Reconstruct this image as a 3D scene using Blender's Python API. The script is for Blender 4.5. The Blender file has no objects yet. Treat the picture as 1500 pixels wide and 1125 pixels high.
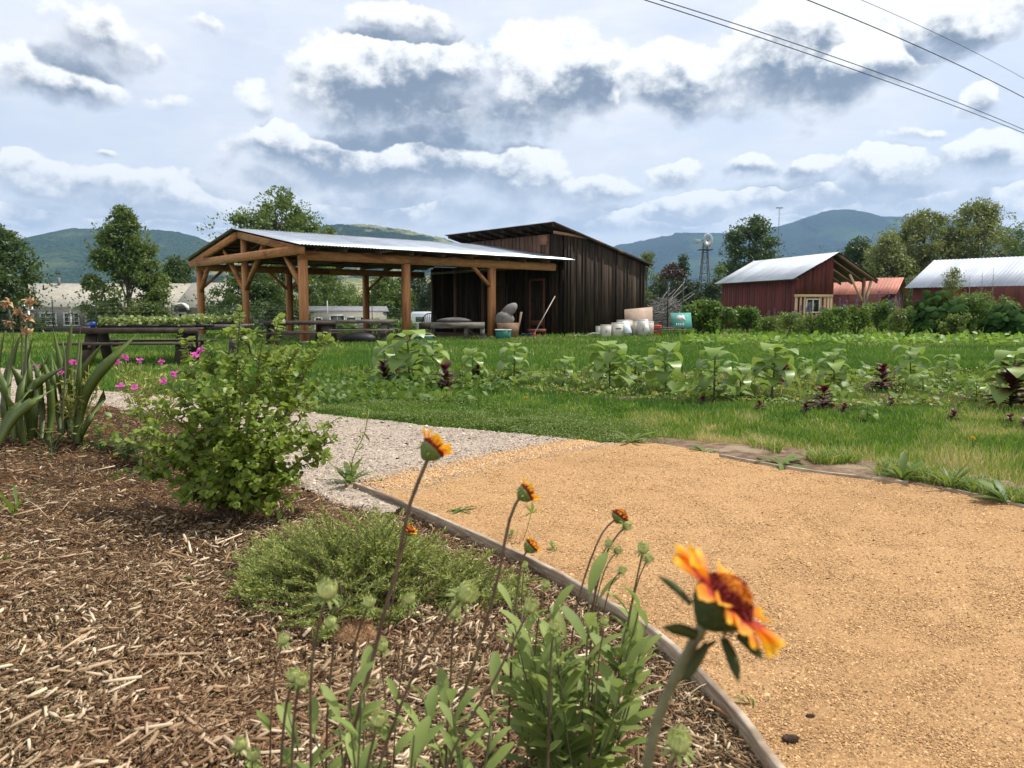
import bpy, math, random
import numpy as np
random.seed(7); rng = np.random.default_rng(7)
PI = math.pi
scene = bpy.context.scene
COL = scene.collection
# ------------------------------------------------------------------ camera
F_PX, HOR, EYE = 1136.0, 452.5, 1.08
PITCH = math.atan((562.5-HOR)/F_PX)
cam_d = bpy.data.cameras.new('camera'); cam = bpy.data.objects.new('camera', cam_d); COL.objects.link(cam)
cam.location = (0, 0, EYE); cam.rotation_euler = (PI/2-PITCH, 0, 0)
cam_d.sensor_width = 36; cam_d.lens = F_PX/1500*36; cam_d.clip_start = .02; cam_d.clip_end = 60000
cam_d.dof.use_dof = True; cam_d.dof.focus_distance = 5.5; cam_d.dof.aperture_fstop = 7.5
scene.camera = cam
scene.render.resolution_x = 1024; scene.render.resolution_y = 768
scene.view_settings.view_transform = 'Standard'; scene.view_settings.look = 'None'
scene.view_settings.exposure = 0.12; scene.view_settings.gamma = 1
# ------------------------------------------------------------------ light
SUN_AZ, SUN_EL = math.radians(68), math.radians(60)     # azimuth clockwise from the view direction
sd = bpy.data.lights.new('sun', 'SUN'); sd.energy = 5.0; sd.angle = math.radians(.53); sd.color = (1, .955, .88)
so = bpy.data.objects.new('sun', sd); COL.objects.link(so)
SDIR = (math.sin(SUN_AZ)*math.cos(SUN_EL), math.cos(SUN_AZ)*math.cos(SUN_EL), math.sin(SUN_EL))
from mathutils import Vector
so.rotation_euler = Vector(SDIR).to_track_quat('Z', 'Y').to_euler(); so.location = (30, 12, 50)

def ray(u, v):
    a = (u-750)/F_PX; b = (562.5-v)/F_PX
    return np.array([a, math.cos(PITCH)+b*math.sin(PITCH), -math.sin(PITCH)+b*math.cos(PITCH)])
def P(u, v, Y):
    d = ray(u, v); return np.array([0, 0, EYE])+d*(Y/d[1])
def G(u, v, z=0.):
    d = ray(u, v); return np.array([0, 0, EYE])+d*((z-EYE)/d[2])
# ------------------------------------------------------------------ sky and clouds (world)
W = bpy.data.worlds.new('World'); scene.world = W; W.use_nodes = True
nt = W.node_tree; nt.nodes.clear()
def mknode(nt, t, **k):
    n = nt.nodes.new(t)
    for a, b in k.items(): setattr(n, a, b)
    return n
class NG:
    """small helper to write node maths"""
    def __init__(s, nt): s.nt = nt
    def put(s, sock, v):
        if isinstance(v, bpy.types.NodeSocket): s.nt.links.new(v, sock)
        elif v is not None: sock.default_value = v
    def m(s, op, a, b=None, c=None, clamp=False):
        n = s.nt.nodes.new('ShaderNodeMath'); n.operation = op; n.use_clamp = clamp
        s.put(n.inputs[0], a); s.put(n.inputs[1], b); s.put(n.inputs[2], c); return n.outputs[0]
    def v(s, op, a, b=None, c=None, out=0):
        n = s.nt.nodes.new('ShaderNodeVectorMath'); n.operation = op
        s.put(n.inputs[0], a); s.put(n.inputs[1], b)
        if c is not None: s.put(n.inputs[2], c)
        return n.outputs[out]
    def scale(s, a, f):
        n = s.nt.nodes.new('ShaderNodeVectorMath'); n.operation = 'SCALE'; s.put(n.inputs[0], a); s.put(n.inputs['Scale'], f); return n.outputs[0]
    def noise(s, vec, scale, detail=4, rough=.5, dist=0, out=0, lac=2.0):
        n = s.nt.nodes.new('ShaderNodeTexNoise'); s.put(n.inputs['Vector'], vec); n.inputs['Scale'].default_value = scale
        n.inputs['Detail'].default_value = detail; n.inputs['Roughness'].default_value = rough; n.inputs['Distortion'].default_value = dist
        n.inputs['Lacunarity'].default_value = lac
        return n.outputs[out]
    def mix(s, f, a, b, mode='MIX'):
        n = s.nt.nodes.new('ShaderNodeMix'); n.data_type = 'RGBA'; n.blend_type = mode
        def col(x): return x if isinstance(x, bpy.types.NodeSocket) or len(x) == 4 else (*x, 1)
        s.put(n.inputs[0], f); s.put(n.inputs[6], col(a)); s.put(n.inputs[7], col(b)); return n.outputs[2]
    def ramp(s, f, a, b, smooth=True, lo=0., hi=1.):
        n = s.nt.nodes.new('ShaderNodeMapRange'); n.interpolation_type = 'SMOOTHSTEP' if smooth else 'LINEAR'
        s.put(n.inputs['Value'], f); n.inputs['From Min'].default_value = a; n.inputs['From Max'].default_value = b
        n.inputs['To Min'].default_value = lo; n.inputs['To Max'].default_value = hi; return n.outputs[0]
    def comb(s, x, y, z):
        n = s.nt.nodes.new('ShaderNodeCombineXYZ'); s.put(n.inputs[0], x); s.put(n.inputs[1], y); s.put(n.inputs[2], z); return n.outputs[0]
    def sep(s, v):
        n = s.nt.nodes.new('ShaderNodeSeparateXYZ'); s.put(n.inputs[0], v); return n.outputs

def build_sky():
    g = NG(nt)
    tc = nt.nodes.new('ShaderNodeTexCoord'); d = g.v('NORMALIZE', tc.outputs['Generated'])
    sky = mknode(nt, 'ShaderNodeTexSky', sky_type='NISHITA'); sky.sun_disc = False
    sky.sun_elevation = SUN_EL; sky.sun_rotation = SUN_AZ; sky.air_density = 1.3; sky.dust_density = 1.5; sky.ozone_density = 1.5
    warp = g.v('SUBTRACT', g.noise(d, 4.2, 2, .5, out=1), (.5, .5, .5)); w2 = g.v('SUBTRACT', g.noise(d, 15, 4, .6, out=1), (.5, .5, .5))
    dw = g.v('MULTIPLY_ADD', warp, (.07, .07, .035), g.v('MULTIPLY_ADD', w2, (.05, .05, .035), d))
    sx = g.sep(dw)
    az = g.m('ARCTAN2', sx[0], sx[1]); el = g.m('ARCSINE', sx[2])
    ae = g.comb(az, el, 0)
    clouds = [  # px centre, px half sizes, weight
        (575,122,145,66,1.1),(655,100,70,52,.8),(700,165,110,45,.55),(545,235,185,48,1.15),(430,215,70,38,.8),(820,112,100,68,1.1),(800,160,130,45,.6),
        (985,112,75,48,1.0),(1010,138,110,36,.6),(1215,78,150,78,1.15),(1120,125,110,42,.6),(1290,100,70,42,.8),(372,135,30,34,.42),
        (1430,32,95,40,.85),(1410,66,55,20,.5),(120,45,90,48,.62),(180,78,70,30,.55),(70,108,115,45,.75),(595,38,88,24,.8),
        (80,275,130,34,.85),(250,285,170,34,.85),(390,262,90,26,.7),(560,300,100,36,.9),(750,262,75,44,.8),(770,295,110,30,.7),(872,277,60,22,.8),
        (988,250,52,20,.75),(1095,248,55,18,.7),(1190,250,60,20,.7),(1320,252,85,32,.85),(1440,238,80,34,.8),(1120,285,140,26,.85),
        (1290,290,130,28,.85),(940,318,140,24,.85),(1420,300,120,30,.8),(290,332,75,20,.8),(110,322,110,20,.7),(1442,155,34,28,.75),(660,330,60,16,.6),
        (155,228,24,8,.5)]
    ds = g.v('MULTIPLY', d, (1, 1, 1.3))
    n1 = g.noise(ds, 20, 9, .58)
    n2 = g.noise(g.v('ADD', ds, (.009, .003, .018)), 20, 9, .58)
    nb = g.noise(ds, 7.5, 4, .5)
    nb2 = g.noise(g.v('ADD', ds, (.02, 0, .035)), 7.5, 4, .5)
    nz = g.m('ADD', g.m('MULTIPLY', g.m('SUBTRACT', n1, .5), 1.5), g.m('MULTIPLY', g.m('SUBTRACT', nb, .5), 1.1))
    clouds += [(180,300,140,22,.9),(20,330,110,20,.8),(480,320,90,18,.9),(700,315,80,20,.9),(1010,300,70,20,.9),(1200,318,90,16,.8),(1380,320,80,16,.9),(240,330,80,14,.9),(840,330,60,14,.9),(300,25,40,14,.35),(1345,205,60,12,.4),(1180,190,70,10,.35),(250,150,50,12,.3)]
    clouds.sort(key=lambda c: -(c[1]+c[3]))
    h = None; dens = None
    for (u, v, ru, rv, w) in clouds:
        r = ray(u, v); r = r/np.linalg.norm(r); a0 = math.atan2(r[0], r[1]); e0 = math.asin(r[2]); k = F_PX
        sa, se = 1/(ru*1.22/k*math.cos(a0)**2), 1/(rv*1.28/k*math.cos(a0))
        q = g.v('MULTIPLY_ADD', ae, (sa, se, 0), (-a0*sa, -e0*se, 0)); qq = g.v('DOT_PRODUCT', q, q, out=1)
        ww = g.m('MULTIPLY', g.m('SUBTRACT', 1.0, qq, clamp=True), w*1.25); yy = g.sep(q)[1]
        if h is None: h = yy; dens = ww
        else:
            mi = g.m('MULTIPLY', ww, g.m('MULTIPLY_ADD', nz, 6., 5.), clamp=True)
            h = g.m('ADD', h, g.m('MULTIPLY', mi, g.m('SUBTRACT', yy, h))); dens = g.m('MAXIMUM', dens, ww)
    D = g.m('ADD', dens, g.m('MULTIPLY', nz, g.ramp(dens, 0, .35, hi=1.25)))
    up = g.ramp(h, -.5, .4)
    soft = g.m('SUBTRACT', 1.0, g.m('MULTIPLY', up, .72))
    mask = g.m('DIVIDE', g.m('SUBTRACT', D, .16), soft, clamp=True)
    mask = g.ramp(mask, 0, 1)
    rel = g.m('ADD', g.m('MULTIPLY', g.m('SUBTRACT', n1, n2), 2.6), g.m('MULTIPLY', g.m('SUBTRACT', nb, nb2), 1.8))
    thick = g.ramp(D, .25, 1.1)
    h = g.m('MAXIMUM', h, -1.0)
    sh = g.m('ADD', .70, g.m('MULTIPLY', h, 1.15))
    sh = g.m('ADD', sh, g.m('MULTIPLY', g.m('SUBTRACT', nb, .5), .9))
    sh = g.m('ADD', sh, rel)
    sh = g.m('SUBTRACT', sh, g.m('MULTIPLY', thick, .22))
    elv = g.sep(d)[2]
    lowf = g.ramp(elv, .08, .22)
    sh = g.ramp(sh, -.05, 1.0)
    darkc = g.mix(lowf, (.50, .57, .68), (.20, .245, .32))
    cc = g.mix(sh, darkc, (1.10, 1.09, 1.06))
    # thin high veil everywhere with bluer openings
    veil = g.ramp(g.noise(g.v('MULTIPLY', d, (1, 1, 2.6)), 2.6, 6, .6), .34, .60)
    veilc = g.mix(g.ramp(g.noise(g.v('MULTIPLY', d, (1, 1, 3.5)), 5.5, 6, .6), .3, .7), (.84, .88, .955), (.97, .97, .985))
    skyc = g.mix(g.ramp(elv, 0.0, .32), (.86, .92, .97), (.52, .64, .93))
    sk = g.mix(.25, skyc, g.scale(sky.outputs[0], .1))
    bg = g.mix(g.m('MULTIPLY_ADD', veil, .42, .54), sk, veilc)
    # extra soft cumulus beyond the frame so that the whole dome is half cloudy
    outside = g.ramp(g.noise(d, 3.1, 8, .58), .52, .66)
    hi = g.ramp(elv, .40, .55)
    bg = g.mix(g.m('MULTIPLY', outside, hi), bg, (.78, .80, .84))
    fin = g.mix(g.m('MULTIPLY', mask, g.ramp(elv, .05, .2, lo=.80, hi=.97)), bg, cc)
    low = g.ramp(elv, -.02, .0)
    fin = g.mix(low, (.30, .33, .30), fin)
    b = mknode(nt, 'ShaderNodeBackground'); b.inputs[1].default_value = .1
    nt.links.new(g.scale(fin, 10.0), b.inputs[0])
    o = mknode(nt, 'ShaderNodeOutputWorld'); nt.links.new(b.outputs[0], o.inputs[0])
build_sky()

# ================================================================== helpers
def tag(o, label=None, cat=None, group=None, kind=None):
    if label: o['label'] = label
    if cat: o['category'] = cat
    if group: o['group'] = group
    if kind: o['kind'] = kind
    return o
def empty(name, loc, label=None, cat=None, group=None, rz=0):
    o = bpy.data.objects.new(name, None); COL.objects.link(o); o.location = tuple(map(float, loc)); o.rotation_euler = (0, 0, rz)
    o.empty_display_size = .1
    return tag(o, label, cat, group)
def kids(o): return [c for c in bpy.data.objects if c.parent == o]
def copy_tree(o, parent=None, loc=None, rz=None, sc=None, label=None):
    c = o.copy(); COL.objects.link(c); c.parent = parent
    if loc is not None: c.location = tuple(map(float, loc))
    if rz is not None: c.rotation_euler = (0, 0, rz)
    if sc is not None: c.scale = (sc, sc, sc)
    if label: c['label'] = label
    for ch in list(o.children): copy_tree(ch, c)
    return c

class MB:
    def __init__(s): s.V = []; s.F = []; s.C = []; s.n = 0
    def add(s, V, Fs, var=None):
        V = np.asarray(V, float).reshape(-1, 3)
        if var is None: var = (rng.random(), rng.random(), rng.random())
        var = np.asarray(var, float)
        if var.ndim == 1: var = np.tile(var[:3], (len(V), 1))
        s.V.append(V); s.C.append(var)
        if isinstance(Fs, np.ndarray): Fs = [Fs]
        for f in Fs:
            if isinstance(f, np.ndarray): s.F.append(f.astype(np.int64)+s.n)
            else: s.F.append(np.array([f], dtype=np.int64)+s.n)
        s.n += len(V); return s
    def box(s, c, h, ax=None, var=None, taper=1.):
        """c centre, h half sizes, ax 3 axes rows"""
        q = np.array([[-1,-1,-1],[1,-1,-1],[1,1,-1],[-1,1,-1],[-1,-1,1],[1,-1,1],[1,1,1],[-1,1,1]], float)*np.array(h)
        q[4:, :2] *= taper
        if ax is not None: q = q@np.array(ax)
        return s.add(q+np.array(c), np.array([[0,3,2,1],[4,5,6,7],[0,1,5,4],[1,2,6,5],[2,3,7,6],[3,0,4,7]]), var)
    def beam(s, a, b, w, h, up=(0, 0, 1), var=None):
        a = np.array(a, float); b = np.array(b, float); x = b-a; L = np.linalg.norm(x); x /= L
        y = np.cross(up, x); y /= np.linalg.norm(y); z = np.cross(x, y)
        return s.box((a+b)/2, (L/2, w/2, h/2), (x, y, z), var)
    def tube(s, pts, r, seg=6, cap=True, var=None):
        pts = np.asarray(pts, float); n = len(pts); r = np.broadcast_to(np.asarray(r, float), (n,))
        t = np.gradient(pts, axis=0); t /= np.linalg.norm(t, axis=1)[:, None]+1e-12
        ref = np.array([0, 0, 1.]) if abs(t[0][2]) < .8 else np.array([1., 0, 0])
        V = []
        prev = np.cross(t[0], ref); prev /= np.linalg.norm(prev)
        for i in range(n):
            nx = prev-t[i]*np.dot(prev, t[i]); nx /= np.linalg.norm(nx)+1e-12; prev = nx; ny = np.cross(t[i], nx)
            a = np.arange(seg)/seg*2*PI
            V.append(pts[i]+r[i]*(np.cos(a)[:, None]*nx+np.sin(a)[:, None]*ny))
        V = np.concatenate(V); Fq = []
        for i in range(n-1):
            for j in range(seg):
                k = (j+1) % seg; Fq.append([i*seg+j, i*seg+k, (i+1)*seg+k, (i+1)*seg+j])
        Fs = [np.array(Fq)]
        if cap: Fs += [list(range(seg))[::-1], [(n-1)*seg+j for j in range(seg)]]
        return s.add(V, Fs, var)
    def poly(s, pts, var=None): return s.add(pts, [list(range(len(pts)))], var)
    def prism(s, pts, d, var=None):
        """outline pts extruded by vector d"""
        pts = np.array(pts, float); n = len(pts); V = np.concatenate([pts, pts+np.array(d)])
        Fs = [list(range(n))[::-1], list(range(n, 2*n)), np.array([[i, (i+1) % n, n+(i+1) % n, n+i] for i in range(n)])]
        return s.add(V, Fs, var)
    def lathe(s, c, prof, seg=16, var=None, ax=None):
        a = np.arange(seg)/seg*2*PI; V = []
        for (r, z) in prof: V.append(np.stack([r*np.cos(a), r*np.sin(a), np.full(seg, z)], 1))
        V = np.concatenate(V)
        if ax is not None: V = V@np.array(ax)
        Fq = [[i*seg+j, i*seg+(j+1) % seg, (i+1)*seg+(j+1) % seg, (i+1)*seg+j] for i in range(len(prof)-1) for j in range(seg)]
        return s.add(V+np.array(c), np.array(Fq), var)
    def build(s, name, mat, parent=None, smooth=False, world=True):
        V = np.concatenate(s.V); C = np.concatenate(s.C)
        if parent is not None and world:
            m = np.array(parent.matrix_basis.inverted() if parent.parent is None else (parent.parent.matrix_basis @ parent.matrix_basis).inverted())
            V = V@m[:3, :3].T+m[:3, 3]
        me = bpy.data.meshes.new(name); me.vertices.add(len(V)); me.vertices.foreach_set('co', V.astype(np.float32).ravel())
        idx = np.concatenate([f.ravel() for f in s.F]); ln = np.concatenate([np.full(len(f), f.shape[1]) for f in s.F])
        st = np.concatenate([[0], np.cumsum(ln)[:-1]])
        me.loops.add(len(idx)); me.loops.foreach_set('vertex_index', idx.astype(np.int32))
        me.polygons.add(len(ln)); me.polygons.foreach_set('loop_start', st.astype(np.int32)); me.polygons.foreach_set('loop_total', ln.astype(np.int32))
        if smooth: me.polygons.foreach_set('use_smooth', np.ones(len(ln), bool))
        at = me.attributes.new('var', 'FLOAT_COLOR', 'POINT')
        at.data.foreach_set('color', np.concatenate([C, np.ones((len(C), 1))], 1).astype(np.float32).ravel())
        me.update(calc_edges=True); me.validate()
        me.materials.append(mat)
        o = bpy.data.objects.new(name, me); COL.objects.link(o)
        if parent is not None: o.parent = parent
        return o

def _hexc(r, g, b):
    f = lambda c: (c/255/12.92) if c/255 <= .04045 else ((c/255+.055)/1.055)**2.4
    return (f(r), f(g), f(b))
MATS = {}
def mat(name, c1, c2=None, c3=None, rough=.8, metal=0., sc=8., stretch=(1, 1, 1), detail=6, bump=0., bsc=None, varamt=.0, spec=.3, trans=0., tcol=None, namt=1., lo=.35, hi=.65, bdist=.02, valamt=0.):
    """procedural material: noise between two colours, per-piece tint from 'var', optional bump and translucency"""
    if name in MATS: return MATS[name]
    m = bpy.data.materials.new(name); m.use_nodes = True; t = m.node_tree; g = NG(t)
    bs = t.nodes['Principled BSDF']; out = t.nodes['Material Output']
    tc = t.nodes.new('ShaderNodeTexCoord'); co = g.v('MULTIPLY', tc.outputs['Object'], stretch)
    at = mknode(t, 'ShaderNodeAttribute', attribute_name='var'); vs = g.sep(at.outputs['Vector'])
    n = g.noise(co, sc, detail, .6)
    f = g.ramp(n, lo, hi)
    if varamt: f = g.m('ADD', g.m('MULTIPLY', f, 1-varamt), g.m('MULTIPLY', vs[0], varamt))
    c = g.mix(f, c1, c2 or c1)
    if c3: c = g.mix(g.ramp(g.noise(co, sc*.23, 4, .55), .52, .66), c, c3)
    if valamt:
        k = g.m('ADD', 1-valamt/2, g.m('MULTIPLY', vs[1], valamt)); c = g.scale(c, k)
    t.links.new(c, bs.inputs['Base Color'])
    bs.inputs['Roughness'].default_value = rough; bs.inputs['Metallic'].default_value = metal; bs.inputs['Specular IOR Level'].default_value = spec
    if bump:
        b = t.nodes.new('ShaderNodeBump'); b.inputs['Strength'].default_value = bump; b.inputs['Distance'].default_value = bdist
        t.links.new(g.noise(co, bsc or sc*3, 5, .6), b.inputs['Height']); t.links.new(b.outputs[0], bs.inputs['Normal'])
    if trans:
        tr = t.nodes.new('ShaderNodeBsdfTranslucent'); t.links.new(g.mix(1, c, tcol or (1, 1, 1), 'MULTIPLY') if tcol else c, tr.inputs[0])
        if tcol: t.links.new(g.mix(.55, c, tcol), tr.inputs[0])
        mx = t.nodes.new('ShaderNodeMixShader'); mx.inputs[0].default_value = trans
        t.links.new(bs.outputs[0], mx.inputs[1]); t.links.new(tr.outputs[0], mx.inputs[2]); t.links.new(mx.outputs[0], out.inputs[0])
    MATS[name] = m; return m
def leafm(name, c1, c2, trans=.3, tcol=(.30, .42, .06), rough=.5, spec=.35, sc=2.):
    if c1[1] > c1[0]: c1 = (c1[0]*1.35, c1[1]*1.2, c1[2]*.75); c2 = (c2[0]*1.4, c2[1]*1.22, c2[2]*.75)
    return mat(name, c1, c2, rough=rough, sc=sc, varamt=.75, trans=trans, tcol=tcol, spec=spec, valamt=.35)

# ---- numpy noise
_perm = np.random.default_rng(3).random((256, 256))
def vn(x, y):
    x = np.asarray(x, float); y = np.asarray(y, float)
    xi = np.floor(x).astype(int); yi = np.floor(y).astype(int); fx = x-xi; fy = y-yi
    fx = fx*fx*(3-2*fx); fy = fy*fy*(3-2*fy)
    g = lambda a, b: _perm[a & 255, b & 255]
    return (g(xi, yi)*(1-fx)+g(xi+1, yi)*fx)*(1-fy)+(g(xi, yi+1)*(1-fx)+g(xi+1, yi+1)*fx)*fy
def fbm(x, y, o=4):
    r = 0; a = .5
    for i in range(o): r = r+a*(vn(x*2**i+i*17.3, y*2**i+i*9.1)-.5); a *= .5
    return r
def ss(x, a, b):
    t = np.clip((np.asarray(x, float)-a)/(b-a), 0, 1); return t*t*(3-2*t)
def inpoly(x, y, poly):
    x = np.asarray(x); y = np.asarray(y); r = np.zeros(x.shape, bool); n = len(poly); j = n-1
    for i in range(n):
        xi, yi = poly[i][:2]; xj, yj = poly[j][:2]
        c = ((yi > y) != (yj > y)) & (x < (xj-xi)*(y-yi)/((yj-yi) or 1e-12)+xi)
        r ^= c; j = i
    return r
def distpl(x, y, pl):
    x = np.asarray(x, float); y = np.asarray(y, float); d = np.full(x.shape, 1e9)
    for a, b in zip(pl[:-1], pl[1:]):
        ax, ay = a[:2]; bx, by = b[:2]; L2 = (bx-ax)**2+(by-ay)**2
        t = np.clip(((x-ax)*(bx-ax)+(y-ay)*(by-ay))/L2, 0, 1); d = np.minimum(d, np.hypot(x-ax-t*(bx-ax), y-ay-t*(by-ay)))
    return d
def spline(pts, n):
    pts = np.asarray(pts, float); k = len(pts); q = np.concatenate([[2*pts[0]-pts[1]], pts, [2*pts[-1]-pts[-2]]]); out = []
    for t in np.linspace(0, k-1-1e-9, n):
        i = int(t); f = t-i; p0, p1, p2, p3 = q[i:i+4]
        out.append(.5*((2*p1)+(-p0+p2)*f+(2*p0-5*p1+4*p2-p3)*f*f+(-p0+3*p1-3*p2+p3)*f**3))
    return np.array(out)

# ---- leaf templates: along +x, width y, normal z
def blade(L=1., W=.3, prof=None, n=4, droop=0., cup=.15, twist=0.):
    ts = np.linspace(0, 1, n+1)
    if prof is None: prof = lambda t: math.sin(PI*min(1, t*.97+.03))**.8
    V = []; x = z = 0.
    for i, t in enumerate(ts):
        if i: a = -droop*(t-.5/n); x += L/n*math.cos(a); z += L/n*math.sin(a)
        w = W/2*max(prof(t), .02); tw = twist*t
        V += [[x, -w*math.cos(tw), z+cup*w*abs(math.cos(tw))-w*math.sin(tw)], [x, 0, z], [x, w*math.cos(tw), z+cup*w+w*math.sin(tw)]]
    Fq = []
    for i in range(n):
        a = i*3; Fq += [[a, a+3, a+4, a+1], [a+1, a+4, a+5, a+2]]
    return np.array(V), np.array(Fq)
LEAF_D = (np.array([[0,0,0],[.5,-.28,.06],[1,0,-.05],[.5,.28,.06]]), np.array([[0,1,2],[0,2,3]]))
LEAF_O = (np.array([[0,0,0],[.22,-.30,.05],[.65,-.36,.05],[1,0,-.06],[.65,.36,.05],[.22,.30,.05],[.45,0,-.03]]),
          np.array([[0,1,6],[1,2,6],[2,3,6],[3,4,6],[4,5,6],[5,0,6]]))
def frames(d, n):
    d = d/(np.linalg.norm(d, axis=1)[:, None]+1e-9); y = np.cross(n, d); y /= np.linalg.norm(y, axis=1)[:, None]+1e-9
    return np.stack([d, y, np.cross(d, y)], 1)
def inst(mb, T, O, d, n, sc, var=None):
    """many copies of a template into one MB"""
    TV, TF = T; N = len(O); fr = frames(d, n); sc = np.asarray(sc, float)
    if sc.ndim == 1: sc = sc[:, None, None]
    else: sc = sc[:, None, :]
    V = np.einsum('nij,njk->nik', TV[None]*sc, fr)+O[:, None, :]
    Fq = TF[None]+(np.arange(N)*len(TV))[:, None, None]
    if var is None: var = rng.random((N, 3))
    C = np.repeat(var, len(TV), 0)
    mb.add(V.reshape(-1, 3), Fq.reshape(-1, TF.shape[1]), C)
def rdir(N, up=0.):
    v = rng.normal(size=(N, 3)); v /= np.linalg.norm(v, axis=1)[:, None]; v[:, 2] += up; return v/np.linalg.norm(v, axis=1)[:, None]
# ================================================================== GROUND
ZP = .045                                            # level of the crushed stone path
def gz(x, y):
    """lawn level: flat by the camera, falling away beyond the pavilion"""
    r = np.hypot(x, y)
    z = -1.25*ss(r, 34, 90)*ss(-np.asarray(x, float)+.0*r, -35, 5)-.45*ss(r, 34, 70)
    return z+.05*fbm(np.asarray(x)/3., np.asarray(y)/3., 2)*ss(r, 8, 14)
def GP(u, v): return G(u, v, ZP)[:2]
board_px = [(520,712),(600,745),(700,788),(800,836),(875,878),(945,922),(1000,967),(1050,1018),(1095,1070),(1135,1125)]
board = [GP(*p) for p in board_px]
board = [np.array(p) for p in board]+[board[-1]+np.array([.06, -.45]), board[-1]+np.array([-.05, -1.1]), board[-1]+np.array([-.4, -2.2])]
board = spline(board, 90)
bed_back = [G(u, v, .12)[:2] for (u, v) in [(500,706),(455,690),(400,660),(330,635),(230,628),(120,622),(0,622),(-200,622)]]
bed_poly = [tuple(p) for p in board]+[(-6, -3.2), tuple(G(-500, 640, .12)[:2])]+[tuple(p) for p in bed_back[::-1]]
BX, BY = np.array([p[0] for p in bed_poly]), 0
def hb(x, y):
    """surface of the mulch bed"""
    x = np.asarray(x, float); y = np.asarray(y, float)
    d = distpl(x, y, board)
    z = .006+.10*ss(d, .02, .7)+.08*ss(d, .7, 2.2)+.15*ss(d, 1.3, 2.7)*ss(y, 2.4, 3.6)
    z = z+(.06*fbm(x*3.1, y*3.1, 4)+.03*fbm(x*13, y*13, 3))*ss(d, .02, .35)
    e = distpl(x, y, bed_back)
    return z*(.35+.65*ss(e, 0, .35))
def GB(u, v):
    z = .1
    for _ in range(12):
        p = G(u, v, z); z = .5*z+.5*float(hb(p[0], p[1]))
    return np.array([p[0], p[1], float(hb(p[0], p[1]))])

def tagS(o): return tag(o, kind='structure')
# one sheet to the horizon (rings of growing radius), with a hollow under the paths and bed
def ground_sheet():
    R = np.concatenate([[0, .6], np.geomspace(1.2, 9000, 120)]); A = np.linspace(0, 2*PI, 181)[:-1]
    rr, aa = np.meshgrid(R, A, indexing='ij'); x = rr*np.sin(aa); y = rr*np.cos(aa)
    z = gz(x, y)-.02
    z = z-.06*(y < 7.5)
    V = np.stack([x, y, z], -1).reshape(-1, 3); n = 180; Fq = []
    i = np.arange(len(R)-1)[:, None]; j = np.arange(n)[None]; k = (j+1) % n
    Fq = np.stack([i*n+j, (i+1)*n+j, (i+1)*n+k, i*n+k], -1).reshape(-1, 4)[:, ::-1]
    m = bpy.data.materials.new('meadow'); m.use_nodes = True; g = NG(m.node_tree); bs = m.node_tree.nodes['Principled BSDF']
    tc = m.node_tree.nodes.new('ShaderNodeTexCoord'); o = tc.outputs['Object']
    c = g.mix(g.ramp(g.noise(o, .8, 8, .65), .35, .65), (.045, .085, .018), (.10, .15, .035))
    c = g.mix(g.ramp(g.noise(o, .11, 5, .6), .45, .62), c, (.15, .19, .055))
    c = g.mix(g.ramp(g.noise(o, .02, 3, .6), .5, .7), c, (.20, .20, .09))
    m.node_tree.links.new(c, bs.inputs['Base Color']); bs.inputs['Roughness'].default_value = 1; bs.inputs['Specular IOR Level'].default_value = .1
    mb = MB(); mb.add(V, Fq, (.5, .5, .5)); tagS(mb.build('ground', m, smooth=True))
ground_sheet()

# path outlines ------------------------------------------------------------
far_edge_px = [(470,606),(560,615),(650,625),(760,634),(840,642),(880,650),(950,650),(1035,664),(1100,676),(1180,689),(1270,700),(1380,717),(1500,742),(1600,768)]
gravel_px = [(150,572),(230,578),(300,585),(380,592),(430,598),(470,606),(560,615),(650,625),(760,634),(840,642),(885,651),(850,662),(760,676),(700,692),(640,716),(590,742),(556,752),(490,735),(430,705),(380,665),(300,640),(200,634),(130,630),(60,628),(0,628),(-300,640),(-300,545),(-100,540),(0,538),(60,545)]
def zsheet(name, poly, z, m, mat_):
    """triangulated sheet with a small uneven relief"""
    p = np.array(poly); x0, y0 = p.min(0); x1, y1 = p.max(0)
    s = m; nx = int((x1-x0)/s)+2; ny = int((y1-y0)/s)+2
    X, Y = np.meshgrid(x0+np.arange(nx)*s, y0+np.arange(ny)*s, indexing='ij')
    jx = X+.3*s*fbm(X*7, Y*7, 2); jy = Y
    cx = (X[:-1, :-1]+s/2); cy = (Y[:-1, :-1]+s/2); ins = inpoly(cx, cy, poly)
    i, j = np.nonzero(ins); Fq = np.stack([i*ny+j, (i+1)*ny+j, (i+1)*ny+j+1, i*ny+j+1], -1)
    Z = z(X, Y) if callable(z) else np.full(X.shape, z)
    V = np.stack([X, Y, Z], -1).reshape(-1, 3); used = np.unique(Fq); mp = np.zeros(len(V), int); mp[used] = np.arange(len(used))
    mb = MB(); mb.add(V[used], mp[Fq], (.5, .5, .5)); return mb.build(name, mat_, smooth=True)
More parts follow.
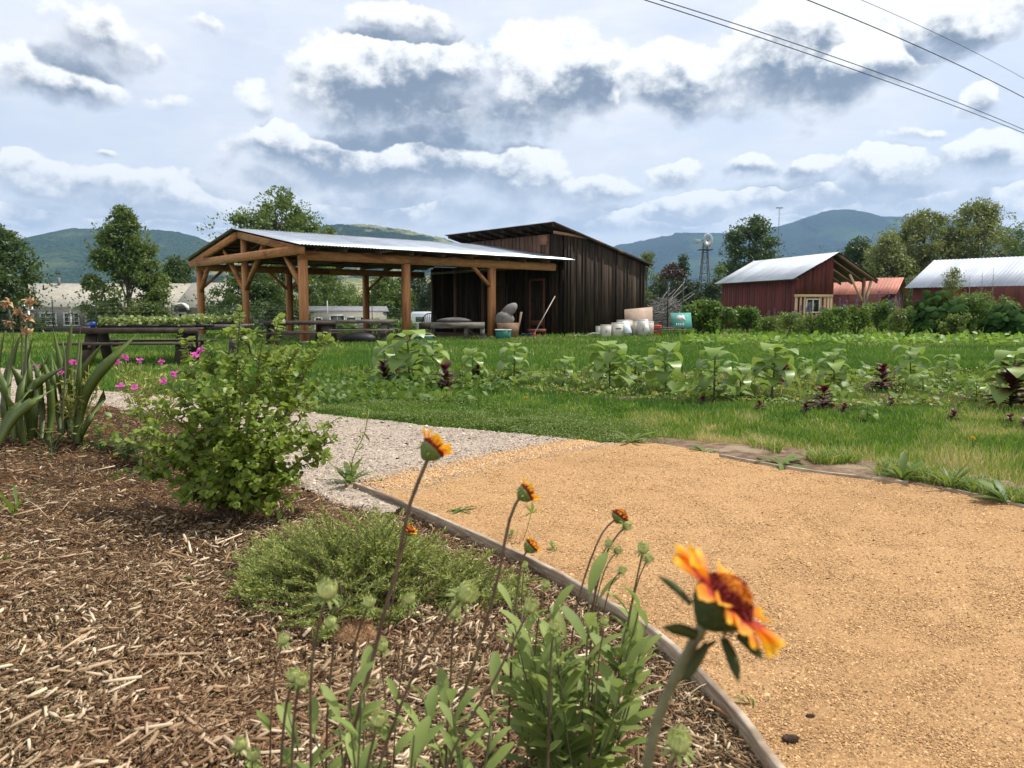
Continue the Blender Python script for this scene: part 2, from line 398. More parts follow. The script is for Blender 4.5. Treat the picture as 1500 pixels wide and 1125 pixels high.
def stone_mat(name, c1, c2, c3, sc, bump=.6, dark=(.08, .05, .03)):
    m = bpy.data.materials.new(name); m.use_nodes = True; t = m.node_tree; g = NG(t); bs = t.nodes['Principled BSDF']
    o = t.nodes.new('ShaderNodeTexCoord').outputs['Object']
    vo = t.nodes.new('ShaderNodeTexVoronoi'); t.links.new(g.v('ADD', o, g.scale(g.noise(o, sc*.5, 2, .5, out=1), .012)), vo.inputs['Vector']); vo.inputs['Scale'].default_value = sc
    cell = g.sep(vo.outputs['Color'])
    c = g.mix(cell[0], c1, c2); c = g.mix(g.ramp(cell[1], .80, .95), c, c3); c = g.mix(g.ramp(g.noise(o, 1.3, 5, .6), .4, .72, hi=.42), c, c1); c = g.mix(g.ramp(g.noise(o, .55, 6, .65), .48, .62, hi=.45), c, tuple(.72*q for q in c1))
    c = g.mix(g.ramp(g.noise(o, sc*.35, 6, .75), .66, .72, hi=.7), c, dark)
    t.links.new(c, bs.inputs['Base Color']); bs.inputs['Roughness'].default_value = .95; bs.inputs['Specular IOR Level'].default_value = .15
    b = t.nodes.new('ShaderNodeBump'); b.inputs['Strength'].default_value = bump; b.inputs['Distance'].default_value = .006
    h = g.m('ADD', g.m('MULTIPLY', vo.outputs['Distance'], -1.), g.m('MULTIPLY', g.noise(o, sc*.35, 6, .8), 1.6)); t.links.new(h, b.inputs['Height']); t.links.new(b.outputs[0], bs.inputs['Normal'])
    return m
M_sand = stone_mat('crushed_granite', (.43, .245, .105), (.58, .36, .175), (.22, .115, .05), 150, bump=.9, dark=(.12, .06, .03))
M_grav = stone_mat('pale_gravel', (.33, .265, .205), (.46, .38, .30), (.16, .125, .10), 95, dark=(.14, .12, .10))
zrel = lambda k: (lambda X, Y: k+.010*fbm(X*1.7, Y*1.7, 3)+.009*fbm(X*9, Y*9, 3))
gr_poly = [tuple(GP(*p)) for p in gravel_px]
tagS(zsheet('gravel_path', gr_poly, zrel(ZP-.006), .05, M_grav))
sand_top = [GP(*p) for p in [(545,722),(600,704),(660,690),(720,676),(790,661),(850,652),(885,649),(950,648),(1035,662),(1100,675),(1180,688),(1270,699),(1380,717),(1500,742),(1700,795)]]
sand_poly = [tuple(p) for p in spline(sand_top, 60)]+[(9, .0), (6, -4)]+[tuple(p) for p in board[::-1]]
tagS(zsheet('sand_path', sand_poly, zrel(ZP), .03, M_sand))
M_mulchbase = mat('mulch_base', (.035, .020, .012), (.12, .072, .04), (.16, .075, .03), rough=1, sc=38, bump=1., bsc=90, bdist=.02, spec=.05)
bpoly_in = bed_poly
tagS(zsheet('mulch_bed', bpoly_in, hb, .025, M_mulchbase))
# dirt strip between the far edging and the grass, and the planting bed
dirt_poly = [tuple(GP(*p)) for p in [(900,640),(950,650),(1035,664),(1100,676),(1180,689),(1270,700),(1380,717),(1500,742),(1700,800),(2000,880),(2000,840),(1700,740),(1400,690),(1290,676),(1200,660),(1120,650),(1030,645),(960,638)]]
M_dirt = mat('bare_dirt', (.13, .085, .06), (.24, .165, .11), (.30, .23, .15), rough=1, sc=14, bump=.8, bsc=60, spec=.05)
tagS(zsheet('dirt_strip', dirt_poly, zrel(.035), .05, M_dirt))
plant_poly = [tuple(G(u, v)[:2]) for u, v in [(500,548),(560,540),(700,548),(850,545),(1000,548),(1150,552),(1300,548),(1500,546),(1700,545),(1800,620),(1500,618),(1350,600),(1200,602),(1050,595),(900,588),(760,575),(640,572),(540,566)]]
tagS(zsheet('planting_bed', plant_poly, lambda X, Y: gz(X, Y)+.012+.05*fbm(X*3, Y*3, 3), .08, mat('bed_soil', (.05, .035, .022), (.14, .10, .06), (.22, .17, .10), rough=1, sc=9, bump=.8, spec=.05)))

# edging boards --------------------------------------------------------------
def edging(name, pl, z0, z1, th, m, label):
    pl = np.array(pl); t = np.gradient(pl, axis=0); t /= np.linalg.norm(t, axis=1)[:, None]; nrm = np.stack([-t[:, 1], t[:, 0]], 1)
    n = len(pl); V = []; C = []
    for i in range(n):
        a = pl[i]-nrm[i]*th/2; b = pl[i]+nrm[i]*th/2; dz = .0008*math.sin(i*.5)+.0015*math.sin(i*.13)
        e = th*.18; a2 = pl[i]-nrm[i]*(th/2-e); b2 = pl[i]+nrm[i]*(th/2-e)
        V += [[*a, z0], [*a, z1+dz-e], [*a2, z1+dz], [*b2, z1+dz], [*b, z1+dz-e], [*b, z0]]
    Fq = [[i*6+j, (i+1)*6+j, (i+1)*6+(j+1) % 6, i*6+(j+1) % 6] for i in range(n-1) for j in range(6)]
    mb = MB(); mb.add(V, [np.array(Fq), list(range(6)), [(n-1)*6+j for j in range(6)][::-1]], (.5, .5, .5))
    return tag(mb.build(name, m), label, 'garden edging')
M_board = mat('grey_board', (.26, .19, .125), (.44, .36, .27), (.17, .12, .08), rough=.8, sc=9, stretch=(1, 1, 9), bump=.12, bsc=40)
edging('edging_board', spline(board, 240), -.05, .068, .022, M_board, 'weathered grey bent board edging between the mulch bed and the orange path')
edging('edging_board', spline([GP(*p) for p in [(1055,668),(1100,677),(1180,690),(1270,701),(1330,709)]], 60), -.02, .060, .022, M_board, 'thin grey board along the far edge of the orange path, by the dandelion rosette')
edging('edging_board', spline([GP(*p) for p in [(1385,718),(1440,729),(1500,743),(1600,768)]], 40), -.02, .060, .022, M_board, 'thin grey board at the far edge of the path running out at the right side')

# mulch chips ----------------------------------------------------------------
def bedpts(n, y0=1.0, y1=7.5, pw=1.0):
    out = []
    while sum(len(a) for a in out) < n:
        m = n*2; r = y0*(y1/y0)**(rng.random(m)**pw); a = rng.uniform(-.68, .45, m); x = r*np.tan(a); y = r
        k = inpoly(x, y, bed_poly); out.append(np.stack([x[k], y[k]], 1))
    return np.concatenate(out)[:n]
def mulch():
    T = (np.array([[0,-.5,0],[.5,-.5,.06],[1,-.3,0],[1,.35,0],[.5,.5,.07],[0,.4,0]]), None)
    # slab with thickness
    o = np.array([[-.5,-.45,0],[.1,-.5,0],[.5,-.15,0],[.45,.3,0],[-.1,.5,0],[-.5,.3,0]])
    V = np.concatenate([o, o*[1, .9, 1]+[0, 0, 1]]); Fq = [[i, (i+1) % 6, 6+(i+1) % 6, 6+i] for i in range(6)]+[[6, 7, 8, 9], [6, 9, 10, 11]]
    T = (V, np.array(Fq))
    mb = MB()
    def lay(n, l0, l1, w0, w1, th, tilt, rise, val, y1=7.5, pw=1.):
        p = bedpts(n, 1.0, y1, pw); z = hb(p[:, 0], p[:, 1]); a = rng.uniform(0, 2*PI, n); t = rng.normal(0, tilt, n)
        flow = .9*vn(p[:, 0]*2.3, p[:, 1]*2.3)*PI; a = np.where(rng.random(n) < .5, flow+rng.normal(0, .5, n), a)
        d = np.stack([np.cos(a)*np.cos(t), np.sin(a)*np.cos(t), np.sin(t)], 1)
        nn = np.stack([rng.normal(0, .35, n), rng.normal(0, .35, n), np.ones(n)], 1)
        O = np.stack([p[:, 0], p[:, 1], z+rng.random(n)*rise], 1)
        L = rng.uniform(l0, l1, n)*np.exp(rng.normal(0, .2, n)); w = rng.uniform(w0, w1, n)
        var = np.stack([np.clip(rng.normal(val, .23, n)-.10*ss(p[:, 1], 2.6, 4.2), 0, 1), rng.random(n), rng.random(n)], 1)
        inst(mb, T, O, d, nn, np.stack([L, w, np.full(n, th)], 1), var)
    lay(150000, .008, .028, .0008, .0028, .0014, .42, .026, .33)
    lay(30000, .008, .024, .003, .0075, .0022, .40, .028, .47)
    lay(3800, .022, .055, .004, .009, .003, .25, .032, .62)
    lay(7000, .014, .045, .004, .011, .0016, .42, .034, .60)
    lay(330, .06, .14, .005, .010, .004, .12, .036, .74, 5)
    m = bpy.data.materials.new('wood_chips'); m.use_nodes = True; t = m.node_tree; g = NG(t); bs = t.nodes['Principled BSDF']
    at = mknode(t, 'ShaderNodeAttribute', attribute_name='var'); s = g.sep(at.outputs['Vector'])
    cr = t.nodes.new('ShaderNodeValToRGB'); e = cr.color_ramp.elements
    e[0].position = 0; e[0].color = (.045, .028, .018, 1); e[1].position = 1; e[1].color = (.74, .60, .42, 1)
    for p_, c_ in ((.25, (.12, .072, .038)), (.5, (.275, .185, .10)), (.75, (.49, .37, .23))): q = e.new(p_); q.color = (*c_, 1)
    t.links.new(s[0], cr.inputs[0]); o = t.nodes.new('ShaderNodeTexCoord').outputs['Object']
    c = g.mix(g.ramp(s[1], .85, 1., hi=.6), cr.outputs[0], (.38, .19, .075))
    c = g.mix(g.ramp(g.noise(o, 1.6, 4, .6), .46, .66, hi=.38), c, (.21, .10, .05))
    t.links.new(c, bs.inputs['Base Color']); bs.inputs['Roughness'].default_value = .9; bs.inputs['Specular IOR Level'].default_value = .15
    tag(mb.build('mulch', m), 'shredded brown wood mulch covering the flower bed', 'mulch', kind='stuff')
mulch()
# loose grains on the paths -----------------------------------------------------
def grains(name, poly, z, n, s0, s1, xr, yr, m, label, y0=1.6):
    T = (np.array([[1,0,0],[0,1,0],[-1,0,0],[0,-1,0],[0,0,.8],[.3,.3,-.5]], float), np.array([[0,1,4],[1,2,4],[2,3,4],[3,0,4]]))
    out = []
    while sum(len(a) for a in out) < n:
        k = n*3; r = yr[0]*(yr[1]/yr[0])**rng.random(k); a = rng.uniform(*xr, k); x = r*a; y = r
        q = inpoly(x, y, poly); out.append(np.stack([x[q], y[q]], 1))
    p = np.concatenate(out)[:n]; s = rng.uniform(s0, s1, n)*np.exp(rng.normal(0, .3, n))*(.8+.12*p[:, 1])
    mb = MB(); a = rng.uniform(0, 2*PI, n); d = np.stack([np.cos(a), np.sin(a), rng.normal(0, .3, n)], 1)
    inst(mb, T, np.stack([p[:, 0], p[:, 1], z+.010*fbm(p[:, 0]*1.7, p[:, 1]*1.7, 3)+.002*fbm(p[:, 0]*9, p[:, 1]*9, 3)+s*.1], 1), d, np.tile([0, 0, 1.], (n, 1))+rng.normal(0, .3, (n, 3)), np.stack([s, s*rng.uniform(.5, 1, n), s*rng.uniform(.5, 1., n)], 1))
    tag(mb.build(name, m), label, 'gravel', kind='stuff')
M_grain = mat('granite_grains', (.26, .14, .06), (.63, .40, .20), rough=.95, sc=300, varamt=.9, valamt=.7, spec=.1)
M_peb = mat('gravel_grains', (.22, .175, .135), (.52, .43, .345), rough=.95, sc=200, varamt=.9, valamt=.7, spec=.1)
grains('sand_grains', sand_poly, ZP, 120000, .0014, .0036, (-.2, .72), (1.6, 8.5), M_grain, 'loose orange crushed granite grains on the path')
grains('gravel_stones', gr_poly, ZP-.006, 32000, .003, .007, (-.7, .15), (3.8, 14), M_peb, 'pale gravel stones on the path behind the shrub')
def blend():
    # orange grains strayed over the gravel along the joint
    e = np.array([GP(*p) for p in [(556,716),(600,704),(660,690),(720,676),(790,661),(850,652),(880,649)]]); n = 7000; i = rng.integers(0, 6, n); f = rng.random(n)[:, None]; p = e[i]*(1-f)+e[i+1]*f+np.stack([rng.normal(0, .12, n), np.abs(rng.normal(0, .11, n))-.04], 1)
    k = inpoly(p[:, 0], p[:, 1], gr_poly); p = p[k]; n = len(p); s_ = rng.uniform(.003, .007, n)*(.6+.12*p[:, 1]); T = (np.array([[1,0,0],[0,1,0],[-1,0,0],[0,-1,0],[0,0,.8]], float), np.array([[0,1,4],[1,2,4],[2,3,4],[3,0,4]])); a = rng.uniform(0, 6.28, n)
    mb = MB(); inst(mb, T, np.stack([p[:, 0], p[:, 1], np.full(n, ZP+.002)+.010*fbm(p[:, 0]*1.7, p[:, 1]*1.7, 3)], 1), np.stack([np.cos(a), np.sin(a), 0*a], 1), np.tile([0, 0, 1.], (n, 1)), s_); tag(mb.build('stray_grains', M_grain), 'orange grains strayed over the pale gravel along the joint', 'gravel', kind='stuff')
    n = 1100; i = rng.integers(0, 6, n); f = rng.random(n)[:, None]; p = e[i]*(1-f)+e[i+1]*f+np.stack([rng.normal(0, .1, n), -np.abs(rng.normal(0, .10, n))+.04], 1)
    k = inpoly(p[:, 0], p[:, 1], sand_poly); p = p[k]; n = len(p); s_ = rng.uniform(.003, .007, n)*(.6+.12*p[:, 1]); a = rng.uniform(0, 6.28, n)
    mb = MB(); inst(mb, T, np.stack([p[:, 0], p[:, 1], np.full(n, ZP+.002)+.010*fbm(p[:, 0]*1.7, p[:, 1]*1.7, 3)], 1), np.stack([np.cos(a), np.sin(a), 0*a], 1), np.tile([0, 0, 1.], (n, 1)), s_); tag(mb.build('stray_stones', M_peb), 'pale gravel stones strayed onto the orange path along the joint', 'gravel', kind='stuff')
    # dark specks, bits of bark and twigs blown over the path
    n = 900; r_ = 1.7*(8/1.7)**rng.random(n); x = r_*rng.uniform(-.15, .7, n); y = r_; k = inpoly(x, y, sand_poly) & (rng.random(n) < np.clip(.25+1.5*np.exp(-distpl(x, y, board)/.18), 0, 1)); x, y = x[k], y[k]; n = len(x); a = rng.uniform(0, 6.28, n)
    mb = MB(); inst(mb, (np.array([[0,-.5,0],[1,-.3,0],[1,.3,.3],[0,.5,.3],[.5,0,1]], float), np.array([[0,1,4],[1,2,4],[2,3,4],[3,0,4]])), np.stack([x, y, np.full(n, ZP+.001)+.010*fbm(x*1.7, y*1.7, 3)+.009*fbm(x*9, y*9, 3)], 1), np.stack([np.cos(a), np.sin(a), 0*a], 1), np.tile([0, 0, 1.], (n, 1)), np.stack([rng.uniform(.004, .022, n), rng.uniform(.002, .005, n), rng.uniform(.002, .004, n)], 1))
    n = 3200; r_ = 1.7*(8/1.7)**rng.random(n); x = r_*rng.uniform(-.15, .75, n); y = r_; k = inpoly(x, y, sand_poly); x, y = x[k], y[k]; n = len(x); a = rng.uniform(0, 6.28, n); sz = rng.uniform(.001, .0042, n)*(.7+.12*y)
    inst(mb, (np.array([[-1,0,0],[0,-1,0],[1,0,0],[0,1,0],[0,0,.9]], float), np.array([[0,1,4],[1,2,4],[2,3,4],[3,0,4]])), np.stack([x, y, np.full(n, ZP+.0025)+.010*fbm(x*1.7, y*1.7, 3)+.009*fbm(x*9, y*9, 3)], 1), np.stack([np.cos(a), np.sin(a), 0*a], 1), np.tile([0, 0, 1.], (n, 1)), sz)
    tag(mb.build('path_litter', mat('bark_litter', (.10, .055, .028), (.34, .21, .11), varamt=.95)), 'bits of bark and twig scattered over the orange path', 'litter', kind='stuff')
blend()
def clods():
    for (u, v, r, l) in [(1158,1086,.014,'dark brown clod lying on the orange path near the bottom edge'),(1187,1051,.008,'small dark pebble on the orange path, just above the larger clod')]:
        p = G(u, v, ZP); mb = MB(); n = 40; V = rdir(300)*1.; 
        th, ph = np.meshgrid(np.linspace(0, PI, 9), np.linspace(0, 2*PI, 13)[:-1], indexing='ij')
        q = np.stack([np.sin(th)*np.cos(ph)*1.5, np.sin(th)*np.sin(ph), np.cos(th)*.7], -1).reshape(-1, 3)
        q = q*(1+.7*fbm(q[:, 0]*2+5, q[:, 1]*2+q[:, 2]*3, 3))[:, None]*r+p+[0, 0, r*.5]
        Fq = [[i*12+j, (i+1)*12+j, (i+1)*12+(j+1) % 12, i*12+(j+1) % 12] for i in range(8) for j in range(12)]
        mb.add(q, np.array(Fq)); tag(mb.build('dirt_clod', mat('clod', (.05, .025, .015), (.12, .07, .04), sc=80, bump=.8), smooth=True), l, 'dirt clod')
clods()
def root_ball():
    p = GB(522, 945); mb = MB(); th, ph = np.meshgrid(np.linspace(0, PI, 13), np.linspace(0, 2*PI, 19)[:-1], indexing='ij')
    q = np.stack([np.sin(th)*np.cos(ph)*1.05, np.sin(th)*np.sin(ph), np.cos(th)*.7], -1).reshape(-1, 3)
    q = q*(1+.5*fbm(q[:, 0]*3+5, q[:, 1]*3+q[:, 2]*3, 4))[:, None]*.058+p+[0, 0, .02]
    Fq = [[i*18+j, (i+1)*18+j, (i+1)*18+(j+1) % 18, i*18+(j+1) % 18] for i in range(12) for j in range(18)]
    mb.add(q, np.array(Fq), (.5, .5, .5)); n = 1400; d = rdir(n); c = p+[0, 0, .02]
    inst(mb, (np.array([[0,-.5,0],[1,-.4,.1],[1,.4,.1],[0,.5,0]], float), np.array([[0,1,2],[0,2,3]])), c+d*[.058, .056, .042], rdir(n)+d*.2, d, np.stack([rng.uniform(.01, .03, n), rng.uniform(.001, .0025, n), np.ones(n)*.01], 1))
    tag(mb.build('root_clump', mat('fibre_clump', (.15, .075, .03), (.44, .26, .13), sc=60, varamt=.6, bump=.5, rough=1)), 'round clump of fibrous brown roots lying in the mulch in front of the juniper', 'root clump')
root_ball()
# ================================================================== HILLS AND HAZE
def hill(name, prof, D, depth, m, seed=0, tree=6., base_v=470):
    """terrain with real depth whose skyline passes through the px profile at distance D"""
    us = np.array([p[0] for p in prof], float); vs = np.array([p[1] for p in prof], float)
    U = np.arange(us[0], us[-1]+.1, 2.5); Vv = np.interp(U, us, vs)
    n = len(U); K = 46; t = np.linspace(-1, .6, K)
    rows = []
    for j, tt in enumerate(t):
        Y = D+depth*tt
        sh = (1-abs(tt)**1.25) if tt < 0 else (1-(tt/.6)**1.5)
        x = (U-750)/F_PX*D*1.0
        H = (HOR-Vv)/F_PX*D+EYE
        xx = x+fbm(U/40.+seed, np.full(n, tt*4), 3)*depth*.10
        g_ = fbm(x/(depth*.35)+seed*3.1, np.full(n, Y/(depth*.55)), 5)
        hh = H*sh*(1+g_*1.15*(-tt if tt < 0 else tt)*1.6*(1-abs(tt)))-2-6*abs(tt)
        hh = hh+tree*(rng.random(n)-.4)*(tt > -.9)*sh
        rows.append(np.stack([xx, np.full(n, Y), hh], 1))
    V = np.concatenate(rows); i = np.arange(K-1)[:, None]; k = np.arange(n-1)[None]
    Fq = np.stack([i*n+k, i*n+k+1, (i+1)*n+k+1, (i+1)*n+k], -1).reshape(-1, 4)
    mb = MB(); mb.add(V, Fq, (.5, .5, .5)); return tagS(mb.build(name, m, smooth=True))
def forest(name, a, b, c, sc, lo=.5, hi=.6):
    m = bpy.data.materials.new(name); m.use_nodes = True; t = m.node_tree; g = NG(t); bs = t.nodes['Principled BSDF']
    o = t.nodes.new('ShaderNodeTexCoord').outputs['Object']; o2 = g.v('MULTIPLY', o, (1, .6, 1.6))
    vo = t.nodes.new('ShaderNodeTexVoronoi'); t.links.new(o, vo.inputs['Vector']); vo.inputs['Scale'].default_value = sc*30
    f = g.ramp(g.noise(o2, sc, 7, .68), lo, hi)
    cc = g.mix(g.ramp(vo.outputs['Distance'], .1, .8), tuple(1.9*q for q in b), tuple(.6*q for q in a)); cc = g.mix(f, cc, c)
    t.links.new(cc, bs.inputs['Base Color']); bs.inputs['Roughness'].default_value = 1; bs.inputs['Specular IOR Level'].default_value = 0
    bb = t.nodes.new('ShaderNodeBump'); bb.inputs['Strength'].default_value = .9; bb.inputs['Distance'].default_value = 14; t.links.new(g.noise(o, sc*8, 4, .7), bb.inputs['Height']); t.links.new(bb.outputs[0], bs.inputs['Normal'])
    return m
Mf1 = forest('forest_slope', (.010, .024, .010), (.022, .042, .016), (.075, .10, .035), .0026, .50, .66)
Mf2 = forest('dark_forest', (.006, .014, .010), (.012, .026, .014), (.04, .075, .03), .0011, .56, .68)
Mf3 = forest('grass_slope', (.20, .20, .08), (.26, .24, .11), (.12, .14, .06), .003, .5, .7)
hill('hills', [(-330,400),(-200,392),(-80,378),(0,362),(30,358),(60,348),(100,341),(125,336),(160,337),(190,338),(225,339),(240,338),(265,342),(290,347),(315,353),(345,366),(400,384),(470,398),(560,415),(640,435),(700,452)], 3600, 1500, Mf1, 1, 5)
hill('hills', [(380,380),(420,352),(450,340),(488,332),(510,330),(540,330),(565,333),(600,341),(632,347),(665,352),(700,362),(760,385),(820,410),(900,440)], 3000, 1100, forest('ridge_woods', (.008, .018, .008), (.016, .03, .012), (.20, .20, .09), .0026, .50, .56), 5, 5)
hill('hills', [(430,452),(470,428),(500,412),(530,406),(560,410),(600,418),(700,440),(760,452)], 1500, 500, Mf3, 9, 1.0)
hill('hills', [(700,452),(780,410),(850,378),(892,363),(930,357),(958,348),(985,343),(1010,343),(1035,345),(1070,345),(1100,342),(1135,334),(1160,322),(1180,316),(1205,311),(1222,312),(1245,319),(1270,320),(1300,320),(1335,320),(1380,325),(1450,333),(1520,345),(1650,370),(1850,410)], 6200, 2600, Mf2, 12, 8)
hz = bpy.data.meshes.new('haze'); 
def haze():
    V = np.array([[x, y, z] for z in (-12, 900) for y in (-300, 9100) for x in (-7500, 9500)], float)
    me = bpy.data.meshes.new('haze'); me.from_pydata([tuple(v) for v in V], [], [(0,2,3,1),(4,5,7,6),(0,1,5,4),(1,3,7,5),(3,2,6,7),(2,0,4,6)])
    m = bpy.data.materials.new('haze_air'); m.use_nodes = True; t = m.node_tree; t.nodes.clear()
    pv = t.nodes.new('ShaderNodeVolumePrincipled'); pv.inputs['Color'].default_value = (.42, .66, 1, 1); pv.inputs['Density'].default_value = .85e-4; pv.inputs['Anisotropy'].default_value = .2
    o = t.nodes.new('ShaderNodeOutputMaterial'); t.links.new(pv.outputs[0], o.inputs['Volume'])
    me.materials.append(m); ob = bpy.data.objects.new('haze', me); COL.objects.link(ob); tag(ob, kind='stuff')
bpy.data.meshes.remove(hz)
haze()

# ================================================================== PAVILION
A0 = np.array([-6.217, 23.275, 0.]); LX = np.array([.762, .648, 0.]); LX /= np.linalg.norm(LX); GX = np.array([-LX[1], LX[0], 0.]); ZZ = np.array([0, 0, 1.])
def Q(s, t, z): return A0+LX*s+GX*t+ZZ*z
AX = (LX, GX, ZZ)
M_cedar = mat('cedar_timber', (.34, .135, .05), (.52, .24, .10), (.24, .09, .035), rough=.75, sc=5, stretch=(3, 3, .35), varamt=.35, bump=.25, bsc=30, valamt=.35)
M_cedar2 = mat('cedar_beam', (.36, .15, .058), (.54, .26, .11), (.27, .10, .04), rough=.75, sc=4, stretch=(1, 1, 4), varamt=.35, bump=.25, bsc=30, valamt=.3)
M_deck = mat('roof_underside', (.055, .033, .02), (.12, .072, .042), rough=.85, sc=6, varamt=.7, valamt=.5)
def metalroof(name, c1, c2, rough=.42, metal=.55):
    return mat(name, c1, c2, rough=rough, metal=metal, sc=1.4, stretch=(1.2, 1.2, .2), varamt=.5, bump=.1, bsc=6, spec=.5, valamt=.35)
M_roof = metalroof('galvanised_roof', (.25, .29, .34), (.52, .56, .61))
def corrugated(a, b, c, pitch, amp, seg=4, nrow=2, thick=.004, ncol=None):
    """sheet from corner a along b-a (ribs repeat) down to c-a"""
    a = np.array(a); eb = np.array(b)-a; ec = np.array(c)-a; n = np.cross(eb, ec); n /= np.linalg.norm(n)
    if n[2] < 0: n = -n
    L = np.linalg.norm(eb); N = int(L/pitch*seg); V = []; C = []
    u = np.arange(N+1)/N
    off = amp*np.sin(u*L/pitch*2*PI)
    sheet = np.floor(u*L/.9).astype(int); rv = rng.random((sheet.max()+1, 3))
    for lv in (0, 1):
        for w in np.linspace(0, 1, nrow):
            V.append(a+eb*u[:, None]+ec*w+n*(off[:, None]-lv*thick)); C.append(rv[sheet])
    n1 = N+1; Fq = []
    i = np.arange(N)
    for r in range(nrow-1): Fq.append(np.stack([r*n1+i, r*n1+i+1, (r+1)*n1+i+1, (r+1)*n1+i], 1))
    o = nrow*n1
    for r in range(nrow-1): Fq.append(np.stack([o+r*n1+i, o+(r+1)*n1+i, o+(r+1)*n1+i+1, o+r*n1+i+1], 1))
    e = (nrow-1)*n1; Fq.append(np.stack([i, o+i, o+i+1, i+1], 1)); Fq.append(np.stack([e+i, e+i+1, o+e+i+1, o+e+i], 1))
    Fq.append(np.array([[0, (nrow-1)*n1, o+(nrow-1)*n1, o], [N, o+N, o+e+N, e+N]]))
    mb = MB(); mb.add(np.concatenate(V), np.concatenate(Fq), np.concatenate(C)); return mb
def pavilion():
    T = 8.9; b = 3.6; LEN = 10.62
    r = empty('pavilion', Q(0, 0, 0), 'open timber pavilion with orange cedar posts and a shiny corrugated metal roof', 'pavilion')
    hb_, ht = 2.53, 2.80; pw = .215
    for (s, t) in [(0,0),(b,0),(2*b,0),(0,T),(b,T),(2*b,T),(0,T/2)]:
        top = hb_ if (s, t) != (0, T/2) else 3.62
        MB().box(Q(s, t, top/2-.1), (pw/2*(.82 if t == T/2 else 1), pw/2*(.82 if t == T/2 else 1), top/2+.1), AX).build('post', M_cedar, r)
        if t != T/2: MB().box(Q(s, t, .06), (pw/2+.03, pw/2+.03, .05), AX).build('post_base', mat('galv_bracket', (.3, .3, .3), (.2, .2, .2), metal=.6, rough=.5), r)
    # plates along the eaves, in two lengths
    for t in (0, T):
        for (s0, s1) in ((-.12, 5.4), (5.404, LEN-.35)):
            MB().beam(Q(s0, t, 2.665), Q(s1, t, 2.665), .20, .265).build('beam', M_cedar2, r)
    # gable truss at the left end: tie beam, top chords, struts and braces
    for sx in (-.235,):
        MB().beam(Q(sx, -.12, 2.80), Q(sx, T+.12, 2.80), .10, .27).build('tie_beam', M_cedar2, r)
    zr = 3.74; ze = 2.93
    def rz(t): return ze+.5*.0+(zr-ze)*(1-abs(t-T/2)/(T/2+.5))
    for (t0, t1) in ((-.45, T/2-.1), (T+.45, T/2+.1)):
        MB().beam(Q(-.20, t0, rz(t0)-.17), Q(-.20, t1, rz(t1)-.17), .12, .22).build('rafter', M_cedar2, r)
    for sgn in (-1, 1):
        MB().beam(Q(-.02, T/2+sgn*.12, 1.75), Q(-.02, T/2+sgn*1.75, rz(T/2+1.75)-.28), .10, .14, up=tuple(LX)).build('brace', M_cedar2, r)
    MB().beam(Q(-.02, .1, 1.75), Q(-.02, 1.15, 2.72), .10, .14, up=tuple(LX)).build('brace', M_cedar2, r)
    MB().beam(Q(-.02, T-.1, 1.75), Q(-.02, T-1.05, 2.72), .10, .14, up=tuple(LX)).build('brace', M_cedar2, r)
    for (s, t, d) in ((b, T, 1), (2*b, T, 1), (0, T, 1), (2*b, 0, -1), (b, T, -1)):
        MB().beam(Q(s+.1*d, t, 1.9), Q(s+.85*d, t, 2.56), .09, .13, up=tuple(GX)).build('brace', M_cedar2, r)
    MB().beam(Q(0, T/2, 3.60), Q(LEN, T/2, 3.60), .1, .2).build('ridge_beam', M_cedar2, r)
    for s in np.arange(1.2, LEN-.2, 1.2):
        for (t0, t1) in ((-.45, T/2-.06), (T+.45, T/2+.06)):
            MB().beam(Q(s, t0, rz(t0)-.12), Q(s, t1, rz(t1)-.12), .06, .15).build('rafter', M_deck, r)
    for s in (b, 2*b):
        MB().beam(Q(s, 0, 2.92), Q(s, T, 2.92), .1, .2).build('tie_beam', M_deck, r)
    mb = MB()
    for t in np.concatenate([np.arange(-.35, T/2, .55), T-np.arange(-.35, T/2, .55)]):
        mb.beam(Q(-.30, t, rz(t)-.026), Q(LEN+.12, t, rz(t)-.026), .09, .036)
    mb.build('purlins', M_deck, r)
    # underside boards
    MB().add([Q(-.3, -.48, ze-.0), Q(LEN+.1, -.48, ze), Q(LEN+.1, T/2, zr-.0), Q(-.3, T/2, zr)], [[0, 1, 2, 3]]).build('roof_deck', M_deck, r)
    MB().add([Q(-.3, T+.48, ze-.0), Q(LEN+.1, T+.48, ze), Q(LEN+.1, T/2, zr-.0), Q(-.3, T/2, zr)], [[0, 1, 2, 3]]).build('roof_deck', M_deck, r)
    corrugated(Q(-.42, T/2+.03, zr+.035), Q(LEN+.2, T/2+.03, zr+.035), Q(-.42, -.58, ze+.012), .11, .013).build('roof', M_roof, r, smooth=True)
    corrugated(Q(-.42, T/2-.03, zr+.045), Q(LEN+.2, T/2-.03, zr+.045), Q(-.42, T+.58, ze+.022), .11, .013).build('roof', M_roof, r, smooth=True)
pavilion()

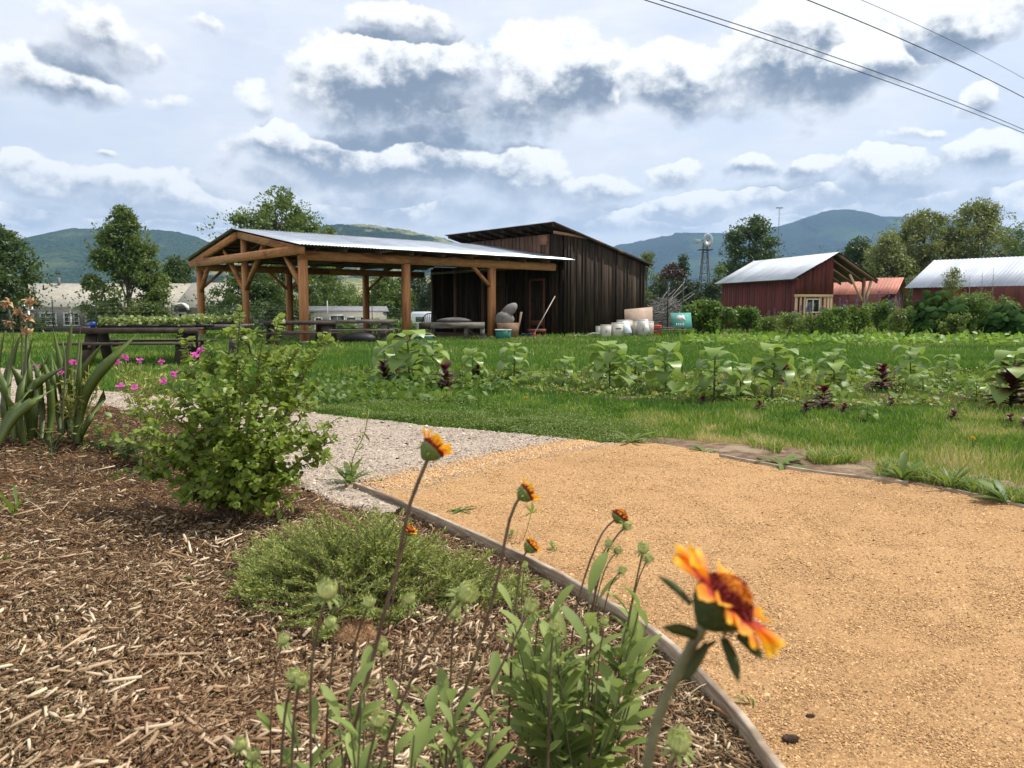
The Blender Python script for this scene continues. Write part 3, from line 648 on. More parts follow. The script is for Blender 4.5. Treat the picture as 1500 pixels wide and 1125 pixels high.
# ================================================================== BLACK BARN
M_char = mat('charred_boards', (.014, .011, .009), (.075, .048, .030), (.14, .080, .042), rough=.85, sc=2.6, stretch=(4, 4, .35), varamt=.4, bump=.6, bsc=16, valamt=.8, lo=.38, hi=.7, spec=.2)
M_brownb = mat('brown_boards', (.10, .055, .035), (.20, .12, .08), rough=.9, sc=3, stretch=(4, 4, .4), varamt=.5, bump=.5, bsc=20, valamt=.6)
M_dark = mat('interior_shade', (.006, .006, .006), rough=1, spec=.05)  # near-black base: shade of the open interiors put into the colour
M_door = mat('door_trim', (.16, .065, .032), (.24, .10, .05), rough=.8, sc=8, valamt=.3)
B0s = 10.78
def barn():
    S = lambda s, t, z: Q(B0s+s, t, z)
    r = empty('barn', S(0, 0, 0), 'black weathered board barn with a low mono-pitch roof behind the pavilion', 'barn')
    Wd, Ln = 8.9, 4.85
    top = lambda s: 4.10+(s)*(-.235)
    # right hand wall: vertical boards of uneven width
    def boards(name, pf, L, ztop, nrm, m, w=(.2, .3), zb=0.02, batt=True):
        mb = MB(); x = 0
        while x < L-.02:
            ww = min(random.uniform(*w), L-x); zt = ztop(x+ww/2)-random.uniform(0, .015)
            c = pf(x+ww/2); dz = random.uniform(0, .05)
            ax = (pf(1)-pf(0))/np.linalg.norm(pf(1)-pf(0)); ang = random.gauss(0, .02)
            mb.box([*(c+nrm*(.012+random.uniform(0, .012)))[:2], (zb+dz+zt)/2], (ww/2-.004, .012, (zt-zb-dz)/2), (ax*math.cos(ang)+nrm*math.sin(ang), nrm, ZZ))
            if batt and x+ww < L-.05 and random.random() < .6: 
                c2 = pf(x+ww); mb.box([*(c2+nrm*.045)[:2], (zb+zt)/2], (random.uniform(.022, .035), .014, (zt-zb)/2-.01), (ax, nrm, ZZ))
            x += ww
        return mb.build(name, m, r)
    boards('wall', lambda x: S(x, 0, 0), Ln, lambda x: top(x)-.02, -GX, M_char, w=(.15, .36))
    boards('wall', lambda x: S(0, x+.03, 0), 6.9, lambda x: 3.02 if x > .95 else top(0)-.1, -LX, M_char)
    # upper gable strip of browner boards above the pavilion
    mb = boards('gable_boards', lambda x: S(-.03, x+.75, 0), 6.1, lambda x: 4.0, -LX, M_brownb, w=(.2, .28), zb=2.7, batt=True)
    # corner of fresh board and small square vent
    MB().box(S(-.09, 1.05, 3.78), (.02, .22, .2), (LX, GX, ZZ)).build('vent_panel', mat('raw_panel', (.30, .14, .08), (.40, .22, .14), sc=4), r)
    MB().beam(S(-.6, -.06, 3.98), S(1.4, -.06, 3.86), .03, .10).build('fascia', mat('raw_fascia', (.30, .15, .08), (.38, .22, .13), sc=5), r)
    # back and far walls, near-black panel standing for the shade in the left opening
    MB().box(S(Ln-.02, Wd/2, 1.4), (.02, Wd/2, 1.5), AX).build('wall', M_char, r)
    MB().box(S(Ln/2, Wd-.02, 1.5), (Ln/2-.05, .02, 1.55), AX).build('wall', M_char, r)
    MB().box(S(1.6, 7.9, 1.5), (.02, .95, 1.5), AX).build('shade_panel', M_dark, r)
    for t in (6.98, 8.8, 4.95): MB().box(S(-.06, t, 1.47), (.06, .06, 1.47), AX).build('post', M_brownb, r)
    MB().beam(S(-.10, .3, 2.74), S(-.10, 8.8, 2.74), .06, .10).build('header', mat('pale_header', (.16, .14, .12), (.22, .19, .16), sc=4), r)
    # door outlines
    for (t, w, h, name) in ((1.45, .75, 2.12, 'door'), (3.75, .8, 1.9, 'door')):
        d = MB().box(S(-.055, t, h/2+.12), (.012, w/2, h/2-.1), AX).build(name, M_char, r)
        fr = MB()
        for dt in (-w/2-.04, w/2+.04): fr.box(S(-.075, t+dt, h/2+.05), (.02, .04, h/2+.03), AX)
        fr.box(S(-.075, t, h+.12), (.02, w/2+.079, .04), AX)
        if t < 2: fr.box(S(-.078, t, .52), (.02, w/2-.002, .10), AX)
        fr.build('door_frame', M_door if t < 2 else mat('dull_trim', (.05, .035, .028), (.08, .055, .04)), d)
    # roof, high eave over the pavilion
    ov = .64; zf = lambda s: 4.16+s*(-.235)
    mr = corrugated(S(-ov, 7.0, zf(-ov)+.06), S(-ov, -.14, zf(-ov)+.06), S(Ln+.35, 7.0, zf(Ln+.35)+.06), .11, .012).build('roof', metalroof('barn_roof', (.25, .26, .27), (.45, .46, .47)), r, smooth=True)
    mb = MB()
    for t in np.arange(0, 6.95, .75): mb.beam(S(-ov+.04, t, zf(-ov)-.03), S(Ln+.25, t, zf(Ln+.25)-.03), .05, .14)
    mb.build('rafters', M_char, r)
    MB().add([S(-ov, 6.97, zf(-ov)+.041), S(-ov, -.1, zf(-ov)+.041), S(Ln+.3, -.1, zf(Ln+.3)+.041), S(Ln+.3, 6.97, zf(Ln+.3)+.041)], [[0, 1, 2, 3]]).build('roof_deck', M_char, r)
    MB().box(S(Ln/2, 7.95, 3.12), (Ln/2, .95, .04), AX).build('lean_to_roof', M_char, r); MB().box(S(Ln/2+.05, 6.95, 3.35), (Ln/2-.1, .03, .42), AX).build('wall', M_char, r)
    MB().beam(S(-ov, -.13, zf(-ov)-.0), S(Ln+.33, -.13, zf(Ln+.33)-.0), .03, .10).build('fascia', M_char, r)
barn()
# barn and pavilion floor of trodden dirt
tagS(zsheet('dirt_floor', [tuple(Q(s, t, 0)[:2]) for s, t in ((1.5, 2), (10.7, .9), (10.75, 8.6), (2, 8.4))], lambda X, Y: gz(X, Y)+.015, .3, M_dirt))

# ================================================================== RED SHED AND FAR BUILDINGS
M_redw = mat('red_siding', (.095, .021, .017), (.145, .034, .027), (.07, .017, .014), rough=.8, sc=2.5, stretch=(5, 5, .4), varamt=.4, bump=.2, bsc=12, valamt=.35)
M_raww = mat('raw_lumber', (.50, .33, .19), (.66, .47, .30), rough=.8, sc=4, stretch=(4, 4, .4), varamt=.6, valamt=.35)
M_white = mat('white_paint', (.70, .69, .66), (.80, .79, .77), rough=.6, sc=3)
M_glass = mat('dark_glass', (.012, .02, .018), (.03, .045, .035), rough=.12, sc=1.5, spec=.8)
def vboards(mb, a, b, zb, ztop, w=.25, th=.012, nrm=None, gap=.006, jit=.006):
    a = np.array(a, float); b = np.array(b, float); L = np.linalg.norm(b-a); e = (b-a)/L; n = max(1, int(L/w))
    for i in range(n):
        x0 = L*i/n; x1 = L*(i+1)/n; c = a+e*(x0+x1)/2; zt = ztop((x0+x1)/2)
        mb.box([*(c+nrm*random.uniform(0, jit))[:2], (zb+zt)/2], ((x1-x0)/2-gap/2, th, (zt-zb)/2), (e, nrm, ZZ))
def red_shed():
    C0 = np.array([18.1, 50., 0]); e = np.array([-2.3, 8.8, 0])/9.1; n = np.array([8.8, 2.3, 0])/9.1; g0 = -.9
    S = lambda s, t, z: C0+e*s+n*t+ZZ*z
    r = empty('shed', C0+ZZ*g0, 'dark red board shed with pale metal roof and unpainted end wall with a window', 'shed')
    ax = (e, n, ZZ)
    mb = MB(); vboards(mb, S(0, 0, 0), S(9.1, 0, 0), g0, lambda x: 3.0, .3, nrm=-n); mb.build('wall', M_redw, r)
    mb = MB(); rr = lambda x: 3.12+x*.53
    vboards(mb, S(-.01, 0, 0), S(-.01, 2.8, 0), 2.0, lambda x: rr(x)-.12, .3, nrm=-e); mb.build('gable', M_redw, r)
    mb = MB(); x = 0.0
    vboards(mb, S(.03, 0, 0), S(.03, 2.8, 0), g0, lambda x: 1.97, .35, nrm=-e); mb.build('wall', M_redw, r)
    mb = MB()
    for x in (.12, .45, .75, 1.9, 2.25, 2.5, 2.72): mb.box(S(-.02, x, .5), (.02, .07+.05*random.random(), 1.42), ax)
    for x in (1.02, 1.32, 1.62): mb.box(S(-.02, x, -.0), (.02, .06, .88), ax)
    mb.box(S(-.045, 1.4, 1.92), (.03, 1.42, .09), ax); mb.build('studs', M_raww, r)
    w = MB().box(S(-.03, 1.33, 1.28), (.015, .44, .36), ax).build('window', M_glass, r)
    mb = MB()
    for x in (.86, 1.33, 1.80): mb.box(S(-.07, x, 1.28), (.03, .035, .44), ax)
    for z in (.86, 1.70): mb.box(S(-.075, 1.33, z), (.03, .50, .04), ax)
    mb.build('window_frame', mat('cream_frame', (.62, .56, .42), (.7, .64, .5)), w)
    mb = MB(); vboards(mb, S(0, 2.8, 0), S(9.1, 2.8, 0), g0, lambda x: 4.3, .3, nrm=n); mb.build('wall', M_redw, r)
    mb = MB(); vboards(mb, S(9.1, 0, 0), S(9.1, 5.6, 0), g0, lambda x: 3.0, .3, nrm=e); mb.build('wall', M_dark, r)  # end wall in near-black, lean-to shade put into its colour
    Mr = metalroof('pale_roof', (.42, .44, .46), (.60, .62, .64), metal=.3, rough=.5)
    corrugated(S(-.45, 2.86, 4.72), S(9.5, 2.86, 4.72), S(-.45, -.45, 2.97), .28, .012).build('roof', Mr, r)
    corrugated(S(-.45, 2.86, 4.70), S(9.5, 2.86, 4.70), S(-.45, 6.0, 2.93), .28, .012).build('roof', mat('dull_roof', (.06, .048, .038), (.10, .08, .06), rough=.8, varamt=.5), r)
    mb = MB()
    for s in np.arange(-.3, 9.4, 1.2): mb.beam(S(s, 2.86, 4.56), S(s, 5.95, 2.80), .06, .16)
    mb.build('rafters', M_brownb, r)
    for s in (-.2, 3, 6, 9): MB().box(S(s, 5.0, 1.1), (.08, .08, 2.0), ax).build('post', M_brownb, r)
    MB().beam(S(-.2, 4.95, 1.6), S(-.2, 3.9, 3.3), .10, .14, up=tuple(e)).build('brace', M_raww, r)
    MB().beam(S(-.2, 5.05, 1.0), S(-.2, 5.55, 2.9), .10, .14, up=tuple(e)).build('brace', M_raww, r)
    MB().beam(S(-.3, -.02, 2.98), S(9.3, -.02, 2.98), .05, .12).build('fascia', M_brownb, r)
red_shed()
def gable_house(name, label, cat, pa, pb, dep, zb, ze, zr, mw, mr, ov=.4, feats=None, ridge=True, mats=None, ribs=None):
    """long wall from pa to pb (world xy), going back dep metres; ridge parallel to pa-pb"""
    a = np.array([*pa, 0.]); b = np.array([*pb, 0.]); L = np.linalg.norm(b-a); e = (b-a)/L; n = np.array([-e[1], e[0], 0.])
    S = lambda s, t, z: a+e*s+n*t+ZZ*z
    r = empty(name, S(0, 0, zb), label, cat); ax = (e, n, ZZ)
    for (s0, t0, s1, t1) in ((0,0,L,0),(0,dep,L,dep)):
        c = (S(s0, t0, 0)+S(s1, t1, 0))/2; MB().box([*c[:2], (zb+ze)/2-.02], (L/2, .08, (ze-zb)/2), ax).build('wall', mw, r)
    for s in (.08, L-.08):
        MB().prism([S(s-.06, .085, zb), S(s-.06, dep-.085, zb), S(s-.06, dep-.085, ze-.05), S(s-.06, dep/2, zr-.08), S(s-.06, .085, ze-.05)], e*.12).build('wall', mw, r)
    sl = (zr-ze)/(dep/2)
    for (t0, t1) in ((-ov, dep/2), (dep+ov, dep/2)):
        p = [S(-ov, t0, ze-sl*ov+.06), S(L+ov, t0, ze-sl*ov+.06), S(L+ov, t1, zr+.06), S(-ov, t1, zr+.06)]
        if ribs: corrugated(p[3], p[2], p[0], ribs, .015).build('roof', mr, r)
        else: MB().prism(p, (0, 0, .07)).build('roof', mr, r)
    return r, S, ax, L
M_shingle = mat('pale_shingles', (.30, .28, .23), (.42, .39, .33), (.34, .30, .22), rough=.95, sc=3, bump=.5, bsc=12, stretch=(1, 1, 3))
M_greyw = mat('grey_siding', (.17, .16, .155), (.22, .205, .20), rough=.85, sc=1.6, stretch=(.5, .5, 9))
def house_window(r, S, ax, s, z, w, h, mull=2, rows=2, t=-.09):
    f = MB()
    for d in (-w/2, w/2): f.box(S(s+d, t-.03, z), (.07, .03, h/2+.07), ax)
    for d in (-h/2, h/2): f.box(S(s, t-.035, z+d), (w/2+.12, .03, .07), ax)
    for k in range(1, mull): f.box(S(s-w/2+w*k/mull, t-.02, z), (.025, .02, h/2-.07), ax)
    for k in range(1, rows): f.box(S(s, t-.018, z-h/2+h*k/rows), (w/2-.07, .02, .025), ax)
    fo = f.build('window', M_white, r); MB().box(S(s, t, z), (w/2-.05, .012, h/2-.05), ax).build('pane', M_glass, fo)
def grey_houses():
    zb = -1.62
    pa = P(-60, 452, 85)[:2]; pb = P(262, 452, 85)[:2]
    r, S, ax, L = gable_house('house', 'long low grey house with pale shingle roof and white windows, left of the tall poplar', 'house', pa, pb, 9, zb, 1.38, 3.85, M_greyw, M_shingle)
    X = lambda u: (u-750)/F_PX*85-pa[0]
    house_window(r, S, ax, X(74), -.05, 1.7, 1.35, 3, 3); house_window(r, S, ax, X(108), -.05, 1.6, 1.35, 3, 3); house_window(r, S, ax, X(161), 0.1, 1.3, .9, 2, 1); house_window(r, S, ax, X(205), .05, 1.4, 1.2, 2, 1)
    for (u, c) in ((47, 'door'), (134, 'door')):
        d = MB().box(S(X(u), -.10, -.45), (.48, .03, 1.08), ax).build(c, M_white, r); MB().box(S(X(u), -.135, -.1), (.30, .01, .6), ax).build('pane', M_glass, d)
    # arched entry canopies
    for (u, w) in ((136, 1.5), (40, 1.4)):
        a = np.linspace(0, PI, 11); pts = [S(X(u)-math.cos(t)*w, -1.5, .95+.62*math.sin(t)) for t in a]
        pts += [S(X(u)-math.cos(t)*(w-.22), -1.5, .95+.45*math.sin(t)) for t in a[::-1]]
        c = MB().prism(pts, np.array([0, 1.4, 0])).build('porch_canopy', M_white, r)
        for sg in (-1, 1): MB().box(S(X(u)+sg*(w-.12), -1.45, -.35), (.07, .07, 1.28), ax).build('porch_post', M_white, c)
    MB().box(S(X(59), 4.2, 4.1), (.12, .12, .55), ax).build('flue', M_greyw, r)
    pa = P(262, 452, 78)[:2]; pb = P(352, 452, 78)[:2]
    r, S, ax, L = gable_house('house', 'small grey house with arched white porch, seen past the left pavilion post', 'house', pa, pb, 9, -1.5, 1.3, 3.7, M_greyw, M_shingle)
    X = lambda u: (u-750)/F_PX*78-pa[0]
    house_window(r, S, ax, X(269), -.0, .75, 1.3, 2, 3); house_window(r, S, ax, X(300), 0, 1.2, 1.2, 2, 2)
    d = MB().box(S(X(281), -.10, -.45), (.42, .03, 1.03), ax).build('door', M_white, r); MB().box(S(X(281), -.135, -.1), (.26, .01, .6), ax).build('pane', M_glass, d)
    a = np.linspace(0, PI, 11); w = .9; pts = [S(X(269)-math.cos(t)*w, -.6, .95+.75*math.sin(t)) for t in a]+[S(X(269)-math.cos(t)*(w-.18), -.6, .95+.58*math.sin(t)) for t in a[::-1]]
    MB().prism(pts, np.array([0, .5, 0])).build('porch_canopy', M_white, r)
    # mobile home
    pa = P(455, 452, 82)[:2]; pb = P(566, 452, 84)[:2]
    r, S, ax, L = gable_house('mobile_home', 'beige single-storey mobile home with low grey roof beyond the fence, seen under the pavilion', 'mobile home', pa, pb, 4.5, -1.6, .75, 1.25, mat('beige_siding', (.30, .28, .23), (.36, .33, .28), sc=2, stretch=(5, 5, .4)), mat('grey_roofing', (.16, .16, .17), (.22, .22, .23), sc=3), .25)
    X = lambda u: (u-750)/F_PX*82-pa[0]
    house_window(r, S, ax, X(494), -.35, 1.5, 1.5, 2, 1); house_window(r, S, ax, X(467), -.45, .7, 1.2, 1, 2); house_window(r, S, ax, X(514), -.2, 1.0, .8, 1, 1); house_window(r, S, ax, X(532), -.15, .7, .7, 1, 1)
    # tan low building behind the poplar
    pa = P(205, 452, 96)[:2]; pb = P(246, 452, 96)[:2]
    gable_house('outbuilding', 'low tan outbuilding half hidden behind the plant trays and the poplar', 'outbuilding', pa, pb, 5, -1.9, .1, .9, mat('tan_siding', (.38, .32, .23), (.45, .38, .28), sc=2), mat('tan_roofing', (.3, .27, .22), (.36, .32, .27)))
grey_houses()
def far_right():
    M_or = metalroof('orange_metal_roof', (.36, .115, .065), (.46, .17, .10), metal=.1, rough=.5)
    pa = P(1316, 452, 70)[:2]; pb = P(1195, 452, 76)[:2]
    def bld(name, label, A, B, dep, zb, ze, zr, mw, mr, ribs, ov=.5):
        return gable_house(name, label, 'shed' if 'shed' in name else 'barn', A, B, dep, zb, ze, zr, mw, mr, ov, ribs=ribs)
    bld('metal_roofed_shed', 'low dark red shed with orange metal roof, left of the white-roofed barn', P(1190, 452, 76)[:2], P(1305, 452, 72)[:2], 6.5, -1.2, 2.6, 4.0, M_redw, M_or, .3)
    r, S, ax, L = bld('long_barn', 'long dark red barn with a broad white metal roof at the right edge', P(1336, 452, 66)[:2], P(1620, 452, 56)[:2], 11, -1.2, 3.0, 5.35, M_redw, metalroof('white_metal_roof', (.40, .43, .48), (.49, .52, .57), metal=.15, rough=.5), .3, .5)
    for s in (4.2, 8.5, 12.): MB().box(S(s, -.15, .6), (.5, .04, .45), ax).build('window', M_glass, r)
far_right()
# ================================================================== TREES AND SHRUBS
M_bark = mat('bark', (.055, .042, .032), (.13, .10, .075), rough=.95, sc=4, stretch=(3, 3, .6), bump=.6, bsc=14)
def crown_pts(prof, H, n, rng_r=(.55, 1.0), ax=1.0):
    """points inside a crown whose half width at relative height h is prof(h) (metres)"""
    hs = rng.random(n); w = np.array([prof(h) for h in hs]); a = rng.uniform(0, 2*PI, n); w = w*(1+1.1*fbm(a*1.3+H, hs*7+H*3, 3)); r = w*rng.uniform(rng_r[0]**.5, rng_r[1], n)
    return np.stack([r*np.cos(a)*ax, r*np.sin(a), hs*H], 1)
def tree(name, label, cat, u, vbase, vtop, D, prof, m, leaf=.3, nclump=70, perclump=70, clr=.09, trunk=.2, group=None, base=None, z0=None, crown0=.12, asp=.55, tseg=6, up=.3, limbs=14, lean=0., seed=None):
    """prof: list of (rel height, half width px)"""
    p = P(u, 452.5, D); zb = float(gz(p[0], p[1])) if z0 is None else z0
    top = P(u, vtop, D)[2]; H = top-zb; c = np.array([p[0], p[1], zb]); px = D/F_PX
    hs = [q[0] for q in prof]; ws = [q[1]*px*1.04 for q in prof]; nclump = int(nclump*1.3); clr *= 1.03
    pf = lambda h: float(np.interp(h, hs, ws))
    r = empty(name, c, label, cat, group)
    cp = crown_pts(lambda h: pf(crown0+h*(1-crown0)), H*(1-crown0), nclump, (.15, .95)); cp[:, 2] += H*crown0
    # keep clump spacing weighted to wide levels
    wts = np.array([pf(z/H) for z in cp[:, 2]])+.02; keep = rng.random(len(cp)) < np.clip(wts/wts.max()*1.5, .25, 1); cp = cp[keep]
    mb = MB(); N = perclump
    k = len(cp); cr = clr*H*rng.uniform(.6, 1.3, k)
    O = np.repeat(cp, N, 0); dd = rdir(k*N); dd[:, 2] = dd[:, 2]*.85+.12; rad = np.repeat(cr, N)*rng.uniform(.45, 1.05, k*N)
    O = O+dd*rad[:, None]*[1, 1, .85]; nn = dd+rdir(k*N)*.7+[0, 0, up]; dl = rdir(k*N)
    vv = np.repeat(rng.random(k), N)*.5+rng.random(k*N)*.5
    s = leaf*rng.uniform(.6, 1.25, k*N)
    inst(mb, LEAF_D, O+c, dl, nn, np.stack([s, s*asp/.56, s], 1), np.stack([vv, rng.random(k*N), rng.random(k*N)], 1))
    # ragged outer sprays
    q = max(20, k*N//12); O2 = crown_pts(lambda h: pf(crown0+h*(1-crown0))*1.07, H*(1-crown0)*1.03, q, (.85, 1.12)); O2[:, 2] += H*crown0
    s = leaf*rng.uniform(.5, 1.1, q); inst(mb, LEAF_D, O2+c, rdir(q, .3), rdir(q, .4), np.stack([s, s*asp/.56, s], 1))
    mb.build('crown', m, r)
    tb = MB(); pts = np.array([[lean*t*H*.1+.02*H*math.sin(t*5), .015*H*math.sin(t*4+1), t*H*.93] for t in np.linspace(0, 1, 8)])
    tb.tube(pts+c, trunk*np.linspace(1, .12, 8)*np.array([1.35]+[1]*7), tseg)
    idx = rng.choice(len(cp), min(limbs, len(cp)), False)
    for i in idx:
        e = cp[i]; h0 = max(.08*H, e[2]*random.uniform(.35, .75)); s0 = np.array([np.interp(h0, pts[:, 2], pts[:, 0]), 0, h0])
        mid = (s0+e)/2+[0, 0, .04*H]; tb.tube(np.array([s0, mid, e])+c, [trunk*.4, trunk*.25, trunk*.08], 5, cap=False)
    tb.build('trunk', M_bark, r)
    return r
L_pop = leafm('poplar_leaves', (.036, .072, .018), (.095, .145, .045), .28)
L_dark = leafm('dark_leaves', (.014, .036, .010), (.035, .075, .018), .2)
L_mid = leafm('mid_leaves', (.035, .075, .018), (.075, .135, .035), .25)
L_will = leafm('willow_leaves', (.080, .105, .050), (.17, .195, .10), .3)
L_con = leafm('conifer_needles', (.012, .030, .014), (.028, .055, .022), .05)
L_rust = leafm('rusty_leaves', (.045, .030, .018), (.10, .062, .038), .1, tcol=(.2, .1, .05))
def trees():
    g = 'trees beyond the garden'
    tree('maple_tree', 'dense dark green tree cut off by the left edge', 'tree', -10, 480, 334, 62, [(0,30),(.2,62),(.5,64),(.8,46),(.93,26),(1,6)], L_dark, .34, 95, 120, .10, .3, g, up=.5)
    tree('poplar_tree', 'tall spired poplar standing before the grey houses', 'tree', 185, 480, 305, 74, [(0,34),(.18,56),(.32,56),(.45,44),(.55,36),(.7,34),(.82,26),(.92,12),(1,2)], L_pop, .36, 120, 110, .062, .28, g)
    tree('poplar_tree', 'small poplar leaning at the right side of the tall spired poplar', 'tree', 228, 480, 382, 76, [(0,12),(.3,22),(.6,18),(.85,9),(1,2)], L_pop, .33, 40, 90, .09, .14, g)
    tree('cottonwood_tree', 'broad bright green tree rising behind the pavilion roof', 'tree', 412, 480, 281, 98, [(0,30),(.2,66),(.5,84),(.68,78),(.8,56),(.9,34),(1,8)], L_pop, .46, 150, 110, .062, .4, g)
    tree('willow_tree', 'drooping dark willow seen through the left bays of the pavilion', 'tree', 372, 480, 398, 66, [(0,60),(.3,66),(.6,58),(.85,34),(1,8)], L_dark, .26, 110, 110, .12, .2, g, crown0=.02)
    tree('shade_tree', 'dark tree between the poplar and the left pavilion post', 'tree', 262, 480, 384, 92, [(0,34),(.3,40),(.6,34),(.85,20),(1,5)], L_dark, .36, 70, 90, .11, .2, g)
    tree('shade_tree', 'olive tree seen between the corner post and the second post', 'tree', 478, 480, 404, 110, [(0,34),(.3,46),(.6,44),(.85,26),(1,5)], L_mid, .34, 80, 90, .12, .2, g, crown0=.03)
    tree('shade_tree', 'small rounded green tree beside the mobile home', 'tree', 512, 470, 418, 120, [(0,20),(.4,30),(.7,22),(1,5)], L_mid, .34, 40, 90, .14, .2, g, crown0=.03)
    tree('shade_tree', 'dense rounded tree behind the back post of the pavilion', 'tree', 566, 478, 405, 96, [(0,34),(.3,40),(.6,36),(.85,22),(1,6)], L_mid, .34, 80, 100, .12, .2, g, crown0=.04)
    tree('spruce_tree', 'dark conifer behind the white trailer', 'tree', 606, 480, 398, 112, [(0,40),(.3,40),(.6,34),(.85,20),(1,4)], L_con, .36, 90, 90, .10, .2, g, crown0=.04)
    tree('spruce_tree', 'dark conifer seen just left of the barn opening', 'tree', 640, 480, 402, 104, [(0,30),(.3,34),(.6,26),(.85,14),(1,3)], L_con, .34, 60, 90, .10, .2, g, crown0=.04)
    tree('ash_tree', 'large round dark tree behind the red shed roof', 'tree', 1097, 470, 321, 128, [(0,20),(.22,38),(.45,41),(.7,36),(.88,24),(1,8)], L_dark, .50, 100, 120, .085, .4, g, up=.5)
    tree('shade_tree', 'little tree top peeking over the white shed roof', 'tree', 1199, 470, 361, 120, [(0,8),(.6,8),(.9,6),(1,2)], L_pop, .36, 20, 60, .06, .14, g)
    tree('ash_tree', 'round dark green tree right of the red shed gable', 'tree', 1257, 470, 350, 118, [(0,18),(.3,26),(.6,24),(.85,15),(1,4)], L_dark, .46, 70, 100, .10, .3, g, up=.5)
    tree('willow_tree', 'pale olive willow with bare dark limbs behind the white barn roof', 'tree', 1345, 470, 312, 108, [(0,80),(.15,85),(.35,82),(.55,66),(.75,48),(.9,30),(1,8)], L_will, .40, 170, 100, .075, .5, g, limbs=26, lean=.3)
    tree('willow_tree', 'tallest pale willow at the right, above the white barn', 'tree', 1425, 470, 299, 106, [(0,50),(.2,58),(.5,58),(.75,46),(.9,28),(1,8)], L_will, .40, 160, 105, .078, .5, g, limbs=22)
    tree('willow_tree', 'low olive willow at the left foot of the pale willows', 'tree', 1298, 470, 346, 104, [(0,40),(.3,40),(.6,30),(.85,18),(1,4)], L_will, .40, 110, 100, .10, .3, g)
    tree('shade_tree', 'mid green tree cut off by the right edge', 'tree', 1505, 470, 322, 100, [(0,30),(.3,36),(.6,34),(.85,22),(1,6)], L_mid, .36, 80, 90, .09, .3, g)
    tree('spruce_tree', 'dark pointed conifer left of the windmill', 'tree', 1000, 470, 378, 118, [(0,20),(.3,18),(.6,11),(.85,5),(1,1)], L_con, .34, 60, 80, .08, .2, g)
    tree('plum_tree', 'rusty purple-leaved tree beyond the brush pile', 'tree', 982, 470, 390, 98, [(0,20),(.3,28),(.6,26),(.85,16),(1,5)], L_rust, .32, 60, 80, .10, .2, g)
    tree('shade_tree', 'small round green tree at the foot of the windmill', 'tree', 1052, 470, 394, 112, [(0,10),(.4,17),(.7,14),(1,4)], L_mid, .34, 30, 80, .12, .2, g)
    tree('shade_tree', 'leafy sapling just right of the barn eave', 'tree', 946, 480, 372, 88, [(0,10),(.4,15),(.7,12),(1,3)], L_pop, .26, 40, 70, .09, .12, g)
    tree('sapling', 'small yellow-green sapling in front of the white barn roof', 'tree', 1394, 455, 395, 52, [(0,6),(.3,11),(.6,14),(.85,10),(1,3)], L_will, .13, 50, 60, .10, .04, g, z0=-.6)
    # clipped dark hedge beyond the brush pile
    gh = 'arborvitae in a row beyond the brush pile'
    i = 0
    nm = ['first from the left', 'second from the left', 'third from the left', 'fourth from the left', 'fifth from the left', 'sixth from the left', 'rightmost']
    for u in (958, 974, 990, 1006, 1020, 1034, 1047):
        tree('arborvitae', 'dark columnar evergreen in the hedge behind the brush pile, '+nm[i], 'evergreen', u, 470, random.uniform(407, 414), 84, [(0,8),(.4,9),(.75,7),(.93,3),(1,1)], L_con, .22, 34, 60, .10, .08, gh, crown0=.02); i += 1
    gs = 'far woods along the horizon'
    mb = MB()
    for (u0, u1, vt, D) in ((-40, 40, 440, 150), (95, 165, 452, 160), (235, 345, 436, 150), (330, 640, 440, 160), (640, 700, 430, 150), (930, 1160, 430, 170), (1160, 1560, 424, 150)):
        for u in np.arange(u0, u1, 7):
            p = P(u, vt+random.uniform(-8, 8), D); n = 260; zb = -2.; h = p[2]-zb
            O = np.stack([rng.normal(0, 1.3, n), rng.normal(0, 3, n), zb+rng.random(n)**.8*h], 1)+[p[0], p[1], 0]
            s = rng.uniform(.4, .9, n); inst(mb, LEAF_D, O, rdir(n), rdir(n, .5)+[0, -.4, 0], np.stack([s, s, s], 1), np.tile([random.random(), .5, .5], (n, 1)))
    tag(mb.build('woods', L_dark), 'far band of dark woods along the foot of the hills', 'woods', kind='stuff')
trees()
L_lil = leafm('shrub_leaves', (.035, .085, .014), (.085, .165, .032), .3)
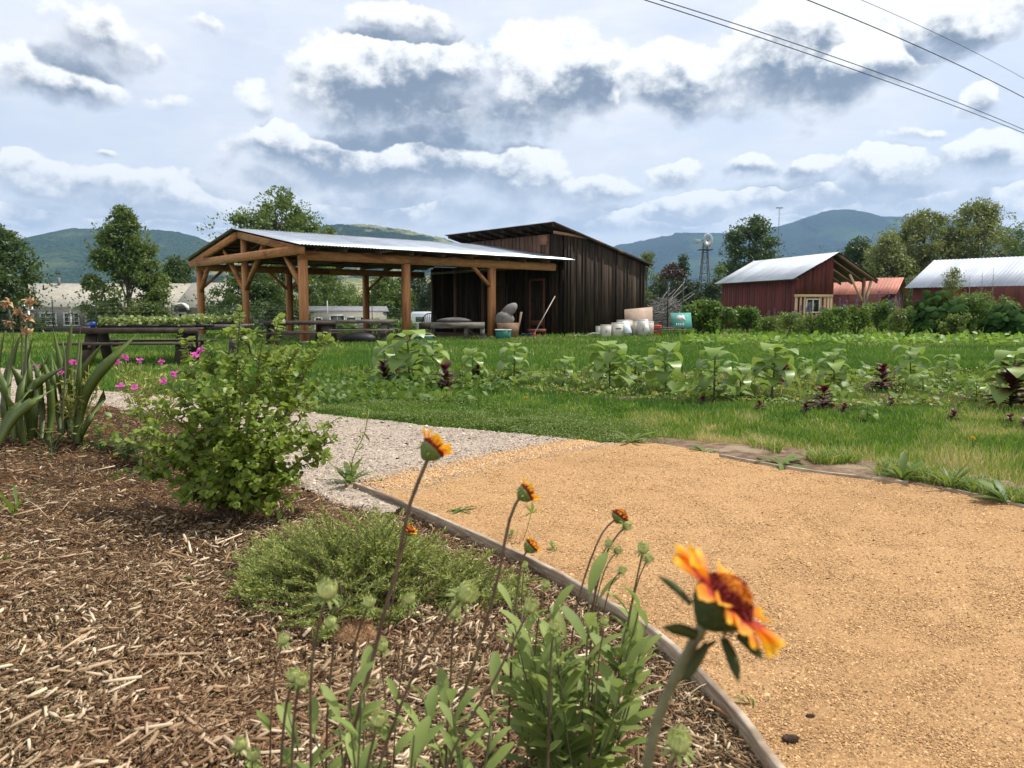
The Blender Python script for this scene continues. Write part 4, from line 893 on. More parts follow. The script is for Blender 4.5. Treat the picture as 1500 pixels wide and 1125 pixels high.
def bush(name, label, u, vb, vt, hw, D, m, leaf, n, cat='shrub', group=None, stems=True, spikes=0, spike_m=None, z0=None):
    p = P(u, 452.5, D); zb = float(gz(p[0], p[1])) if z0 is None else z0; top = P(u, vt, D)[2]; H = top-zb; w = hw*D/F_PX; c = np.array([p[0], p[1], zb])
    r = empty(name, c, label, cat, group); k = 26
    cp = np.stack([rng.normal(0, .42, k)*w, rng.normal(0, .42, k)*w, rng.uniform(.25, .8, k)*H], 1); cp[:, :2] *= np.clip(1.25-cp[:, 2:3]/H*.7, .3, 1)
    rr = rng.uniform(.22, .38, k)*min(w, H)
    ch = rng.integers(0, k, n); d = rdir(n, .1); O = cp[ch]+d*(rr[ch]*rng.uniform(.6, 1.05, n))[:, None]; O[:, 2] = np.clip(O[:, 2], .02, H*1.05)
    mb = MB(); s = leaf*rng.uniform(.6, 1.2, n); inst(mb, LEAF_O if leaf*F_PX/D > 5 else LEAF_D, O+c, rdir(n, .1), d+rdir(n)*.6+[0, 0, .4], np.stack([s, s, s], 1), np.stack([rng.random(k)[ch]*.5+rng.random(n)*.5, rng.random(n), rng.random(n)], 1))
    mb.build('foliage', m, r)
    if stems:
        sb = MB()
        for i in range(10): sb.tube(np.array([[0, 0, 0], cp[i]*[.5, .5, .6], cp[i]])+c, [.02, .014, .006], 5, cap=False)
        sb.build('stems', M_bark, r)
    if spikes:
        for i in range(spikes):
            q = c+[rng.normal(0, .5)*w, rng.normal(0, .3)*w, H*rng.uniform(.75, .95)]; h = rng.uniform(.25, .45)
            sp = MB(); sp.tube([q-[0, 0, .2], q+[0, 0, h]], [.006, .003], 4); n2 = 60; zz = rng.random(n2)
            inst(sp, LEAF_D, q+np.stack([rng.normal(0, .02, n2)*(1.3-zz), rng.normal(0, .02, n2)*(1.3-zz), zz*h], 1), rdir(n2, .3), rdir(n2), np.full(n2, .05))
            sp.build('flower_spike', spike_m, r)
    return r
M_lup = mat('lupin_purple', (.10, .08, .16), (.22, .18, .28), varamt=.8, trans=.2)
M_rhub = leafm('rhubarb_leaves', (.010, .032, .008), (.022, .060, .014), .08, rough=.85, spec=.1)
def shrubs_mid():
    gs = 'round shrubs in front of the red shed'
    bush('lilac_bush', 'large round light green bush left of the red shed', 1040, 490, 441, 37, 33, L_lil, .15, 5200, group=gs)
    bush('lilac_bush', 'smaller round green bush directly below the red shed wall', 1096, 487, 445, 20, 33, L_lil, .14, 2800, group=gs)
    L_pale = leafm('perennial_leaves', (.060, .11, .030), (.13, .19, .065), .3)
    rows = [(1128,489,459,24,34,L_pale,.10,1800,2,'low weedy perennial clump just right of the smaller round bush'),(1158,488,455,26,31,L_pale,.10,1800,3,'greyish perennial clump with thin spikes under the shed corner'),
            (1190,487,458,26,30,L_pale,.10,1600,3,'weedy clump with seed spikes below the small shed window'),(1222,486,446,28,29,L_lil,.12,2200,2,'leafy green bush at the right corner of the shed'),
            (1255,486,441,26,30,L_lil,.12,2200,4,'green perennial clump with purple spikes below the open lean-to'),(1290,485,434,26,31,L_lil,.12,2200,4,'tall green clump with purple spikes in front of the orange-roofed shed'),
            (1322,487,446,24,28,L_pale,.10,1600,2,'pale perennial clump just left of the dark broad-leaved plant'),(1425,486,424,38,31,L_lil,.13,3200,0,'light green shrub between the two dark broad-leaved plants'),
            (1398,488,450,26,27,L_pale,.11,1700,0,'pale leafy clump in front of the left broad-leaved plant'),(1470,486,428,26,32,L_lil,.12,2200,0,'bright green shrub behind the right broad-leaved plant')]
    for (u, vb, vt, hw, D, m, lf, n, sp, lab) in rows: bush('perennial_clump', lab, u, vb, vt, hw, D, m, lf, n, 'plant', 'perennials along the far garden edge', spikes=sp, spike_m=M_lup)
    for (u, vt, hw, D, lab) in ((1372, 422, 40, 28, 'big dark glossy broad-leaved plant left of the light shrub in the right background'), (1475, 440, 30, 26.5, 'dark glossy broad-leaved plant with pale leaf edges by the right edge')):
        p = P(u, 452.5, D); zb = float(gz(p[0], p[1])); H = P(u, vt, D)[2]-zb; w = hw*D/F_PX; c = np.array([p[0], p[1], zb])
        r = empty('rhubarb_plant', c, lab, 'plant', 'dark broad-leaved plants'); n = 300
        a = rng.uniform(0, 2*PI, n); rr = rng.random(n)**.5; O = np.stack([np.cos(a)*rr*w, np.sin(a)*rr*w, H*(1-.45*rr**2)*rng.uniform(.35, 1, n)], 1)
        T = blade(1, .95, lambda t: (math.sin(PI*min(1, t*.9+.08)))**.6, 4, .9, -.15); nn = np.stack([np.cos(a)*.8, np.sin(a)*.8, np.full(n, .7)], 1)+rdir(n)*.5
        mb = MB(); inst(mb, T, O+c, np.stack([np.cos(a), np.sin(a), np.full(n, -.4)], 1)+rdir(n)*.4, nn, rng.uniform(.18, .36, n)); mb.build('foliage', M_rhub, r, smooth=True)
        sb = MB()
        for i in range(40): sb.tube(np.array([[0, 0, 0], O[i]*[.4, .4, .6], O[i]])+c, .012, 4, cap=False)
        sb.build('stalks', leafm('stalk_green', (.07, .10, .04), (.12, .15, .06)), r)
    # bare saplings in front of the white barn roof
    for (u, vt, lab) in ((1418, 405, 'bare grey sapling in front of the white barn roof, leftmost of three'), (1436, 395, 'bare twiggy sapling in front of the white barn roof, middle of three'), (1452, 392, 'bare twiggy sapling in front of the white barn roof, rightmost of three')):
        p = P(u, 452.5, 48); c = np.array([p[0], p[1], -.7]); H = P(u, vt, 48)[2]+.7; mb = MB(); mb.tube([c, c+[.05, 0, H*.5], c+[0, 0, H]], [.04, .025, .008], 5)
        for i in range(24):
            z = H*random.uniform(.3, .95); e = rdir(1, .8)[0]*random.uniform(.3, .7)*(1.1-z/H); mb.tube([c+[0, 0, z], c+[0, 0, z]+e], [.010, .004], 4)
        tag(mb.build('bare_sapling', mat('grey_twigs', (.16, .13, .11), (.28, .24, .20))), lab, 'sapling', 'bare saplings by the white barn')
    # hedge and rough growth beyond the pavilion
    for i, (u, vt, hw, D, lab) in enumerate([(548, 466, 14, 62, 'low clipped hedge behind the back post of the pavilion, left part'), (572, 466, 16, 62, 'low green hedge seen between the two middle pavilion posts'), (598, 468, 14, 60, 'low green hedge right of the second long-side post'), (625, 474, 8, 58, 'small bush in front of the white trailer')]):
        bush('hedge_shrub', lab, u, 486, vt, hw, D, L_lil, .2, 1500, 'shrub', 'hedge beyond the pavilion')
    for (u, vt, hw, D, lab) in ((322, 436, 30, 62, 'dark shrub in front of the small grey house'), (345, 448, 24, 58, 'rounded dark shrub seen left of the centre post of the gable'), (505, 473, 24, 55, 'low weedy bush in front of the mobile home')):
        bush('shrub', lab, u, 486, vt, hw, D, L_dark if vt < 460 else L_lil, .22, 2200, 'shrub', 'shrubs before the houses')
shrubs_mid()
def brush_pile():
    c = P(975, 452.5, 44); c[2] = gz(c[0], c[1]); mb = MB()
    for i in range(700):
        q = c+[rng.normal(0, 1.4), rng.normal(0, 1.0), 0]; h = 1.9*math.exp(-((q[0]-c[0])/1.6)**2)*random.random(); q[2] = c[2]+h
        d = rdir(1)[0]*[1, 1, .45]; L = random.uniform(.4, 1.6); b = q+d*L*.5+rdir(1)[0]*.12; mb.tube([q-d*L*.5, b, q+d*L*.6+rdir(1)[0]*.15], [.016, .011, .004], 4)
    for i in range(10): q = c+[0, random.uniform(-1.2, 1.2), .12+.05*i]; mb.tube([q-[2.6, 0, .1], q+[0, .2, .15], q+[2.6, .1, -.1]], [.03, .03, .02], 5)
    for i in range(9):
        q = c+[-.9+random.uniform(-.5, .5), -.3, .6]; mb.tube([q, q+[1.4+random.uniform(-.2, 1.0), random.uniform(-.3, .3), 1.2+random.uniform(0, 1.0)]], [.03, .02], 5)
    tag(mb.build('brush_pile', mat('dead_branches', (.12, .11, .10), (.30, .28, .26), sc=2, varamt=.8)), 'tangled pile of grey dead branches right of the black barn', 'brush pile')
brush_pile()
# ================================================================== WINDMILL, MAST, WIRES, FENCE
def windmill():
    D = 150.; c = P(1031, 452.5, D); zb = -2.; hub = P(1031, 352, D)[2]; top = hub-.35; r = empty('windmill', [c[0], c[1], zb], 'old farm windmill on a lattice tower rising in front of the right-hand hills', 'windmill')
    M_rust = mat('rusty_steel', (.05, .040, .035), (.12, .085, .065), rough=.8); M_vane = mat('galvanised_vanes', (.45, .45, .45), (.62, .62, .62), metal=.3, rough=.5, varamt=.7)
    x, y = c[0], c[1]; mb = MB(); W0, W1 = 1.35, .32
    cor = lambda z: [np.array([x+sx*(W0+(W1-W0)*z), y+sy*(W0+(W1-W0)*z), zb+(top-zb)*z]) for sx, sy in ((-1,-1),(1,-1),(1,1),(-1,1))]
    for i in range(4): mb.beam(cor(0)[i], cor(1)[i], .11, .11)
    zs = np.linspace(0, 1, 9)
    for a, b in zip(zs[:-1], zs[1:]):
        A = cor(a); B = cor(b)
        for i in range(4): mb.beam(B[i], B[(i+1) % 4]+[0, 0, .001], .06, .06); mb.beam(A[i], B[(i+1) % 4], .04, .04); mb.beam(A[(i+1) % 4], B[i], .04, .04)
    mb.build('tower', M_rust, r)
    zp = P(1031, 366, D)[2]; MB().box([x, y, zp], (1.3, 1.3, .05)).build('platform', M_rust, r)
    yaw = math.radians(35); ax = np.array([math.sin(yaw), -math.cos(yaw), 0]); u = np.array([math.cos(yaw), math.sin(yaw), 0]); hc = np.array([x, y, hub])+ax*.6
    w = MB(); n = 18
    for k in range(n):
        a0 = k/n*2*PI; a1 = a0+.24; f = lambda a, rr, o: hc+(u*math.cos(a)+ZZ*math.sin(a))*rr+ax*o
        w.prism([f(a0, .45, 0), f(a0-.02, 1.35, 0), f(a1+.03, 1.35, .14), f(a1, .45, .06)], ax*.015)
    wo = w.build('wheel', M_vane, r); rg = MB()
    for rad in (1.05, .5):
        a = np.linspace(0, 2*PI, 25); rg.tube([hc+(u*math.cos(t)+ZZ*math.sin(t))*rad-ax*.05 for t in a], .03, 4)
    rg.build('rim', M_rust, wo)
    MB().tube([hc, np.array([x, y, hub])-ax*.9], .10, 6).build('hub', M_rust, r)
    p = np.array([x, y, hub])-ax*.8; MB().prism([p+[0, 0, -.1], p-ax*1.5+[0, 0, -.5], p-ax*1.7+[0, 0, .5], p+[0, 0, .1]], u*.03).build('tail_vane', M_vane, r)
windmill()
def mast():
    D = 260.; c = P(1137, 452.5, D); top = P(1137, 305, D)[2]; r = empty('radio_mast', [c[0], c[1], -2.5], 'thin grey lattice radio mast right of the round dark tree', 'radio mast'); m = mat('mast_steel', (.12, .13, .15), (.2, .21, .23), metal=.3)
    mb = MB(); tri = [np.array([.28*math.cos(a), .28*math.sin(a), 0]) for a in (0, 2.09, 4.19)]; b = np.array([c[0], c[1], -2.5]); t = np.array([c[0], c[1], top])
    for q in tri: mb.beam(b+q, t+q, .10, .10)
    for k in range(40):
        z0 = -2.5+(top+2.5)*k/40; z1 = -2.5+(top+2.5)*(k+1)/40
        for i in range(3): mb.beam([*(c[:2]+tri[i][:2]), z0], [*(c[:2]+tri[(i+1) % 3][:2]), z1], .05, .05)
    mb.build('lattice', m, r)
    MB().beam(t+[-1.1, 0, .1], t+[1.1, 0, .1], .3, .3).build('antenna', m, r); MB().tube([t+[.9, 0, -9], t+[1.2, 0, -8]], .15, 5).build('antenna', m, r)
mast()
def power_lines():
    m = mat('black_cable', (.02, .02, .022), rough=.6); H = 8.
    labs = ['lowest of the four overhead wires crossing the sky at upper right', 'second lowest overhead wire, close above the lowest one', 'third overhead wire up, thick and alone', 'topmost and thinnest overhead wire at the upper right corner']
    for i, (a, b, mid, h, rr) in enumerate([((945,0),(1500,195),(1215,119),H,.0125),((968,0),(1500,190),(1225,113),H+.25,.0125),((1183,0),(1500,143),(1340,80),H,.0125),((1262,0),(1500,115),(1380,62),H+1.0,.007)]):
        def at(u, v): d = ray(u, v); return np.array([0, 0, EYE])+d*((h-EYE)/d[2])
        p0, p1 = at(*a), at(*b); t = np.linspace(-.5, 1.8, 60); e = p1-p0; L = np.linalg.norm(e)
        # sag measured against the px midpoint
        pts = p0+e*t[:, None]; pm = p0+e*.5; dm = ray(*mid); zz = EYE+dm[2]*(pm[1]/dm[1]); sag = float(np.clip(pm[2]-zz, -.3, .8))
        pts[:, 2] -= sag*4*t*(1-t)
        tag(MB().tube(pts, rr, 5).build('power_line', m), labs[i], 'power line', 'overhead wires')
power_lines()
def fence():
    m = mat('fence_steel', (.10, .10, .10), (.20, .20, .19), metal=.4); mt = mat('green_tpost', (.02, .03, .025), (.04, .05, .04))
    r = empty('wire_fence', P(300, 470, 44), 'thin wire garden fence on steel posts running across behind the picnic tables and pavilion', 'wire fence')
    y0 = 40.; pts = [P(-60, 452, 34)[:2], P(200, 452, 40)[:2], P(478, 452, 47)[:2], P(640, 452, 50)[:2]]
    for pa, pb in zip(pts[:-1], pts[1:]):
        za, zb = float(gz(*pa)), float(gz(*pb)); mb = MB()
        for h in (.15, .35, .55, .75, .95, 1.15, 1.35, 1.52): mb.tube([[*pa, za+h], [*pb, zb+h]], .0045, 4)
        n = 60
        for k in range(n): q = pa+(pb-pa)*k/n; z = za+(zb-za)*k/n; mb.tube([[*q, z+.1], [*q, z+1.0]], .0028, 3)
        mb.build('wires', m, r)
    for (u, D) in ((12, 35.2), (77, 36.6), (140, 38.3), (252, 41.6), (345, 44), (424, 46), (545, 48.6), (600, 49.6)):
        p = P(u, 452, D); z = float(gz(p[0], p[1])); MB().box([p[0], p[1], z+.8], (.022, .022, .85)).build('post', mt, r)
    # white gate frame of pipe at u 479
    g = empty('pipe_gate', P(479, 452.5, 45), 'pale pipe gate frame seen just right of the pavilion corner post', 'gate'); z = float(gz(*P(479, 452, 45)[:2]))
    a = P(458, 452, 45); b = P(479.5, 452, 45); mw = mat('pale_pipe', (.35, .36, .34), (.5, .5, .48), metal=.2)
    MB().tube([[b[0], b[1], z], [b[0], b[1], 1.55]], .035, 6).build('post', mw, g); MB().tube([[a[0]-.6, a[1], 1.02], [b[0], b[1], 1.02]], .025, 6).build('rail', mw, g); MB().tube([[a[0]-.6, a[1], -.2], [b[0], b[1], -.2]], .025, 6).build('rail', mw, g)
    for (u, vt, l) in ((978, 418, 'black steel T-post beside the green painted sign'), (1000, 415, 'black steel T-post in front of the brush pile, behind the round bush')):
        p = P(u, 452.5, 36); z = float(gz(p[0], p[1])); zt = P(u, vt, 36)[2]; mb = MB(); mb.box([p[0], p[1], (z+zt)/2], (.028, .006, (zt-z)/2)); mb.box([p[0], p[1]+.02, (z+zt)/2], (.006, .014, (zt-z)/2-.002)); tag(mb.build('steel_post', mt), l, 'fence post')
fence()
# ================================================================== GRASS AND GROUND COVER
def gmat(name, cols, trans=.3, rough=.55):
    m = bpy.data.materials.new(name); m.use_nodes = True; t = m.node_tree; g = NG(t); bs = t.nodes['Principled BSDF']
    at = mknode(t, 'ShaderNodeAttribute', attribute_name='var'); s = g.sep(at.outputs['Vector'])
    cr = t.nodes.new('ShaderNodeValToRGB'); e = cr.color_ramp.elements
    while len(e) > 1: e.remove(e[-1])
    e[0].position = cols[0][0]; e[0].color = (*cols[0][1], 1)
    for p_, c_ in cols[1:]: q = e.new(p_); q.color = (*c_, 1)
    t.links.new(s[0], cr.inputs[0]); c = g.scale(cr.outputs[0], g.m('MULTIPLY_ADD', s[1], .5, .75))
    t.links.new(c, bs.inputs['Base Color']); bs.inputs['Roughness'].default_value = rough; bs.inputs['Specular IOR Level'].default_value = .5
    tr = t.nodes.new('ShaderNodeBsdfTranslucent'); t.links.new(g.mix(1., c, (1.5, 1.45, .7), 'MULTIPLY'), tr.inputs[0])
    mx = t.nodes.new('ShaderNodeMixShader'); mx.inputs[0].default_value = trans
    t.links.new(bs.outputs[0], mx.inputs[1]); t.links.new(tr.outputs[0], mx.inputs[2]); t.links.new(mx.outputs[0], t.nodes['Material Output'].inputs[0]); return m
M_grass = gmat('grass_blades', [(0, (.050, .125, .012)), (.35, (.105, .215, .022)), (.62, (.20, .29, .045)), (.8, (.31, .32, .10)), (1, (.52, .43, .23))])
lawn_edge = far_edge_px
path_near = [tuple(p) for p in gr_poly]
def in_paths(x, y):
    return inpoly(x, y, gr_poly) | inpoly(x, y, sand_poly) | inpoly(x, y, bed_poly)
def grass():
    mb = MB()
    def blades(x, y, z, h, w, val, lean=.5, thr=12.):
        n = len(x); a = rng.uniform(0, 2*PI, n); lx = np.cos(a)*h*lean*rng.random(n); ly = np.sin(a)*h*lean*rng.random(n)
        b = rng.uniform(0, PI, n)*.5-.25*PI; wx = np.cos(b)*w/2; wy = np.sin(b)*w/2
        V = np.zeros((n, 5, 3)); V[:, 0] = np.stack([x-wx, y-wy, z], 1); V[:, 1] = np.stack([x+wx, y+wy, z], 1)
        V[:, 2] = np.stack([x+wx*.8+lx*.35, y+wy*.8+ly*.35, z+h*.6], 1); V[:, 3] = np.stack([x-wx*.8+lx*.35, y-wy*.8+ly*.35, z+h*.6], 1)
        V[:, 4] = np.stack([x+lx, y+ly, z+h*rng.uniform(.75, 1, n)], 1)
        C = np.repeat(np.stack([val, rng.random(n), rng.random(n)], 1), 5, 0); o = (np.arange(n)*5)[:, None]
        mb.add(V.reshape(-1, 3), [np.array([[0, 1, 2, 3]])+o, np.array([[3, 2, 4]])+o], C)
    def field(n, r0, r1, a0, a1, hf, wf, vf, keep):
        r = r0*(r1/r0)**rng.random(n); a = rng.uniform(a0, a1, n); x = r*a; y = r
        k = keep(x, y); x, y = x[k], y[k]; blades(x, y, gz(x, y)-.02, hf(x, y), wf(x, y), np.clip(vf(x, y), 0, 1), )
    dp = lambda x, y: np.minimum(distpl(x, y, gr_poly+[gr_poly[0]]), distpl(x, y, sand_poly[:60]))
    ib = lambda x, y: inpoly(x, y, plant_poly)
    def keep(x, y):
        k = ~in_paths(x, y) & (y > 3.6) & ~(inpoly(x, y, dirt_poly) & (rng.random(len(x)) > .03+.12*(x > 2.6)))
        k &= ~(ib(x, y) & (rng.random(len(x)) > .30-.5*fbm(x*1.2, y*1.2, 2)))
        s = (x-A0[0])*LX[0]+(y-A0[1])*LX[1]; t = (x-A0[0])*GX[0]+(y-A0[1])*GX[1]
        k &= ~((s > 1.2) & (s < 15.7) & (t > .9) & (t < 8.7)); k &= ~((s > 10.7) & (s < 15.7) & (t > -.02) & (t < 8.9))
        return k
    def val(x, y):
        d = dp(x, y); v = .36+1.4*fbm(x*.6, y*.6, 3)+1.0*fbm(x*4, y*2.5, 3)+rng.normal(0, .17, len(x)); v = v+.35*(rng.random(len(x)) < .07)
        near = ss(d, 1.3, .1)*(x > 1.5); v = v+near*(.18+.5*rng.random(len(x))**2); return v+ss(y, 30, 60)*.12
    hgt = lambda x, y: (.04+.06*rng.random(len(x))+.06*np.clip(fbm(x*.9+3, y*.9, 3)+.25, 0, 1)+.10*np.clip(fbm(x*5, y*5, 2), 0, 1))*(1+.5*ss(y, 12, 20))*(.65+.35*ss(dp(x, y), .05, .5))
    field(90000, 3.2, 6.6, .2, 1.6, hgt, lambda x, y: np.full(len(x), .005), lambda x, y: val(x, y)+.12, keep)
    field(150000, 6., 12, -.5, .78, hgt, lambda x, y: (.0045+.0005*y)*rng.uniform(.6, 1.5, len(x)), val, keep)
    field(130000, 9.5, 26, -.78, .78, lambda x, y: hgt(x, y)*1.3, lambda x, y: .003+.0009*y, val, keep)
    field(90000, 24, 110, -.75, .8, lambda x, y: hgt(x, y)*1.2, lambda x, y: .0015*y, val, keep)
    # taller lush strip between the planting bed and the barn
    field(90000, 12.8, 27, -.28, .78, lambda x, y: .12+.10*rng.random(len(x)), lambda x, y: .004+.0008*y, lambda x, y: .22+.7*fbm(x*.8, y*.8, 3)+rng.normal(0, .1, len(x)), lambda x, y: keep(x, y) & (y > 13-.12*x))
    # ragged tufts along the far edge of the path
    n = 12000; i = rng.integers(41, 59, n); e = np.array(sand_poly[:60]); p = e[i]+(e[np.minimum(i+1, 59)]-e[i])*rng.random(n)[:, None]; p[:, 1] += np.abs(rng.normal(.25, .22, n))+ .25*(p[:, 0] > .9)*(p[:, 0] < 2.6)
    cl = fbm(p[:, 0]*3.2, p[:, 1]*3.2, 2) > .02; p = p[cl]; n = len(p); ok = ~in_paths(p[:, 0], p[:, 1]); p = p[ok]; n = len(p)
    blades(p[:, 0], p[:, 1], np.full(n, .02), rng.uniform(.04, .12, n), np.full(n, .006), np.clip(rng.normal(.62, .22, n), 0, 1), 1.1)
    tag(mb.build('grass', M_grass), 'green lawn grass with dry straw blades near the path', 'grass', kind='stuff')
grass()
def ground_cover():
    """low broad-leaved weeds along the gravel and seedlings in the planting bed"""
    def leaves(name, m, lab, cat, x, y, z, s, hgt, T=LEAF_O):
        n = len(x); O = np.stack([x, y, z+hgt], 1); mb = MB(); inst(mb, T, O, rdir(n, .15), rdir(n)*.55+[0, -.1, 1], s); tag(mb.build(name, m), lab, cat, kind='stuff')
    n = 42000; e = np.array([GP(*p) for p in [(430,592),(470,600),(560,612),(650,622),(760,631),(840,640),(900,650),(960,648)]]); i = rng.integers(0, 7, n); f = rng.random(n)[:, None]; p = e[i]*(1-f)+e[i+1]*f
    p = p+np.stack([rng.normal(0, .1, n), np.abs(rng.normal(0, .75, n))-.02], 1); k = ~inpoly(p[:, 0], p[:, 1], sand_poly); p = p[k]; n = len(p)
    h = np.clip(.05+.22*fbm(p[:, 0]*2.2, p[:, 1]*2.2, 3), .01, .16)*rng.random(n)**.5*(.4+.6*ss(p[:, 1]-6.3, -.1, .5))
    leaves('clover_patch', leafm('clover_leaves', (.060, .115, .022), (.12, .175, .045), .25), 'low clover and knotweed spilling over the edge of the gravel', 'ground cover', p[:, 0], p[:, 1], .02, rng.uniform(.010, .024, n), h, LEAF_D)
    n = 26000; r = 8.2*(13/8.2)**rng.random(n); x = r*rng.uniform(-.26, .74, n); y = r; k = inpoly(x, y, plant_poly) & (fbm(x*1.8, y*1.8, 3) > -.02); x, y = x[k], y[k]; n = len(x)
    leaves('seedlings', gmat('seedling_leaves', [(0, (.075, .15, .022)), (.6, (.20, .27, .05)), (.85, (.30, .33, .09)), (1, (.20, .08, .05))], .35), 'carpet of small yellow-green seedlings between the sunflowers', 'seedlings', x, y, gz(x, y)+.02, rng.uniform(.02, .055, n), .07*rng.random(n), LEAF_O)
    n = 9000; r = 8.2*(24/8.2)**rng.random(n); x = r*rng.uniform(-.32, .0, n); y = r; k = (y < 12.5) & (y > 8.4) & (fbm(x*1.3+9, y*1.3, 3) > .03); x, y = x[k], y[k]; n = len(x)
    leaves('squash_seedlings', L_lil, 'patch of low leafy greens at the left end of the planting bed', 'seedlings', x, y, gz(x, y)+.02, rng.uniform(.05, .11, n), .14*rng.random(n), LEAF_O)
    n = 2600; r = 8.4*(12.6/8.4)**rng.random(n); x = r*rng.uniform(-.24, .74, n); y = r; k = inpoly(x, y, plant_poly) & (fbm(x*2.6+4, y*2.6, 2) > .03); x, y = x[k], y[k]; n = len(x)
    leaves('broad_leaf_weeds', leafm('broad_weed_leaves', (.075, .145, .03), (.14, .23, .06), .35), 'broad-leaved young plants crowding the ground between the sunflowers', 'weeds', x, y, gz(x, y)+.02, rng.uniform(.06, .15, n), .16*rng.random(n), LEAF_O)
    n = 900; u = rng.uniform(1000, 1500, n); D = rng.uniform(21, 26, n); x = (u-750)/F_PX*D; y = D
    leaves('squash_leaves', leafm('squash_green', (.09, .20, .025), (.16, .30, .05), .4), 'row of bright squash leaves standing above the grass in front of the shrubs', 'squash', x, y, gz(x, y)+.10, rng.uniform(.10, .24, n), .16*rng.random(n), LEAF_O)
ground_cover()
# ================================================================== SUNFLOWERS, AMARANTH, DANDELIONS
L_sun = leafm('sunflower_leaves', (.11, .20, .055), (.19, .29, .11), .36, rough=.38, spec=.45)
M_stem = mat('green_stem', (.06, .11, .03), (.11, .16, .05), rough=.6)
def heart(t): return (max(0, 1-(2*t-.62)**2*.9) if t < .31 else max(0., 1-((t-.31)/.69)**1.35))**.8*(.75 if t < .05 else 1)
def sunflower_proto(k, H=.62):
    R = random.Random(k); root = empty('sunflower', (0, 0, 0)); mb = MB()
    z = np.linspace(0, H, 7); bx = .03*R.uniform(-1, 1); pts = np.stack([bx*(z/H)**2, 0*z, z], 1); mb.tube(pts, np.linspace(.013, .009, 7), 6); mb.build('stem', M_stem, root)
    n = R.randint(13, 17)
    for i in range(n):
        t = .22+.76*i/(n-1); a = i*2.4+R.uniform(-.3, .3)+k; L = .37*(1-.2*t)*R.uniform(.7, 1.15) if i > 1 else .2; W = L*.86; droop = R.uniform(1.5, 2.6)
        T = blade(L, W, heart, 6, droop, R.uniform(.05, .35)); pet = .05+.03*R.random(); d = np.array([math.cos(a), math.sin(a), .35]); b = np.array([bx*t*t, 0, H*t]); e = b+d*pet
        pm = MB(); inst(pm, T, e[None], np.array([[d[0], d[1], .55+.4*(i > n-4)]]), np.array([[-d[0]*.3, -d[1]*.3, 1.]]), [1.]); pm.tube([b, e], [.004, .003], 4); pm.build('leaf', L_sun, root, smooth=True)
    if k % 2 == 0:
        bm = MB(); n2 = 26; d = rdir(n2, 1.1); inst(bm, blade(.05, .012, None, 2, .5), np.tile([bx, 0, H], (n2, 1)), d, rdir(n2), rng.uniform(.7, 1.2, n2)); bm.build('bud', L_sun, root)
    return root
def amaranth_proto(k, H=.34):
    R = random.Random(k+50); root = empty('amaranth', (0, 0, 0)); M_am = leafm('amaranth_leaves', (.045, .010, .014), (.13, .028, .030), .2, tcol=(.25, .02, .04), rough=.45)
    mb = MB(); z = np.linspace(0, H, 5); mb.tube(np.stack([.01*np.sin(z*9+k), 0*z, z], 1), np.linspace(.008, .004, 5), 5); mb.build('stem', mat('red_stem', (.10, .02, .02), (.16, .04, .04)), root)
    n = 44; t = rng.uniform(.12, 1, n); a = np.arange(n)*2.4; d = np.stack([np.cos(a), np.sin(a), .3+1.1*t**2], 1); L = rng.uniform(.15, .27, n)*(1.15-.55*t)
    mb = MB(); inst(mb, blade(1, .5, None, 4, .7, .3), np.stack([.01*np.cos(a), .01*np.sin(a), t*H], 1), d, np.stack([-d[:, 0]*.3, -d[:, 1]*.3, np.ones(n)], 1), L); mb.build('foliage', M_am, root, smooth=True)
    return root
